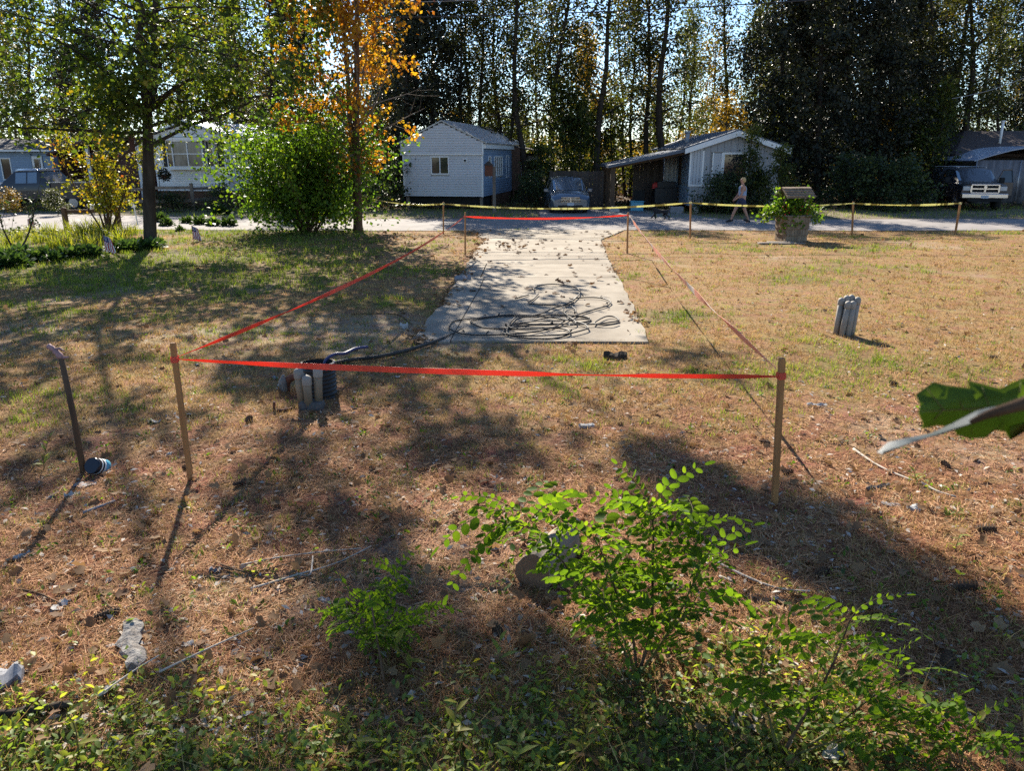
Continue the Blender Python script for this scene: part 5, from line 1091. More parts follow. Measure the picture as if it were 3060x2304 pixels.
def wires():
    rng = np.random.default_rng(2)
    for lab, pts, Y, m, r in (('overhead cable crossing the whole view, thickest and lowest', [(-200, 40), (0, 46), (400, 52), (750, 53), (1150, 51), (1550, 42), (1900, 29), (2300, 7), (2600, -14)], 31.5, 'wire', .022),
                              ('thin upper overhead wire at the top left', [(-200, 5), (300, 9), (750, 11), (1100, 8), (1500, -4), (1900, -22)], 31.5, 'wire_pale', .012),
                              ('pale service cable sloping up to the right edge', [(2845, 294), (2900, 283), (2960, 268), (3060, 232), (3200, 170)], 38, 'wire_pale', .012)):
        p = smooth_path([at(x, y, Y) for x, y in pts], 5); solo('overhead_wire', MB().tube(p, r, 6), M[m], lab, 'wire')
wires()

# ------------------------------------------------------------------ garden on the left
NTH = ['first', 'second', 'third', 'fourth', 'fifth', 'sixth', 'seventh', 'eighth', 'ninth', 'tenth', 'eleventh', 'twelfth', 'thirteenth', 'fourteenth', 'fifteenth', 'sixteenth', 'seventeenth', 'eighteenth']
def garden():
    rng = np.random.default_rng(31)
    def strap_clump(n, h, spread, w0):
        V = []; F = []; o = 0
        for i in range(n):
            az = rng.uniform(0, 6.28); L = h * rng.uniform(.7, 1.25); lean = rng.uniform(.25, .9); base = rng.normal(size=2) * spread * .3; k = 6; side = np.array([-math.sin(az), math.cos(az), 0]); P = []
            for j in range(k):
                t = j / (k - 1); out = lean * L * t ** 1.7 * .9; z = L * (t - .42 * lean * t ** 2.6); c = np.array([base[0] + math.cos(az) * out, base[1] + math.sin(az) * out, z]); wd = w0 * (1 - t) ** .6 * (.6 + .4 * min(1, t * 4)); P += [c - side * wd, c + side * wd]
            V += P; F += [(o + 2 * j, o + 2 * j + 1, o + 2 * j + 3, o + 2 * j + 2) for j in range(k - 1)]; o += 2 * k
        return npmesh('leaves', V, F, M['lf_lily'])
    protos = [strap_clump(70, .62, .5, .014) for _ in range(4)]
    sp = [(150, 714, 1), (190, 735, .95), (225, 702, 1), (255, 716, 1.05), (285, 700, 1.1), (310, 720, 1), (330, 695, .95), (120, 725, .8), (60, 718, .75), (345, 735, 1.0), (372, 718, .9), (90, 705, .7), (165, 746, .8), (270, 742, .85), (395, 700, .7), (25, 735, .7)]
    for i, (px, py, s_) in enumerate(sp):
        p = G(px, py); q = link('daylily_clump', protos[i % 4], None, (p.x, p.y, 0)); q.rotation_euler = (0, 0, i * 1.3); q.scale = (s_, s_, s_)
        tag(q, f'yellow-green strappy daylily clump in the left garden bed, {NTH[sorted(z[0] for z in sp).index(px)]} from the left', 'plant', 'daylily clumps in the garden bed')
    # dark low edging plants
    pr = []
    for k in range(4):
        n = 260; d = rand_dirs(rng, n); d[:, 2] = np.abs(d[:, 2]); pos = d * rng.uniform(.06, .32, (n, 1)) * np.array([1, 1, .75]); V, F = scatter(OVAL, pos, d + np.array([0, 0, -.15]), np.array([0, 0, 1.0]) + rng.normal(size=(n, 3)) * .4, rng.uniform(.10, .17, n), 1.2); pr.append(npmesh('leaves', V, F, M['lf_hosta']))
    rowp = [(0, 772), (30, 778), (62, 770), (95, 780), (128, 776), (160, 782), (190, 774), (222, 772), (250, 764), (275, 768), (345, 752), (370, 745), (395, 752), (420, 738), (455, 745), (470, 735), (8, 800), (50, 798)]
    for i, (px, py) in enumerate(rowp):
        p = G(px, py); q = link('edging_plant', pr[i % 4], None, (p.x, p.y, 0)); q.rotation_euler = (0, 0, i * 2.1); s_ = .85 + .3 * ((i * 7) % 5) / 5; q.scale = (s_, s_, s_)
        tag(q, f'dark low leafy edging plant along the garden bed front, {NTH[sorted(z[0] for z in rowp).index(px)]} from the left', 'plant', 'edging plants along the garden bed')
    for i, (px, py, s_) in enumerate([(480, 664, 1), (500, 676, .8), (540, 690, .5), (560, 668, .8), (600, 672, .9), (640, 676, .8), (662, 640, 1.2), (685, 676, 1.0)]):
        p = G(px, py); q = link('verge_plant', pr[i % 4], None, (p.x, p.y, 0)); q.scale = (s_, s_, s_ * 1.3); tag(q, f'loose green verge plant by the road right of the maple, {NTH[i]} from the maple', 'plant', 'verge plants by the road')
    # forked shrub
    b = G(43, 762); f = thing('forked_shrub', 'bare dark forked sapling at the left edge of the garden bed', 'shrub', (b.x, b.y, 0)); Y = b.y; L = lambda px, py, dy=0: tuple(at(px, py, Y + dy) - Vector((b.x, b.y, 0)))
    tb = [(smooth_path([(0, 0, -.1), (.0, 0, .12), L(30, 725), L(12, 690), L(0, 648), L(-18, 600)], 4), .035), (smooth_path([(.0, 0, .12), L(60, 745), L(82, 705), L(95, 665), L(101, 640), L(104, 600)], 4), .03)]
    tt = [(p, np.linspace(r, .008, len(p)), 6) for p, r in tb]; A = []; D = []
    for p, r in tb:
        for k in range(8):
            j = rng.integers(8, len(p)); d = unit(rng.normal(size=3) * .6 + np.array([0, 0, .8])); w_ = branch_path(rng, p[j], d, rng.uniform(.4, 1.0), 4, 0, .15); tt.append((w_, np.linspace(.008, .003, 5), 3))
            for q in w_[1:]: A.append(q); D.append(d)
    link('stems', tubes_mesh('stems', tt, M['bark']), f); tag(link('foliage', leaves_mesh('foliage', rng, np.array(A), np.array(D), 260, .06, .07, M['lf_shrub_dark']), f), kind='stuff')
    # flags
    for lab, bx, by, hh, tilt in (('small striped flag on a stick at the front of the garden bed', 318, 768, .58, .25), ('small striped flag on a stick in the grass right of the maple', 578, 722, .50, .22), ('small striped flag on a stick at the left edge near the road', 105, 684, .46, -.25)):
        p = G(bx, by); fl = thing('flag', lab, 'flag', (p.x, p.y, 0)); fl.rotation_euler = (.06, 0, .3)
        MB().tube([(0, 0, -.05), (0, 0, hh)], .006, 5).build('stick', M['wood_stake'], fl)
        # the cloth hangs limp: canton by the stick on top, stripes slanting down
        cl = MB(); nx, nz = 9, 13; W, Hh = .24, .40; s_ = 1 if tilt > 0 else -1
        P = lambda i, j: (s_ * (W * i / nx) * (.75 + .25 * j / nz), .03 * math.sin(i * 1.3 + j * .25), hh - .01 - Hh * j / nz - .10 * (i / nx))
        for i in range(nx):
            for j in range(nz):
                cl.mi = 2 if (i < 5 and j < 5) else (0 if (i + (j // 6)) % 2 == 0 else 1)
                a, b2, c, d = P(i, j), P(i + 1, j), P(i + 1, j + 1), P(i, j + 1); cl.add([a, b2, c, d], [(0, 1, 2, 3)], True)
        cl.build('cloth', [M['flag_red'], M['flag_white'], M['flag_blue']], fl)
        st = MB()
        for i in range(4):
            for j in range(4):
                a = P(i + .5, j + .5); st.box(a[0] - .006, a[0] + .006, a[1] - .012, a[1] - .006, a[2] - .006, a[2] + .006)
        st.build('star', M['flag_white'], fl)
    p = at(408, 642, 29.5); w_ = thing('white_windmill', 'white pinwheel ornament on a stake beside the maple trunk', 'ornament', (p.x, p.y, 0)); MB().obox((.0, 0, -.05), (-.06, 0, .78), .035, .035).build('stake', M['trim'], w_)
    k = MB()
    for q in range(6):
        a = q * math.pi / 3; k.add([(-.06, -.03, .8), (-.06 + .16 * math.cos(a), -.05, .8 + .16 * math.sin(a)), (-.06 + .15 * math.cos(a + .5), -.02, .8 + .15 * math.sin(a + .5))], [(0, 1, 2)])
    k.build('blades', M['trim'], w_)
    p = at(292, 590, 35); b_ = MB(); b_.box(-.45, .45, -.2, .2, .40, .46, .01); b_.box(-.35, -.28, -.12, .12, -.02, .4); b_.box(.28, .35, -.12, .12, -.02, .4); solo('bench', b_, M['trim'], 'pale low bench behind the small yellow tree', 'bench', (p.x, p.y, 0))
garden()

def wishing_well():
    p = G(2374, 722); w_ = thing('wishing_well', 'shingled wishing well planter with a small shingled roof in the right lawn', 'wishing well', (p.x, p.y + .35, 0), math.radians(10)); w_.scale = (.76, .76, 1)
    core = MB(); core.loft([[(-.42, -.42, 0), (.42, -.42, 0), (.42, .42, 0), (-.42, .42, 0)], [(-.47, -.47, .74), (.47, -.47, .74), (.47, .47, .74), (-.47, .47, .74)]], False); core.build('box', M['wood_gray'], w_)
    r = random.Random(8); sm = {}
    for side in range(4):
        s = bpy.data.objects.new('side', None); COL.objects.link(s); s.parent = w_; s.rotation_euler = (0, 0, side * math.pi / 2)
        for row in range(4):
            z0 = row * .19 + .0; hw = .445 + .05 * (z0 / .74); y = -(.42 + .05 * (z0 / .74)); x = -hw
            while x < hw - .02:
                wd = min(r.uniform(.10, .17), hw - x); mb = MB(); o = r.uniform(-.004, .004)
                mb.add([(x + .004, y - .052 + o, z0), (x + wd - .004, y - .052 + o, z0), (x + wd - .004, y - .022, z0 + .215), (x + .004, y - .022, z0 + .215), (x + .004, y - .012, z0), (x + wd - .004, y - .012, z0), (x + wd - .004, y - .012, z0 + .215), (x + .004, y - .012, z0 + .215)],
                       [(0, 1, 2, 3), (0, 4, 5, 1), (0, 3, 7, 4), (1, 5, 6, 2), (3, 2, 6, 7)])
                mb.build('shingle', M['shingle'], s); x += wd
    MB().box(-.53, .53, -.53, -.40, .745, .79, .01).build('rim', M['wood_gray'], w_); MB().box(-.53, .53, .40, .53, .745, .79, .01).build('rim', M['wood_gray'], w_)
    for sx in (-.47, .47): MB().box(sx - .06, sx + .06, -.398, .398, .745, .79, .01).build('rim', M['wood_gray'], w_)
    for sx in (-.42, .42): MB().box(sx - .035, sx + .035, -.035, .035, .79, 1.55).build('post', M['wood_gray'], w_)
    for sg in (-1, 1):
        roof = bpy.data.objects.new('roof', None); COL.objects.link(roof); roof.parent = w_; roof.location = (0, 0, 1.60); roof.rotation_euler = (0, 0, 0 if sg < 0 else math.pi)
        MB().add([(-.60, .005, -.005), (.60, .005, -.005), (.60, -.50, -.28), (-.60, -.50, -.28), (-.60, .005, -.03), (.60, .005, -.03), (.60, -.50, -.305), (-.60, -.50, -.305)], [(0, 3, 2, 1), (4, 5, 6, 7), (0, 4, 7, 3), (3, 7, 6, 2), (2, 6, 5, 1)]).build('deck', M['wood_gray'], roof)
        for row in range(4):
            u0, u1 = row / 4, (row + 1) / 4 + .04; x = -.61
            while x < .59:
                wd = min(r.uniform(.10, .17), .61 - x); o = r.uniform(0, .006); mb = MB(); f = lambda u, h: (-.51 * u - .0, -.28 * u + h)
                (y0, z0), (y1, z1) = f(u0, .008), f(u1, .055 + o); mb.add([(x + .004, y0, z0), (x + wd - .004, y0, z0), (x + wd - .004, y1, z1), (x + .004, y1, z1), (x + .004, y0, z0 - .012), (x + wd - .004, y0, z0 - .012), (x + wd - .004, y1, z1 - .036), (x + .004, y1, z1 - .036)], [(0, 3, 2, 1), (0, 4, 7, 3), (1, 2, 6, 5), (2, 3, 7, 6)])
                mb.build('shingle', M['shingle'], roof); x += wd
    rng = np.random.default_rng(12)
    pl = thing('potted_plant', 'leafy green plant spilling over the wishing well box', 'plant', (p.x, p.y + .45, .78)); pts = []; ds = []; tt = []
    for k in range(34):
        az = rng.uniform(0, 6.28); el = rng.uniform(.1, 1.2); d = np.array([math.cos(az) * math.cos(el) - .15, math.sin(az) * math.cos(el) - .1, math.sin(el)]); s_ = branch_path(rng, (rng.uniform(-.35, .3), rng.uniform(-.35, .3), -.02), d, rng.uniform(.4, .85), 5, -.13, .12); tt.append((s_, np.linspace(.008, .003, 6), 3))
        for q in s_[1:]: pts.append(q); ds.append(d)
    link('stems', tubes_mesh('stems', tt, M['stem_green']), pl); A = np.array(pts); tag(link('foliage', leaves_mesh('foliage', rng, A, np.array(ds), 2100, .10, .105, M['lf_bush'], OVAL, .1, 1.3), pl), kind='stuff')
    fl = MB()
    for k in range(14): fl.sphere(tuple(rng.uniform((-.45, -.55, .0), (.4, -.3, .3))), .022, 6, 4)
    fl.build('flower', M['red_plastic'], pl)
    q = G(2305, 729); pk = thing('board', 'mossy gray plank lying at the foot of the wishing well', 'plank', (q.x + .22, q.y - .05, 0), math.radians(-3))
    MB().box(-.62, .72, -.11, .11, .005, .05, .008).build('plank', M['wood_gray'], pk); MB().box(-.30, .45, .13, .30, .005, .06, .008).build('plank', M['wood_gray'], pk)
wishing_well()

# ------------------------------------------------------------------ stakes and barrier tape
STK = {}
def stake(key, foot, top, w, lab, grp='wooden survey stakes', m='wood_stake', tied=None):
    a = G(*foot); b = at(top[0], top[1], a.y + .0); t = thing('wooden_stake', lab, 'stake', (a.x, a.y, 0), 0, grp); d = b - Vector((a.x, a.y, 0))
    mb = MB(); n = d.normalized(); x = Vector((1, .15, 0)); x = (x - n * x.dot(n)).normalized(); y = n.cross(x)
    V = []
    for s, f in ((-.12, .55), (-.0, 1), (.97, 1), (1.0, .86)):
        for sx, sy in ((-1, -1), (1, -1), (1, 1), (-1, 1)): V.append(tuple(d * s + x * (sx * w / 2 * f) + y * (sy * w / 2 * f)))
    mb.add(V, [(3, 2, 1, 0), (12, 13, 14, 15)] + [(r * 4 + i, r * 4 + (i + 1) % 4, r * 4 + 4 + (i + 1) % 4, r * 4 + 4 + i) for r in range(3) for i in range(4)]); mb.build('shaft', M[m], t)
    STK[key] = (Vector((a.x, a.y, 0)), d, w)
    if tied:
        c = d * tied[0]; k = MB(); h = tied[2]
        for r_ in range(2):
            k.loft([[tuple(c + n * z + x * (sx * (w / 2 + .004 + .003 * r_)) + y * (sy * (w / 2 + .004 + .003 * r_))) for sx, sy in ((-1, -1), (1, -1), (1, 1), (-1, 1))] for z in (-h + r_ * .008, h * .7 - r_ * .006)], False, False)
        k.build('tape_knot', M[tied[1]], t)
    return t
stake('NL', (570, 1434), (516, 1024), .038, 'near wooden stake left of the drain pipes, leaning, orange tape tied near its top', tied=(.89, 'tape_orange', .03))
stake('NR', (2314, 1508), (2337, 1070), .038, 'near wooden stake on the right, orange tape tied near its top', tied=(.89, 'tape_orange', .03))
stake('FL', (1390, 761), (1390, 634), .04, 'far orange-taped stake at the left edge of the driveway', tied=(.9, 'tape_orange', .03))
stake('FR', (1874, 756), (1877, 634), .04, 'far orange-taped stake at the right edge of the driveway', tied=(.93, 'tape_orange', .03))
stake('YA', (1325, 699), (1325, 604), .045, 'yellow-taped stake left of the driveway by the road', tied=(.95, 'tape_yellow', .035))
stake('YB', (2062, 712), (2064, 602), .045, 'yellow-taped stake between the dog and the walking person', tied=(.97, 'tape_yellow', .035))
stake('YC', (2546, 702), (2550, 602), .045, 'yellow-taped stake right of the wishing well', tied=(.95, 'tape_yellow', .035))
stake('YD', (2854, 701), (2870, 604), .05, 'rightmost yellow-taped stake, leaning, in front of the black pickup', tied=(.97, 'tape_yellow', .035))
def tape(a, b, sag, w, m, lab, tw, grp, n=64, name='barrier_tape'):
    """tw: list of (t, turn): turn of the ribbon about its length; 0 = on edge (upright)"""
    a, b = Vector(a), Vector(b); V = []; F = []; uv = []; L = (b - a).length; d = (b - a).normalized(); sd = d.cross(Vector((0, 0, 1))).normalized(); up = sd.cross(d)
    for i in range(n + 1):
        t = i / n; p = a.lerp(b, t) - Vector((0, 0, sag * 4 * t * (1 - t))); g = np.interp(t, [q[0] for q in tw], [q[1] for q in tw]) + .14 * math.sin(t * 41 + sag * 90) * math.sin(t * 17); ww = w * min(1, .3 + t * 14, .3 + (1 - t) * 14)
        o = (up * math.cos(g) + sd * math.sin(g)) * (ww / 2); s = up.cross(d).normalized() if False else (sd * math.cos(g) - up * math.sin(g)) * .0012
        V += [tuple(p + o + s), tuple(p - o + s), tuple(p - o - s), tuple(p + o - s)]; uv.append(t * L)
    mb = MB(); F = []
    for i in range(n):
        for j in range(4): F.append((i * 4 + j, i * 4 + (j + 1) % 4, i * 4 + 4 + (j + 1) % 4, i * 4 + 4 + j))
    F += [(3, 2, 1, 0), (n * 4, n * 4 + 1, n * 4 + 2, n * 4 + 3)]; mb.add(V, F); me = mb.mesh(name, M[m]); ul = me.uv_layers.new(name='run')
    co = np.zeros(len(me.loops), dtype=np.int32); me.loops.foreach_get('vertex_index', co); u = np.array(uv)[co // 4]; ul.data.foreach_set('uv', np.stack([u, np.zeros_like(u)], 1).astype(np.float32).ravel())
    tag(link(name, me), lab, 'tape', grp)
def SP(k, t, off=(0, 0, 0)): p, d, w = STK[k]; return p + d * t + Vector(off)
tape(SP('NL', .89, (.02, -.02, 0)), SP('NR', .885, (-.02, -.02, 0)), .035, .048, 'tape_orange', 'orange barrier tape stretched across the foreground between the two near stakes', [(0, 1.1), (.06, .9), (.25, .1), (.45, .2), (.62, .5), (.71, 1.25), (.8, .7), (.88, .5), (.95, .6), (1, .7)], 'orange tapes between the stakes')
tape(SP('NL', .895, (.02, .02, .005)), SP('FL', .9, (-.02, -.02, 0)), .17, .055, 'tape_orange', 'orange barrier tape running back from the near left stake to the driveway', [(0, 1.1), (.1, .4), (.16, 1.0), (.25, .15), (.4, .2), (.55, .6), (.7, .1), (.82, 1.1), (.9, .3), (1, .8)], 'orange tapes between the stakes')
tape(SP('FR', .93, (.02, -.02, 0)), SP('NR', .895, (.0, .02, .01)), .13, .085, 'tape_sheen', 'orange tape with painted pale sheen running back from the near right stake to the driveway', [(0, .8), (.12, .1), (.35, .5), (.5, .1), (.62, .7), (.75, .2), (.85, .8), (.92, .4), (1, 1.0)], 'orange tapes between the stakes')
tape(SP('FL', .9, (.02, 0, 0)), SP('FR', .93, (-.02, 0, 0)), .07, .06, 'tape_orange', 'orange barrier tape across the far end of the driveway', [(0, .3), (.3, .8), (.55, .2), (.8, 1.2), (1, .4)], 'orange tapes between the stakes', 40)
bpt = at(1085, 586, 27.6)
tape(bpt, SP('YA', .95), .13, .058, 'tape_yellow', 'yellow caution tape from the orange tree to the stake left of the driveway', [(0, .6), (.4, 1.0), (.6, .3), (1, .7)], 'yellow tapes along the road', 40)
tape(SP('YA', .95), SP('YB', .97), .17, .058, 'tape_yellow', 'yellow caution tape across the mouth of the driveway', [(0, .6), (.2, .3), (.35, .9), (.5, .2), (.7, .6), (.85, .2), (1, .6)], 'yellow tapes along the road', 60)
tape(SP('YB', .97), SP('YC', .95), .10, .058, 'tape_yellow', 'yellow caution tape running behind the wishing well', [(0, .6), (.3, .2), (.6, 1.0), (1, .5)], 'yellow tapes along the road', 50)
tape(SP('YC', .95), SP('YD', .97), .06, .07, 'tape_yellow', 'rightmost length of yellow caution tape, ending at the leaning stake', [(0, .5), (.4, 1.1), (.7, .3), (1, .7)], 'yellow tapes along the road', 40)

# ------------------------------------------------------------------ pipes, old post, cable
def capped_pipe(t, foot, top, r, m, capm='pipe', name='pipe', rim=.05):
    a, b = Vector(foot), Vector(top); d = (b - a).normalized(); mb = MB(); mb.tube([a, b - d * .03], r * .93, 14)
    o = mb.build(name, M[m], t); c = MB(); L = .1
    P = [b - d * L, b - d * (L - .012), b - d * .035, b - d * .012, b, b + d * .012]; c.tube(P, [r * 1.02, r * 1.08, r * 1.08, r * .92, r * .6, r * .1], 14); c.build('cap', M[capm], o)
def pipes():
    b = G(2522, 1000); t = thing('conduit_cluster', 'cluster of six gray capped conduits sticking up from the tan lawn on the right', 'pipes', (b.x, b.y, 0))
    for fx, fy, tx, ty, h in ((-.10, .05, -.075, .05, .53), (-.065, -.055, -.015, -.055, .50), (.025, -.06, .05, -.06, .50), (-.015, .07, .01, .07, .56), (.06, .07, .075, .07, .57), (.10, -.01, .135, 0, .55)):
        capped_pipe(t, (fx, fy, -.1), (tx, ty, h), .045, 'pipe')
    b = G(925, 1222); t = thing('conduit_cluster', 'three capped tan conduits on a stone block in front of the corrugated drain pipe', 'pipes', (b.x, b.y, 0))
    MB().box(-.10, .14, -.06, .10, -.05, .085, .02).build('block', M['block'], t)
    for x, y, h in ((-.095, .03, .42), (.0, -.02, .36), (.105, .04, .43)): capped_pipe(t, (x * .85, y, .05), (x, y, h), .046, 'pipe_tan')
    c = G(957, 1183); d = thing('drain_pipe', 'black corrugated drain pipe standing upright behind the tan conduits', 'pipe', (c.x, c.y, 0)); mb = MB(); P = []; R = []
    for k in range(64): z = -.1 + k * .0075; P.append((0, 0, z)); R.append(.178 + .011 * math.sin(k * 2 * math.pi / 6))
    mb.tube(P, R, 28, False); mb.tube([(0, 0, P[-1][2]), (0, 0, -.05)], [.158, .158], 28, False); n = 28; b0 = 63 * 28
    mb.tube([(0, 0, P[-1][2]), (0, 0, P[-1][2] + .004)], [.178, .160], 28, False); mb.build('corrugated_wall', M['black_plastic'], d)
    MB().tube([(0, 0, P[-1][2] + .006), (0, 0, P[-1][2] + .012)], [.182, .166], 28, False).build('rim', M['pipe'], d)
    cap = MB(); cap.tube([(0, 0, .02), (0, 0, .05)], [.156, .156], 24); cap.build('soil', M['rubber'], d)
    h = [(c.x + .02, c.y + .02, .1), (c.x + .06, c.y + .05, .36), (c.x + .16, c.y + .10, .44)] + [tuple(at(px, py, c.y + .15 + .15 * i)) for i, (px, py) in enumerate([(1030, 1056), (1062, 1042), (1098, 1036)])]
    solo('hose', MB().tube(smooth_path(h, 5), .017, 8), M['hose_blue'], 'short blue hose curving out of the corrugated drain pipe', 'hose')
    st = G(862, 1170); e = MB(); e.tube(smooth_path([(st.x - .02, st.y, -.05), (st.x - .01, st.y, .10), (st.x + .05, st.y, .16), (st.x + .18, st.y + .03, .15), (st.x + .26, st.y + .06, .08)], 4), .04, 10); solo('elbow_pipe', e, M['rust'], 'rusty elbow pipe beside the corrugated drain pipe', 'pipe')
    s = MB(); s.tube([(0, 0, -.05), (0, 0, .12), (.01, 0, .2)], [.055, .05, .012], 7); s.build
    solo('stump', s, M['bark_lichen'], 'pale splintered stub left of the rusty elbow pipe', 'stump', tuple(G(848, 1172)))
    p = G(822, 1228); r_ = MB(); r_.tube(smooth_path([(p.x, p.y, .10), (p.x - .005, p.y, .02), (p.x + .04, p.y - .03, .012), (p.x + .12, p.y - .02, .02), (p.x + .16, p.y + .04, .015)], 5), .014, 7); solo('root_loop', r_, M['rust'], 'curled rusty root loop on the soil left of the stone block', 'root')
    # heavy black cable leading off to the coil
    q = [G(x, y) for x, y in ((985, 1092), (1065, 1083), (1130, 1078), (1206, 1062), (1268, 1040), (1329, 1014))]; q = [Vector((v.x, v.y, .022 + .035 * math.sin(i * .63))) for i, v in enumerate(q)]
    m = MB(); m.tube(smooth_path(q, 5), .026, 8); e_ = [G(1329, 1014) + Vector((0, 0, .03)), G(1358, 1004) + Vector((0, 0, .05)), G(1384, 991) + Vector((0, 0, .06))]; m.tube(e_, .01, 6); solo('cable_end', m, M['cable'], 'thick black cable end lying between the drain pipe and the driveway', 'cable')
    # old post with a faded ribbon
    b = G(250, 1412); t = thing('old_post', 'thin dark old post with a faded ribbon on its tip, leaning at the left', 'post', (b.x, b.y, 0)); tp = at(183, 1070, b.y) - b
    mb = MB(); mb.tube([(0, 0, -.12), tuple(tp * .5 + Vector((.008, 0, 0))), tuple(tp)], [.030, .026, .024], 6); mb.build('shaft', M['wood_old'], t)
    k = MB(); rg = random.Random(3); p0 = tp; pts = [tuple(tp + Vector((-.012 * i, .0, .022 * i - .0012 * i * i))) for i in range(9)]; rad = [.022, .028, .022, .026, .018, .024, .02, .026, .008]
    k.tube(pts, rad, 7); k.tube([pts[4], tuple(Vector(pts[4]) + Vector((.05, 0, .01))), tuple(Vector(pts[4]) + Vector((.08, .01, -.02)))], [.014, .01, .004], 5); k.tube([pts[0], tuple(Vector(pts[0]) + Vector((.06, 0, .01)))], [.018, .006], 5); k.build('ribbon', M['rag'], t)
    a = G(292, 1412); c = thing('can', 'small dark can with white and blue bands lying at the foot of the old post', 'can', (a.x, a.y, .055), -.1); c.rotation_euler = (math.radians(62), 0, -.25)
    for z0, z1, m, r in ((-.09, -.035, 'can_blue', .0655), (-.035, -.02, 'trim', .066), (-.02, -.0, 'can_dark', .0655), (0, .012, 'trim', .066), (.012, .06, 'can_dark', .0655)): MB().tube([(0, 0, z0), (0, 0, z1)], r, 18).build('band', M[m], c)
    rng = np.random.default_rng(44); P0 = [G(1380 + 200 * 0, 1000)]
    # the coil on the driveway: loops traced on the slab
    S_ = lambda x, y, z=.035: tuple(Vector(G(1200 + x / 2.765, 700 + y / 2.765)) + Vector((0, 0, z)))
    loops = [[(390, 800), (440, 735), (700, 705), (900, 688), (1100, 690), (1300, 688), (1450, 695), (1560, 720), (1500, 750), (1250, 770), (1000, 780), (900, 795), (840, 830), (860, 850), (1000, 880), (1250, 880), (1390, 845), (1330, 805), (1100, 800), (880, 800), (680, 790), (570, 750), (620, 720), (800, 700), (1000, 690)],
             [(390, 800), (420, 825), (520, 850), (700, 862), (950, 850), (1150, 822), (1280, 780), (1360, 735), (1450, 690), (1600, 640), (1700, 610), (1725, 580), (1640, 548), (1500, 545), (1390, 560), (1420, 590), (1330, 610), (1100, 602), (1050, 590), (1090, 555), (1130, 515)],
             [(1095, 490), (1100, 465), (1180, 440), (1290, 435), (1400, 452), (1465, 480), (1470, 515), (1420, 570), (1340, 610), (1250, 640), (1180, 675), (1080, 700), (960, 705), (900, 760), (870, 840), (930, 870), (1130, 870), (1350, 860), (1520, 820), (1540, 800), (1500, 770), (1380, 740), (1200, 712), (1000, 715), (930, 750), (1050, 770), (1300, 770), (1560, 775), (1680, 760), (1790, 740), (1760, 708), (1680, 712), (1590, 770), (1720, 778), (1790, 760)],
             [(860, 790), (1000, 765), (1200, 750), (1420, 745), (1550, 725), (1480, 705), (1300, 712), (1120, 740), (1000, 775), (880, 790), (960, 815), (1200, 812), (1380, 790), (1440, 760), (1350, 690), (1345, 640), (1400, 625), (1440, 660), (1430, 690)]]
    cb = MB()
    for i, lp in enumerate(loops):
        pts = [S_(x, y, .034 + .008 * i + rng.uniform(0, .014)) for x, y in lp]; cb.tube(smooth_path(pts, 5), .0118 if i < 3 else .0098, 7)
    for k in range(26):
        l = loops[int(rng.integers(4))]; x, y = l[int(rng.integers(len(l)))]; c = Vector(S_(x, y, .07)); cb.obox(c, c + Vector((rng.uniform(-.05, .05), rng.uniform(-.03, .03), rng.uniform(.0, .04))), .022, .012)
    solo('cable_coil', cb, M['cable'], 'tangled coil of black cable lying on the near end of the driveway', 'cable')
    z = MB(); z.obox(S_(940, 552, .047), S_(1050, 518, .047), .02, .02); solo('cable_offcut', z, M['cable'], 'short straight black offcut on the driveway left of the cable loop', 'cable')
pipes()

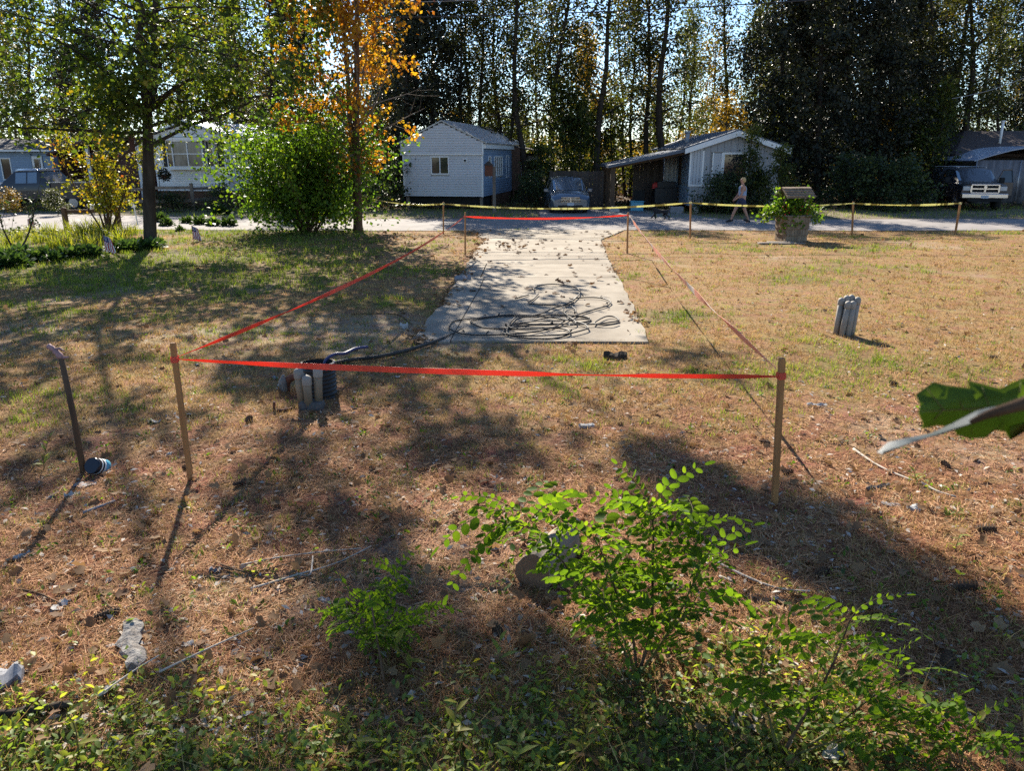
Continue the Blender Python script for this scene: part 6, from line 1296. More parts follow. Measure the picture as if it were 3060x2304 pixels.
# ------------------------------------------------------------------ foreground log, sticks, bark, litter
def debris():
    rng = np.random.default_rng(9)
    a = G(1592, 1752); lg = thing('split_log', 'short split log with a pale top lying behind the locust sapling', 'log', (a.x, a.y, 0), math.radians(14)); n = 12
    ring = lambda y, s, j: [(x * s, y, z * s + .0) for x, z in [(-.155, .09), (-.13, .19), (-.07, .265), (-.02, .285), (.03, .275), (.09, .23), (.15, .15), (.16, .07), (.12, .0), (.03, -.02), (-.07, -.015), (-.135, .02)]]
    mb = MB(); R = [[(q[1], q[0], q[2]) for q in ring(y, s, 0)] for y, s in ((0, .98), (.03, 1), (.25, .98), (.55, .96), (.66, .9))]; mb.loft(R, False); mb.build('log_body', M['log_top'], lg)
    e = MB(); E = [( -.004, q[1], q[2]) for q in R[0]]; E2 = [(.01, q[1] * .98, q[2] * .98) for q in R[0]]; e.add(E + E2, [tuple(range(n)), tuple(range(2 * n - 1, n - 1, -1))]); e.build('cut_end', M['log_end'], lg); lg.rotation_euler = (0, 0, math.radians(62)); lg.scale = (.75, .78, .78); lg.location.x -= .0
    def stick(pts, r, m, lab, cat='stick', name='stick', z=.012):
        P = [gpt(*G(x, y).xy, z + rng.uniform(0, .012)) for x, y in pts]; P = smooth_path(P, 4); rr = np.linspace(r, r * .55, len(P)) * rng.uniform(.88, 1.12, len(P)); solo(name, MB().tube(P, rr, 7), M[m], lab, cat)
    stick([(2550, 1345), (2610, 1382), (2665, 1412), (2726, 1440)], .011, 'stick_pale', 'long bleached stick on the tan grass right of the near stake, upper piece')
    stick([(2752, 1446), (2800, 1470), (2856, 1488)], .010, 'stick_pale', 'bleached stick end with a dark tip, right of the small green weed')
    stick([(2110, 1664), (2160, 1700), (2250, 1745), (2330, 1770), (2420, 1780)], .0095, 'stick_pale', 'thin bleached stick lying right of the locust sapling')
    stick([(2150, 1735), (2172, 1746), (2196, 1756)], .012, 'stick_pale', 'short pale stub of wood near the locust sapling')
    stick([(720, 1690), (830, 1670), (960, 1655), (1080, 1645)], .006, 'stick_pale', 'long straight dry twig in the twig heap, farthest back', 'twig', 'twig')
    stick([(640, 1695), (760, 1710), (860, 1690), (990, 1660)], .006, 'twig', 'long brown twig crossing the middle of the twig heap', 'twig', 'twig')
    stick([(660, 1690), (740, 1715), (800, 1732), (825, 1765)], .007, 'twig', 'bent brown twig at the left of the twig heap', 'twig', 'twig')
    stick([(750, 1765), (880, 1725), (1000, 1690), (1110, 1640)], .007, 'stick_pale', 'pale long twig lying along the front of the twig heap', 'twig', 'twig')
    stick([(770, 1800), (900, 1750), (1030, 1695)], .006, 'twig', 'brown twig below the pale one in the twig heap', 'twig', 'twig')
    stick([(885, 1718), (925, 1722), (934, 1690), (935, 1668)], .008, 'stick_pale', 'hooked pale root with a round knob in the twig heap', 'twig', 'twig')
    stick([(300, 1768), (310, 1800), (342, 1838)], .009, 'twig', 'curved brown twig standing above the lichened bark piece', 'twig', 'twig')
    stick([(50, 1768), (120, 1785), (180, 1810)], .008, 'twig', 'brown twig by the pale litter at the left edge', 'twig', 'twig')
    stick([(480, 2035), (620, 1960), (760, 1890)], .006, 'stick_pale', 'long pale stalk slanting right of the lichened bark piece', 'twig', 'twig', .03)
    stick([(300, 2110), (400, 2040), (480, 1990)], .006, 'stick_pale', 'long pale stalk slanting below the lichened bark piece', 'twig', 'twig', .05)
    stick([(250, 1540), (330, 1512), (345, 1506)], .011, 'shard', 'short gray stick near the left edge below the old post')
    stick([(310, 1846), (370, 1830), (425, 1812)], .010, 'bark', 'dark rotten stick above the lichened bark piece')
    stick([(-20, 2160), (70, 2145), (180, 2125), (215, 2120)], .028, 'bark', 'dark thick branch lying in the shade at the lower left corner', 'branch', 'fallen_branch')
    stick([(1170, 1100), (1215, 1080)], .006, 'twig', 'short twig on the soil below the cable end', 'twig', 'twig')
    stick([(2000, 865), (1860, 830), (1825, 862)], .006, 'twig', 'thin dark twig by the right edge of the driveway', 'twig', 'twig')
    stick([(1050, 940), (1180, 940), (1230, 970)], .012, 'twig', 'dark crooked stick in the grass left of the driveway end')
    def slab(lab, px, py, L, W, H, rz, m, name, cat, tilt=(0, 0), z=0.0):
        c = G(px, py); mb = MB(); nx = 9; V = []; F = []
        for j, zz in enumerate((0, 1)):
            for i in range(nx + 1):
                u = i / nx - .5; wv = W * (.6 + .5 * rng.random()) * (1 - abs(u) ** 3 * 3.0); 
                for s in (-1, 0, 1): V.append((u * L, s * wv / 2 + .15 * W * math.sin(i * 1.1), zz * H * (1.2 - .45 * abs(s)) * (.75 + .4 * rng.random()) + z))
        n3 = 3 * (nx + 1)
        for i in range(nx):
            for s in range(2):
                a = i * 3 + s; F += [(n3 + a, n3 + a + 3, n3 + a + 4, n3 + a + 1), (a, a + 1, a + 4, a + 3)]
            a = i * 3; F += [(a, a + 3, n3 + a + 3, n3 + a), (a + 2, n3 + a + 2, n3 + a + 5, a + 5)]
        F += [(0, n3, n3 + 1, 1), (1, n3 + 1, n3 + 2, 2), (nx * 3, nx * 3 + 1, n3 + nx * 3 + 1, n3 + nx * 3), (nx * 3 + 1, nx * 3 + 2, n3 + nx * 3 + 2, n3 + nx * 3 + 1)]
        mb.add(V, F); o = solo(name, mb, M[m], lab, cat, (c.x, c.y, float(gz(c.x, c.y)))); o.rotation_euler = (tilt[0], tilt[1], rz)
    slab('long gray lichened piece of bark lying in the needles at the lower left', 397, 1940, .46, .12, .05, math.radians(-62), 'bark_lichen', 'bark_piece', 'bark')
    slab('narrow brown strip of wood by the right stick', 2622, 1458, .22, .045, .03, .35, 'bark_pale', 'wood_strip', 'wood')
    slab('pale flat wood strip beside the lichened bark piece', 420, 1902, .14, .05, .015, .2, 'bark_pale', 'wood_strip', 'wood')
    slab('pale wood strip lying level in front of the small vine bush', 755, 1968, .20, .03, .012, .05, 'bark_pale', 'wood_strip', 'wood')
    slab('gray broken plate shard below the old post', 255, 1446, .17, .12, .012, .2, 'shard', 'plate_shard', 'shard')
    slab('gray stone slab cut by the left edge at the bottom', 18, 2045, .16, .16, .06, .4, 'shard', 'stone', 'stone')
    slab('flat gray shard on the tan grass at the right, left piece', 2662, 1504, .13, .07, .006, -.3, 'shard', 'plate_shard', 'shard')
    slab('upright pale shard on the tan grass at the right, right piece', 2733, 1520, .09, .08, .03, .5, 'paper', 'plate_shard', 'shard')
    slab('heap of white crumbs on the grass right of the near stake', 2440, 1215, .20, .06, .03, -.1, 'paper', 'crumb_heap', 'litter')
    slab('white lump of torn paper on the soil in front of the driveway', 1752, 1275, .15, .07, .035, .2, 'paper', 'paper_scrap', 'litter')
    slab('small dark stone below the driveway corner', 1838, 1068, .30, .14, .07, 0, 'bark', 'stone', 'stone')
    slab('pale stone at the left corner of the driveway end', 1207, 979, .12, .09, .07, 0, 'paper', 'stone', 'stone')
    slab('gray dirt lump beside the driveway left edge', 1382, 838, .34, .22, .10, .4, 'shard', 'stone', 'stone')
    sc = [(460, 1262, 'white folded scrap between the old post and the near stake', .11), (505, 1360, 'pale curled scrap just left of the near left stake', .07), (215, 1478, 'gray scrap below the broken plate shard', .1), (150, 1485, 'small pale scrap left of the broken plate shard', .08), (66, 1668, 'pale weathered tuft at the left edge', .09), (225, 1690, 'gray scrap in the shaded needles, left part', .09), (405, 1706, 'pale pink scrap in the shaded needles', .06), (640, 1705, 'pale bent scrap left of the twig heap', .07), (185, 1812, 'pale ragged tuft above the bark piece, left', .10), (970, 1795, 'white torn scrap above the small vine bush', .07), (565, 1935, 'pale curled leaf scrap below the twig heap', .06), (1830, 1225, 'small white scrap right of the white paper lump', .06), (590, 1090, 'pale scrap near the left tape', .07), (1185, 1130, 'white sliver on the soil right of the drain pipe', .08), (1260, 1030, 'pale chip near the cable end', .06), (1905, 1125, 'gray scrap under the near tape, right part', .08), (2470, 1155, 'tiny white chip on the tan grass above the crumb heap', .05), (820, 1128, 'pale chips left of the stump', .09), (1565, 1140, 'gray chip under the near tape, middle', .07), (330, 2070, 'pale scraps in the shade at the lower left', .10), (2490, 2255, 'pale crumpled wrapper at the bottom right among leaves', .10), (2840, 995, 'small white chip on the far tan lawn', .06)]
    for px, py, lab, s in sc:
        c = G(px, py); mb = MB(); k = 5; V = [(rng.uniform(-.15, .15) * s + (i / k - .5) * s, rng.uniform(-.1, .1) * s + (j / 3 - .5) * s * .65, .006 + abs(rng.normal()) * .16 * s) for j in range(4) for i in range(k + 1)]
        V2 = [(x, y, z - .004) for x, y, z in V]; F = [(j * 6 + i, j * 6 + i + 1, j * 6 + i + 7, j * 6 + i + 6) for j in range(3) for i in range(k)]; mb.add(V, F); mb.add(V2, [f[::-1] for f in F])
        o = solo('scrap', mb, M['paper' if rng.random() < .7 else 'shard'], lab, 'litter', (c.x, c.y, float(gz(c.x, c.y)))); o.rotation_euler = (0, 0, rng.uniform(0, 6.28))
    # pine cones
    cone = MB()
    for k in range(70):
        t = k / 70; a = k * 2.4; r = .022 * math.sin(math.pi * (.12 + .83 * t)) ** .7; x = -.06 + .12 * t; c = (x, r * math.cos(a), .024 + r * math.sin(a)); u = Vector((.35 - t * .2, math.cos(a), math.sin(a))).normalized() * .013; s_ = Vector((0, -math.sin(a), math.cos(a))) * .008
        c = Vector(c); cone.add([tuple(c - s_), tuple(c + s_), tuple(c + u + s_ * .5), tuple(c + u - s_ * .5), tuple(c + Vector((.006, 0, 0)))], [(0, 1, 2, 3), (0, 3, 4), (1, 4, 2), (3, 2, 4)])
    cone.tube([(-.06, 0, .024), (0, 0, .024), (.06, 0, .024)], [.010, .017, .004], 7); me = cone.mesh('pine_cone', M['cone'])
    for px, py, lab, s in ((2832, 1985, 'black pine cone on the needles near the right edge, lowest', 1.15), (2946, 1589, 'pine cone half open near the right edge, uppermost', 1.1), (2880, 1765, 'pine cone with a broken twig near the right edge, middle', 1.25), (322, 1848, 'dark pine cone at the top of the lichened bark piece', 1.1), (2825, 1395, 'pine cone on the tan grass by the oak leaf', .9), (2285, 1330, 'small dark pine cone left of the near right stake', .8), (2670, 1150, 'pine cone on the tan lawn above the crumb heap', .9), (2355, 1412, 'pine cone lying just right of the near right stake', .8), (2455, 1722, 'dark pine cone in the shade right of the bleached stick', .9), (2965, 1075, 'dark pine cone on the far right lawn', .9), (560, 1405, 'dark pine cone beside the near left stake foot', .8), (720, 1455, 'dark pine cone right of the near left stake', 1.0), (745, 1262, 'dark pine cone left of the stone block', 1.0), (1485, 1885, 'dark pine cone on end, left of the locust sapling', .9), (2690, 2030, 'pine cone under the right locust branch', 1.0)):
        c = G(px, py); o = link('pine_cone', me, None, (c.x, c.y, float(gz(c.x, c.y)))); o.rotation_euler = (0, 0, rng.uniform(0, 6.28)); o.scale = (s, s, s); tag(o, lab, 'pine cone', 'pine cones on the ground')
debris()

# ------------------------------------------------------------------ locust saplings: compound leaves, one object each
def frond_mesh(rng, L, pairs, ls, droop):
    P = [(0, 0, 0)]; d = np.array([0, 1.0, .35]); V = []; F = []; o = 0; ctr = []
    for k in range(pairs * 2 + 2):
        d = unit(d + np.array([rng.normal() * .05, 0, -droop])); P.append(tuple(np.array(P[-1]) + d * L / (pairs * 2 + 1)))
    P = np.array(P); tv, tf = tube_np(P, np.linspace(.0022, .001, len(P)), 4); lv = []; dirs = []; nr = []; sz = []
    for k in range(pairs):
        c = P[2 + 2 * k]; t = unit(P[3 + 2 * k] - c) if 3 + 2 * k < len(P) else d; sd = unit(np.cross(t, np.array([0, 0, 1])))
        for s in (-1, 1):
            lv.append(c + sd * s * .003); dirs.append(sd * s + t * .35 + rng.normal(size=3) * .12 + np.array([0, 0, -.05])); nr.append(unit(np.array([0, 0, 1.0]) + rng.normal(size=3) * .3)); sz.append(ls * (.72 + .4 * math.sin(math.pi * (k + .8) / (pairs + .6))) * rng.uniform(.9, 1.1))
    lv.append(P[-1]); dirs.append(d); nr.append(np.array([0, 0, 1.0])); sz.append(ls)
    LV, LF = scatter(ROUND, np.array(lv), np.array(dirs), np.array(nr), np.array(sz) * rng.uniform(.7, 1.15, len(sz)), 1.0)
    V = np.concatenate([tv, LV]); tf3 = np.concatenate([tf[:, [0, 1, 2]], tf[:, [0, 2, 3]]]); F = np.concatenate([tf3, LF + len(tv)]); mi = np.concatenate([np.zeros(len(tf3)), np.ones(len(LF))])
    return npmesh('compound_leaf', V, F, [M['stem_green'], M['lf_locust']], False, mi)
def locust():
    rng = np.random.default_rng(17); PR = [frond_mesh(rng, rng.uniform(.26, .36), int(rng.integers(6, 9)), rng.uniform(.048, .060), rng.uniform(.05, .12)) for _ in range(8)]
    def put(t, p, d, s, up=None):
        d = Vector(d).normalized(); u = Vector(up or (-.2 + rng.normal() * .3, .85 + rng.normal() * .3, .42)); u = u if abs(u.normalized().dot(d)) < .93 else Vector((0, 0, 1)); x = d.cross(u).normalized(); z = x.cross(d); o = link('compound_leaf', PR[int(rng.integers(8))], t); o.matrix_local = Matrix.Translation(p) @ Matrix((x, d, z)).transposed().to_4x4() @ Matrix.Scale(s, 4)
    def plant(lab, foot, stems, fr, n_low=0):
        b = G(*foot); t = thing('locust_sapling', lab, 'sapling', (b.x, b.y, 0))
        for pts, r, n, f0 in stems:
            P = [Vector((0, 0, -.03))] + [at(px, py, b.y + dy) - Vector((b.x, b.y, 0)) for px, py, dy in pts]; P = smooth_path(P, 6); MB().tube(P, np.linspace(r, r * .3, len(P)), 7).build('stem', M['stem_green' if r < .008 else 'twig'], t)
            n = int(n * 1.75)
            for k in range(n):
                u = f0 + (1 - f0) * (k + .5) / n; i = min(int(u * (len(P) - 1)), len(P) - 2); p = Vector(P[i]); tg = Vector(P[i + 1]) - p; az = k * 2.4 + rng.uniform(-.4, .4); d = Vector((math.cos(az), math.sin(az), rng.uniform(-.05, .5))) + tg.normalized() * .5; put(t, p, d, fr * rng.uniform(.8, 1.15))
        return t, b
    t, b = plant('large bright green locust sapling in the middle foreground, over the split log', (1905, 2010), [([(1890, 1900, .02), (1850, 1800, .05), (1815, 1690, .06), (1770, 1600, .06)], .009, 11, .3), ([(1945, 1880, .05), (1950, 1700, .1), (1952, 1580, .12), (1940, 1520, .14)], .010, 13, .35),
        ([(1840, 1900, .05), (1760, 1800, .1), (1690, 1690, .12), (1600, 1590, .12), (1530, 1550, .10)], .008, 10, .4), ([(1990, 1900, .0), (2050, 1790, .05), (2090, 1680, .08), (2060, 1580, .1)], .007, 9, .35), ([(1880, 1950, -.15), (1840, 1860, -.22), (1780, 1760, -.25)], .006, 8, .3), ([(1960, 1950, -.2), (2010, 1880, -.25), (2080, 1800, -.25)], .006, 8, .3), ([(1870, 1930, .12), (1830, 1850, .2), (1740, 1740, .28)], .006, 7, .3)], 1.0)
    # the fronds that stand clear in the photograph
    for (x0, y0), (x1, y1), dy, s in (((1545, 1530), (1400, 1480), .10, 1.0), ((1530, 1525), (1345, 1570), .06, 1.2), ((1560, 1560), (1370, 1620), .0, 1.15), ((1510, 1600), (1400, 1720), .02, 1.1), ((1760, 1500), (1650, 1560), .1, .9), ((1640, 1540), (1700, 1462), .15, .9), ((1940, 1520), (2180, 1490), .12, 1.1), ((1950, 1560), (2190, 1570), .05, 1.05), ((1930, 1530), (1800, 1480), .15, 1.0), ((1990, 1600), (2140, 1640), -.02, .9), ((1700, 1640), (1530, 1660), .0, 1.0), ((1790, 1700), (1620, 1700), -.1, .9), ((1950, 1650), (2100, 1720), -.1, 1.0), ((1880, 1740), (1700, 1790), -.15, 1.0)):
        a = at(x0, y0, b.y + dy) - Vector((b.x, b.y, 0)); e = at(x1, y1, b.y + dy) - Vector((b.x, b.y, 0)); put(t, a, (e - a) + Vector((0, 0, .02)), s, (-.15, .8, .5))
    t2, b2 = plant('locust sapling at the lower right, leaning right beside the pine cone', (2330, 2260), [([(2380, 2180, .02), (2440, 2080, .05), (2500, 1960, .08), (2540, 1850, .1)], .009, 11, .3), ([(2460, 2200, .05), (2560, 2120, .08), (2640, 2060, .1), (2700, 2020, .12)], .007, 8, .3), ([(2300, 2150, .05), (2270, 2040, .08), (2290, 1930, .1)], .007, 8, .3), ([(2450, 2230, -.05), (2600, 2190, -.05), (2760, 2150, 0)], .006, 7, .4)], .82)
    for (x0, y0), (x1, y1), dy, s in (((2540, 1850), (2400, 1790), .1, .8), ((2540, 1850), (2600, 1800), .1, .7), ((2560, 1940), (2700, 1960), .1, .85), ((2580, 2020), (2740, 2060), .1, .9), ((2480, 1960), (2380, 1900), .05, .85), ((2640, 2100), (2800, 2140), .1, .85)):
        a = at(x0, y0, b2.y + dy) - Vector((b2.x, b2.y, 0)); e = at(x1, y1, b2.y + dy) - Vector((b2.x, b2.y, 0)); put(t2, a, e - a, s, (-.15, .8, .5))
    t3, b3 = plant('young locust shoot low in the bottom right corner', (2870, 2290), [([(2880, 2240, .02), (2900, 2190, .03)], .005, 4, .4), ([(2800, 2270, .02), (2760, 2230, .03)], .004, 3, .3)], .75)
    for k in range(4): put(t3, Vector((.02 * k, 0, .1)), ((-1) ** k, .2, .1), .8)
    t4, b4 = plant('low dark vine bush in the center left foreground', (1120, 1935), [([(1130, 1850, .05), (1150, 1780, .1), (1190, 1720, .12)], .006, 9, .15), ([(1080, 1860, .02), (1030, 1800, .05)], .005, 8, .15), ([(1190, 1880, .0), (1250, 1830, .05)], .005, 8, .15), ([(1100, 1900, -.1), (1060, 1870, -.15), (1000, 1850, -.15)], .005, 7, .2), ([(1150, 1900, -.15), (1180, 1860, -.2)], .005, 7, .2)], .62)
    MB().tube(smooth_path([at(1105, 1780, b4.y - .05), at(1125, 1900, b4.y - .25), at(1150, 2050, b4.y - .45)], 5), .005, 6).build('cut_stalk', M['twig'], None); o = bpy.data.objects['cut_stalk']; o.parent = t4; o.location = (-b4.x, -b4.y, 0)
    # broad lance leaves of the small weeds along the bottom
    lance = scatter(OVALT, np.zeros((1, 3)), np.array([[0, 1.0, .25]]), np.array([[0, 0, 1.0]]), np.array([1.0]), .55); lm = npmesh('leaf', lance[0], lance[1], M['lf_cover'], True); ly = npmesh('leaf', lance[0], lance[1], M['lf_lily'], True)
    W = [(1230, 2010, .30, 7, 'yellowing lance-leaved weed hanging over the cut stalk', 1), (1080, 2260, .26, 7, 'yellowing lance-leaved weed low in the bottom center', 1), (1360, 2230, .2, 7, 'spiky yellow-green weed in the bottom center', 1), (1490, 1990, .16, 6, 'small whorled weed left of the large locust sapling', 0), (240, 2270, .30, 6, 'tall lance-leaved weed in the lower left corner', 1), (1540, 2290, .22, 8, 'pale green broad weed under the large locust sapling', 0), (560, 2250, .14, 8, 'sunlit broad-leaved weed at the bottom left', 0), (1740, 2270, .18, 8, 'yellow-green weed in front of the large locust sapling', 1), (2960, 2240, .20, 7, 'bright lance-leaved weed at the right bottom edge', 1), (2745, 1440, .12, 9, 'small lime green weed on the bleached stick', 0), (2850, 1640, .13, 8, 'small green tuft weed below the gray shards', 0), (130, 1395, .3, 6, 'thin upright weed left of the old post', 0), (650, 1275, .10, 6, 'bright green sprout right of the near left stake', 1)]
    for px, py, h, n, lab, kind in W:
        b = G(px, py); t = thing('weed', lab, 'weed', (b.x, b.y, float(gz(b.x, b.y)))); st = branch_path(rng, (0, 0, -.02), (rng.normal() * .15, rng.normal() * .1, 1), h, 5, 0, .1); MB().tube(st, np.linspace(.004, .002, 6), 5).build('stem', M['stem_green'], t)
        for k in range(n):
            i = 1 + int((k / n) * 4.9); az = k * 2.4 + rng.uniform(-.3, .3); o = link('leaf', ly if kind else lm, t, tuple(st[i])); o.rotation_euler = Euler((rng.uniform(-.2, .5), 0, az)).to_quaternion().to_euler(); s_ = rng.uniform(.07, .11) * (1 if h > .15 else .7); o.scale = (s_, s_, s_)
locust()

def oak():
    """low oak branch hanging in from beyond the right edge, close to the camera"""
    Y = .72; t = thing('oak_leaf_branch', 'lobed green oak leaf on a thin twig hanging in close at the right edge', 'branch', (0, 0, 0)); P = lambda px, py, dy=0: at(px, py, Y + dy)
    up = [(2740, 1175), (2800, 1142), (2835, 1152), (2905, 1165), (2890, 1140), (2930, 1145), (2985, 1160), (2975, 1135), (3060, 1128), (3120, 1105), (3220, 1120), (3300, 1165)]
    lo = [(2745, 1228), (2750, 1278), (2850, 1270), (2930, 1260), (2990, 1250), (3080, 1258), (3150, 1240), (3220, 1250), (3300, 1215)]
    def blade(name, outline, axis, dy, m, bulge):
        """fan from the midrib to the outline with a slight dome"""
        mb = MB(); n = len(outline)
        A = [P(*axis[0], dy).lerp(P(*axis[1], dy), i / (n - 1)) for i in range(n)]; O = [P(px, py, dy + .012 + bulge * math.sin(i * 1.9)) for i, (px, py) in enumerate(outline)]
        Mi = [a.lerp(o, .55) + Vector((0, -.006, .0)) for a, o in zip(A, O)]; V = [tuple(q) for q in A + Mi + O]; F = []
        for r in range(2):
            for i in range(n - 1): a = r * n + i; F.append((a, a + 1, a + n + 1, a + n))
        th = Vector((0, .0008, 0)); mb.add(V, F, True); mb.add([tuple(Vector(v) + th) for v in V], [f[::-1] for f in F], True); return mb.build(name, M[m], t)
    blade('leaf_blade', [(2738, 1180), (2790, 1142), (2830, 1152), (2900, 1160), (2892, 1138), (2930, 1146), (2990, 1162), (3060, 1130), (3120, 1108), (3200, 1120), (3300, 1160)], [(2745, 1235), (3300, 1200)], 0.0, 'lf_oak', .006)
    blade('leaf_blade', [(2755, 1282), (2800, 1272), (2850, 1276), (2860, 1300), (2900, 1312), (2945, 1308), (2960, 1285), (3005, 1290), (3020, 1316), (3018, 1275), (3080, 1258), (3300, 1240)], [(2745, 1235), (3300, 1200)], .0, 'lf_oak', .006)
    # paler leaf seen edge on below it
    blade('pale_leaf', [(2622, 1352), (2655, 1322), (2700, 1312), (2780, 1296), (2840, 1270), (2920, 1228), (2975, 1215), (3000, 1228), (3100, 1190), (3300, 1120)], [(2640, 1352), (3300, 1135)], -.04, 'oak_under', .002)
    vn = MB()
    vn.tube(smooth_path([P(2745, 1230, -.004), P(2900, 1222, -.004), P(3100, 1210, -.002), P(3320, 1200, 0)], 4), [.0003 + .0001 * i for i in range(13)], 5)
    for (x0, x1, y1) in ((2800, 2770, 1160), (2860, 2850, 1160), (2940, 2935, 1155), (3030, 3050, 1140), (3120, 3130, 1120), (2800, 2775, 1275), (2880, 2905, 1300), (2960, 3000, 1285), (3060, 3080, 1255)): vn.tube([P(x0 + 20, 1224, -.004), P((x0 + x1) / 2 + 8, (1224 + y1) / 2, .001), P(x1, y1, .008)], [.0006, .0005, .0003], 4)
    vn.build('vein', M['stem_green'], t)
    pts = [P(2900, 1262, -.05), P(2960, 1236, -.05), P(3060, 1205, -.05), P(3200, 1150, -.05), P(3400, 1070, .0), P(3800, 930, .1), P(4400, 800, .25)]; MB().tube(smooth_path(pts, 5), [.0022 + .0004 * i for i in range(31)], 7).build('twig', M['twig'], t)
oak()

# ------------------------------------------------------------------ loose leaves, grass, needles, ground cover
def carpets():
    rng = np.random.default_rng(101)
    def where_seen(n, y0, y1, power=1.0, margin=1.12, extra=.4):
        """positions over the visible yard, thinning with distance"""
        u = rng.random(n); y = (y0 ** (1 - power) + u * (y1 ** (1 - power) - y0 ** (1 - power))) ** (1 / (1 - power)) if abs(power - 1) > 1e-6 else y0 * (y1 / y0) ** u
        x = rng.uniform(-1, 1, n) * (y * .72 * margin + extra); return x, y
    def blades(name, x, y, h, wd, m, lab, lean=.5, flat=0.0):
        n = len(x); z = gz(x, y); az = rng.uniform(0, 6.28, n); up = np.stack([np.cos(az) * lean * rng.uniform(.2, 1.4, n), np.sin(az) * lean * rng.uniform(.2, 1.4, n), np.ones(n)], 1)
        pos = np.stack([x, y, z - .004], 1); V, F = scatter(BLADE, pos, up, np.stack([-np.sin(az + 1.2), np.cos(az + 1.2), np.zeros(n)], 1), h, wd / h); return tag(link(name, npmesh(name, V, F, M[m])), lab, kind='stuff')
    def tufts(cx, cy, k, sp):
        n = len(cx); x = np.repeat(cx, k) + rng.normal(size=n * k) * np.repeat(sp, k); y = np.repeat(cy, k) + rng.normal(size=n * k) * np.repeat(sp, k); return x, y
    # dry lawn
    cx, cy = where_seen(52000, 3.0, 27.6, 1.25); cov, nee, gre, lea, fo, ve = zones(cx, cy); pr = (1 - .72 * nee) * (1 - .6 * gre) * (1 - .6 * lea) * (1 - cov) * (.45 + .55 * sst(-.5, .3, fbm(cx, cy, .9, 21) * -1)); k = (rng.random(len(cx)) < pr) & veg_ok(cx, cy); cx, cy = cx[k], cy[k]
    x, y = tufts(cx, cy, 7, .018 + .0022 * cy); k = veg_ok(x, y); x, y = x[k], y[k]; n = len(x); blades('dry_grass', x, y, rng.uniform(.03, .075, n) * (1 + .012 * y), .0032 + .00055 * y, 'gr_tan', 'short dry tan grass of the lawn', .95)
    # green grass
    cx, cy = where_seen(40000, 2.4, 27.6, 1.0); cov, nee, gre, lea, fo, ve = zones(cx, cy); pr = np.clip(gre * 1.2 + .10 + .3 * cov, 0, 1) * (1 - .5 * nee); k = (rng.random(len(cx)) < pr) & veg_ok(cx, cy); cx, cy = cx[k], cy[k]
    x, y = tufts(cx, cy, 8, .016 + .002 * cy); k = veg_ok(x, y); x, y = x[k], y[k]; n = len(x); _, _, g2, _, _, _ = zones(x, y)
    blades('green_grass', x, y, rng.uniform(.04, .10, n) * (1 + .012 * y) * (.7 + .6 * g2), .0034 + .00055 * y, 'gr_green', 'patches of longer green grass', .6)
    # verge beyond the road
    x = rng.uniform(-34, 34, 22000); y = rng.uniform(32.6, 43, 22000); k = (hard(x, y) < .5) & ~((x > 1.1) & (x < 6) & (y < 40)); x, y = x[k], y[k]; blades('verge_grass', x, y, rng.uniform(.06, .2, len(x)), .022, 'gr_green', 'rough grass along the far side of the road', .6)
    # grass left of the maple under the garden plants
    # pine needles
    cx, cy = where_seen(15000, 2.3, 12.0, 1.3); cov, nee, gre, lea, fo, ve = zones(cx, cy); k = rng.random(len(cx)) < np.clip(nee * .95 + .12 - .35 * cov, 0.05, 1); cx, cy = cx[k], cy[k]; x, y = tufts(cx, cy, 12, .03 + .004 * cy); n = len(x); az = rng.uniform(0, 6.28, n)
    k = hard(x, y) < .8; x, y, az = x[k], y[k], az[k]; n = len(x)
    ax = np.stack([np.cos(az), np.sin(az), rng.normal(size=n) * .16 + .05], 1); pos = np.stack([x, y, gz(x, y) + rng.uniform(.002, .022, n)], 1); L = rng.uniform(.06, .13, n); V, F = scatter(BLADE, pos, ax, np.stack([rng.normal(size=n) * .5, rng.normal(size=n) * .5, np.ones(n)], 1), L, (.0026 + .0005 * y) / L); tag(link('pine_needles', npmesh('pine_needles', V, F, M['needles'])), 'litter of red-brown pine needles', kind='stuff')
    # ground cover of small oval leaves at the bottom of the view
    cx, cy = where_seen(9000, 2.2, 4.6, 1.0); cov, nee, gre, lea, fo, ve = zones(cx, cy); k = rng.random(len(cx)) < cov * .42 + .012; cx, cy = cx[k], cy[k]; x, y = tufts(cx, cy, 6, np.full(len(cx), .035)); n = len(x); az = rng.uniform(0, 6.28, n)
    pos = np.stack([x, y, gz(x, y) + rng.uniform(.01, .055, n)], 1); ax = np.stack([np.cos(az), np.sin(az), rng.uniform(0, 1.1, n)], 1); V, F = scatter(OVALT, pos, ax, np.where((rng.random(n) < .45)[:, None], np.array([-.2, .8, .6]), np.array([0, 0, 1.0])) + rng.normal(size=(n, 3)) * .3, rng.uniform(.018, .05, n), .95); tag(link('ground_cover', npmesh('ground_cover', V, F, M['lf_cover'], True)), 'low oval-leaved ground cover along the bottom', kind='stuff')
    # thin seed stalks standing among the cover
    x, y = where_seen(420, 2.3, 3.9, 1.0); n = len(x); az = rng.uniform(0, 6.28, n); ax = np.stack([np.cos(az) * .7, np.sin(az) * .7, rng.uniform(.4, 1.2, n)], 1); V, F = scatter(BLADE, np.stack([x, y, gz(x, y)], 1), ax, rand_dirs(rng, n), rng.uniform(.12, .34, n), .016); tag(link('seed_stalks', npmesh('seed_stalks', V, F, M['gr_tan'])), 'thin dry seed stalks rising from the ground cover', kind='stuff')
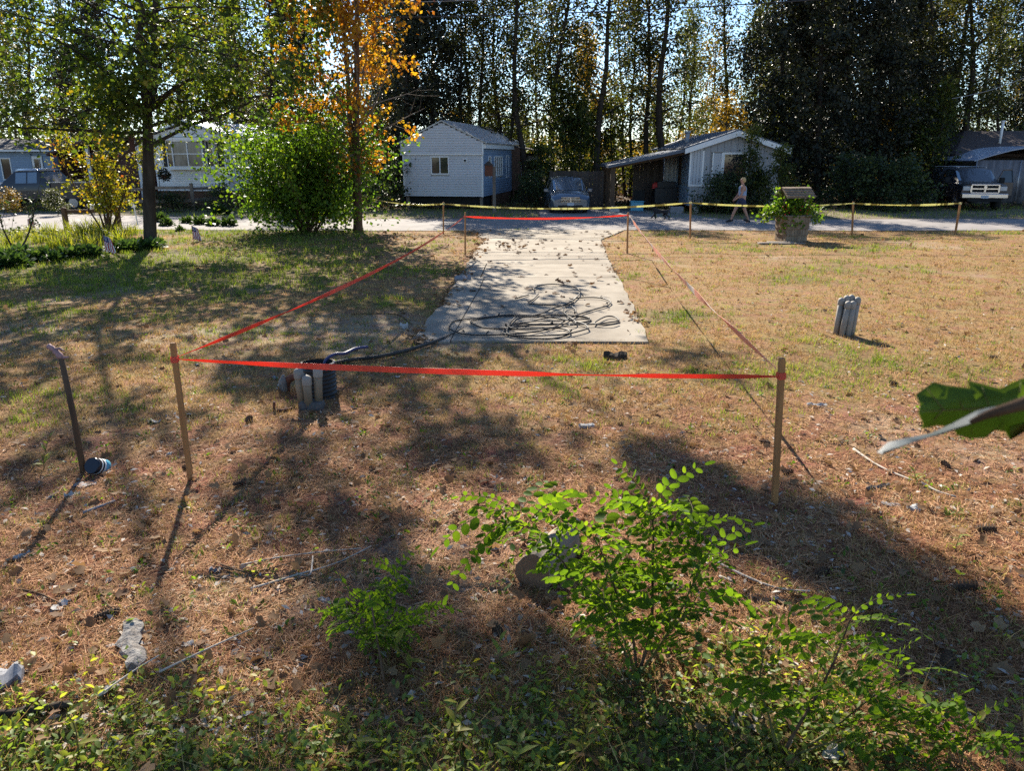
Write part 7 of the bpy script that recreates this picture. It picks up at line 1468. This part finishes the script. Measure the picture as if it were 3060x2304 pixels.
    # sparse small weeds in the lawn
    cx, cy = where_seen(420, 3.6, 15, 1.2); x, y = tufts(cx, cy, 9, np.full(420, .04)); n = len(x); az = rng.uniform(0, 6.28, n); ax = np.stack([np.cos(az), np.sin(az), rng.uniform(.1, 1.2, n)], 1); k = hard(x, y) < .3; V, F = scatter(OVALT, np.stack([x, y, gz(x, y) + .012], 1)[k], ax[k], (np.array([0, 0, 1.0]) + rng.normal(size=(n, 3)) * .35)[k], rng.uniform(.02, .055, n)[k], .7); tag(link('lawn_weeds', npmesh('lawn_weeds', V, F, M['lf_bush'], True)), 'scattered small green weeds in the lawn', kind='stuff')
    # dry leaves and chips over the yard
    x, y = where_seen(15000, 2.6, 27.3, .9); cov, nee, gre, lea, fo, ve = zones(x, y); k = (rng.random(len(x)) < .12 + .88 * lea + .12 * nee) & (hard(x, y) < .7); x, y = x[k], y[k]; n = len(x); pos = np.stack([x, y, gz(x, y) + rng.uniform(.008, .04, n)], 1); V, F = scatter(LOBED, pos, rand_dirs(rng, n) * np.array([1, 1, .35]), np.array([0, 0, 1.0]) + rng.normal(size=(n, 3)) * .5, rng.uniform(.035, .085, n) * (1 + .02 * y)); tag(link('leaf_litter', npmesh('leaf_litter', V, F, M['lf_dry'])), 'fallen brown leaves scattered in the grass', kind='stuff')
    x = rng.uniform(-40, 40, 12000); y = rng.uniform(38.5, 70, 12000); n = len(x); V, F = scatter(LOBED, np.stack([x, y, rng.uniform(.02, .1, n)], 1), rand_dirs(rng, n) * np.array([1, 1, .4]), np.array([0, 0, 1.0]) + rng.normal(size=(n, 3)) * .5, rng.uniform(.15, .3, n)); tag(link('forest_litter', npmesh('forest_litter', V, F, M['lf_dry_dark'])), 'brown leaf litter on the floor of the woods', kind='stuff')
    n = 2400; y = rng.uniform(10.2, 27.3, n); s_ = rng.integers(0, 2, n); ex = np.where(s_ == 0, dl(y), drr(y)) + rng.normal(size=n) * .11; q = rng.random(n) < .22; y = np.where(q, 10.45 + rng.normal(size=n) * .13, y); ex = np.where(q, rng.uniform(-1.45, 1.95, n), ex)
    k = fbm(ex * .6, y, 1.3, 66) > .12; ex, y = ex[k], y[k]; n = len(y)
    V, F = scatter(LOBED, np.stack([ex, y, rng.uniform(.026, .045, n)], 1), rand_dirs(rng, n) * np.array([1, 1, .3]), np.array([0, 0, 1.0]) + rng.normal(size=(n, 3)) * .5, rng.uniform(.03, .09, n)); tag(link('edge_litter', npmesh('edge_litter', V, F, M['lf_dry'])), 'dry leaves and crumbs along the driveway edges', kind='stuff')
    # wood chips and bark flecks
    x, y = where_seen(7500, 2.8, 13, 1.1); n = len(x); k = hard(x, y) < .5; az = rng.uniform(0, 6.28, n); V, F = scatter(DIAMOND, np.stack([x, y, gz(x, y) + rng.uniform(.006, .02, n)], 1)[k], np.stack([np.cos(az), np.sin(az), rng.normal(size=n) * .2], 1)[k], (np.array([0, 0, 1.0]) + rng.normal(size=(n, 3)) * .4)[k], rng.uniform(.015, .07, n)[k], .6); tag(link('bark_flecks', npmesh('bark_flecks', V, F, M['lf_chip'])), 'small chips and flecks of bark on the soil', kind='stuff')
    # leaves on the concrete, one by one
    pr = [npmesh('fallen_leaf', *scatter(LOBED, np.zeros((1, 3)), np.array([[0, 1.0, 0]]), np.array([[0.1 * (i - 1), .2, 1.0]]), np.array([1.0])), M['lf_dry_dark']) for i in range(3)]
    for i in range(150):
        y = 11 + 16.2 * rng.random() ** .62; t = rng.random(); 
        if rng.random() < .22: y = rng.uniform(20.5, 23.5); t = rng.uniform(0, .38)
        x = float(dl(y) + (drr(y) - dl(y)) * t); o = link('fallen_leaf', pr[i % 3], None, (x, y, .034)); o.rotation_euler = (rng.normal() * .3, rng.normal() * .3, rng.uniform(0, 6.28)); s_ = rng.uniform(.09, .17); o.scale = (s_, s_, s_ * 1.6); tag(o, 'curled brown oak leaf lying on the pale concrete driveway', 'leaf', 'fallen leaves on the driveway')
carpets()
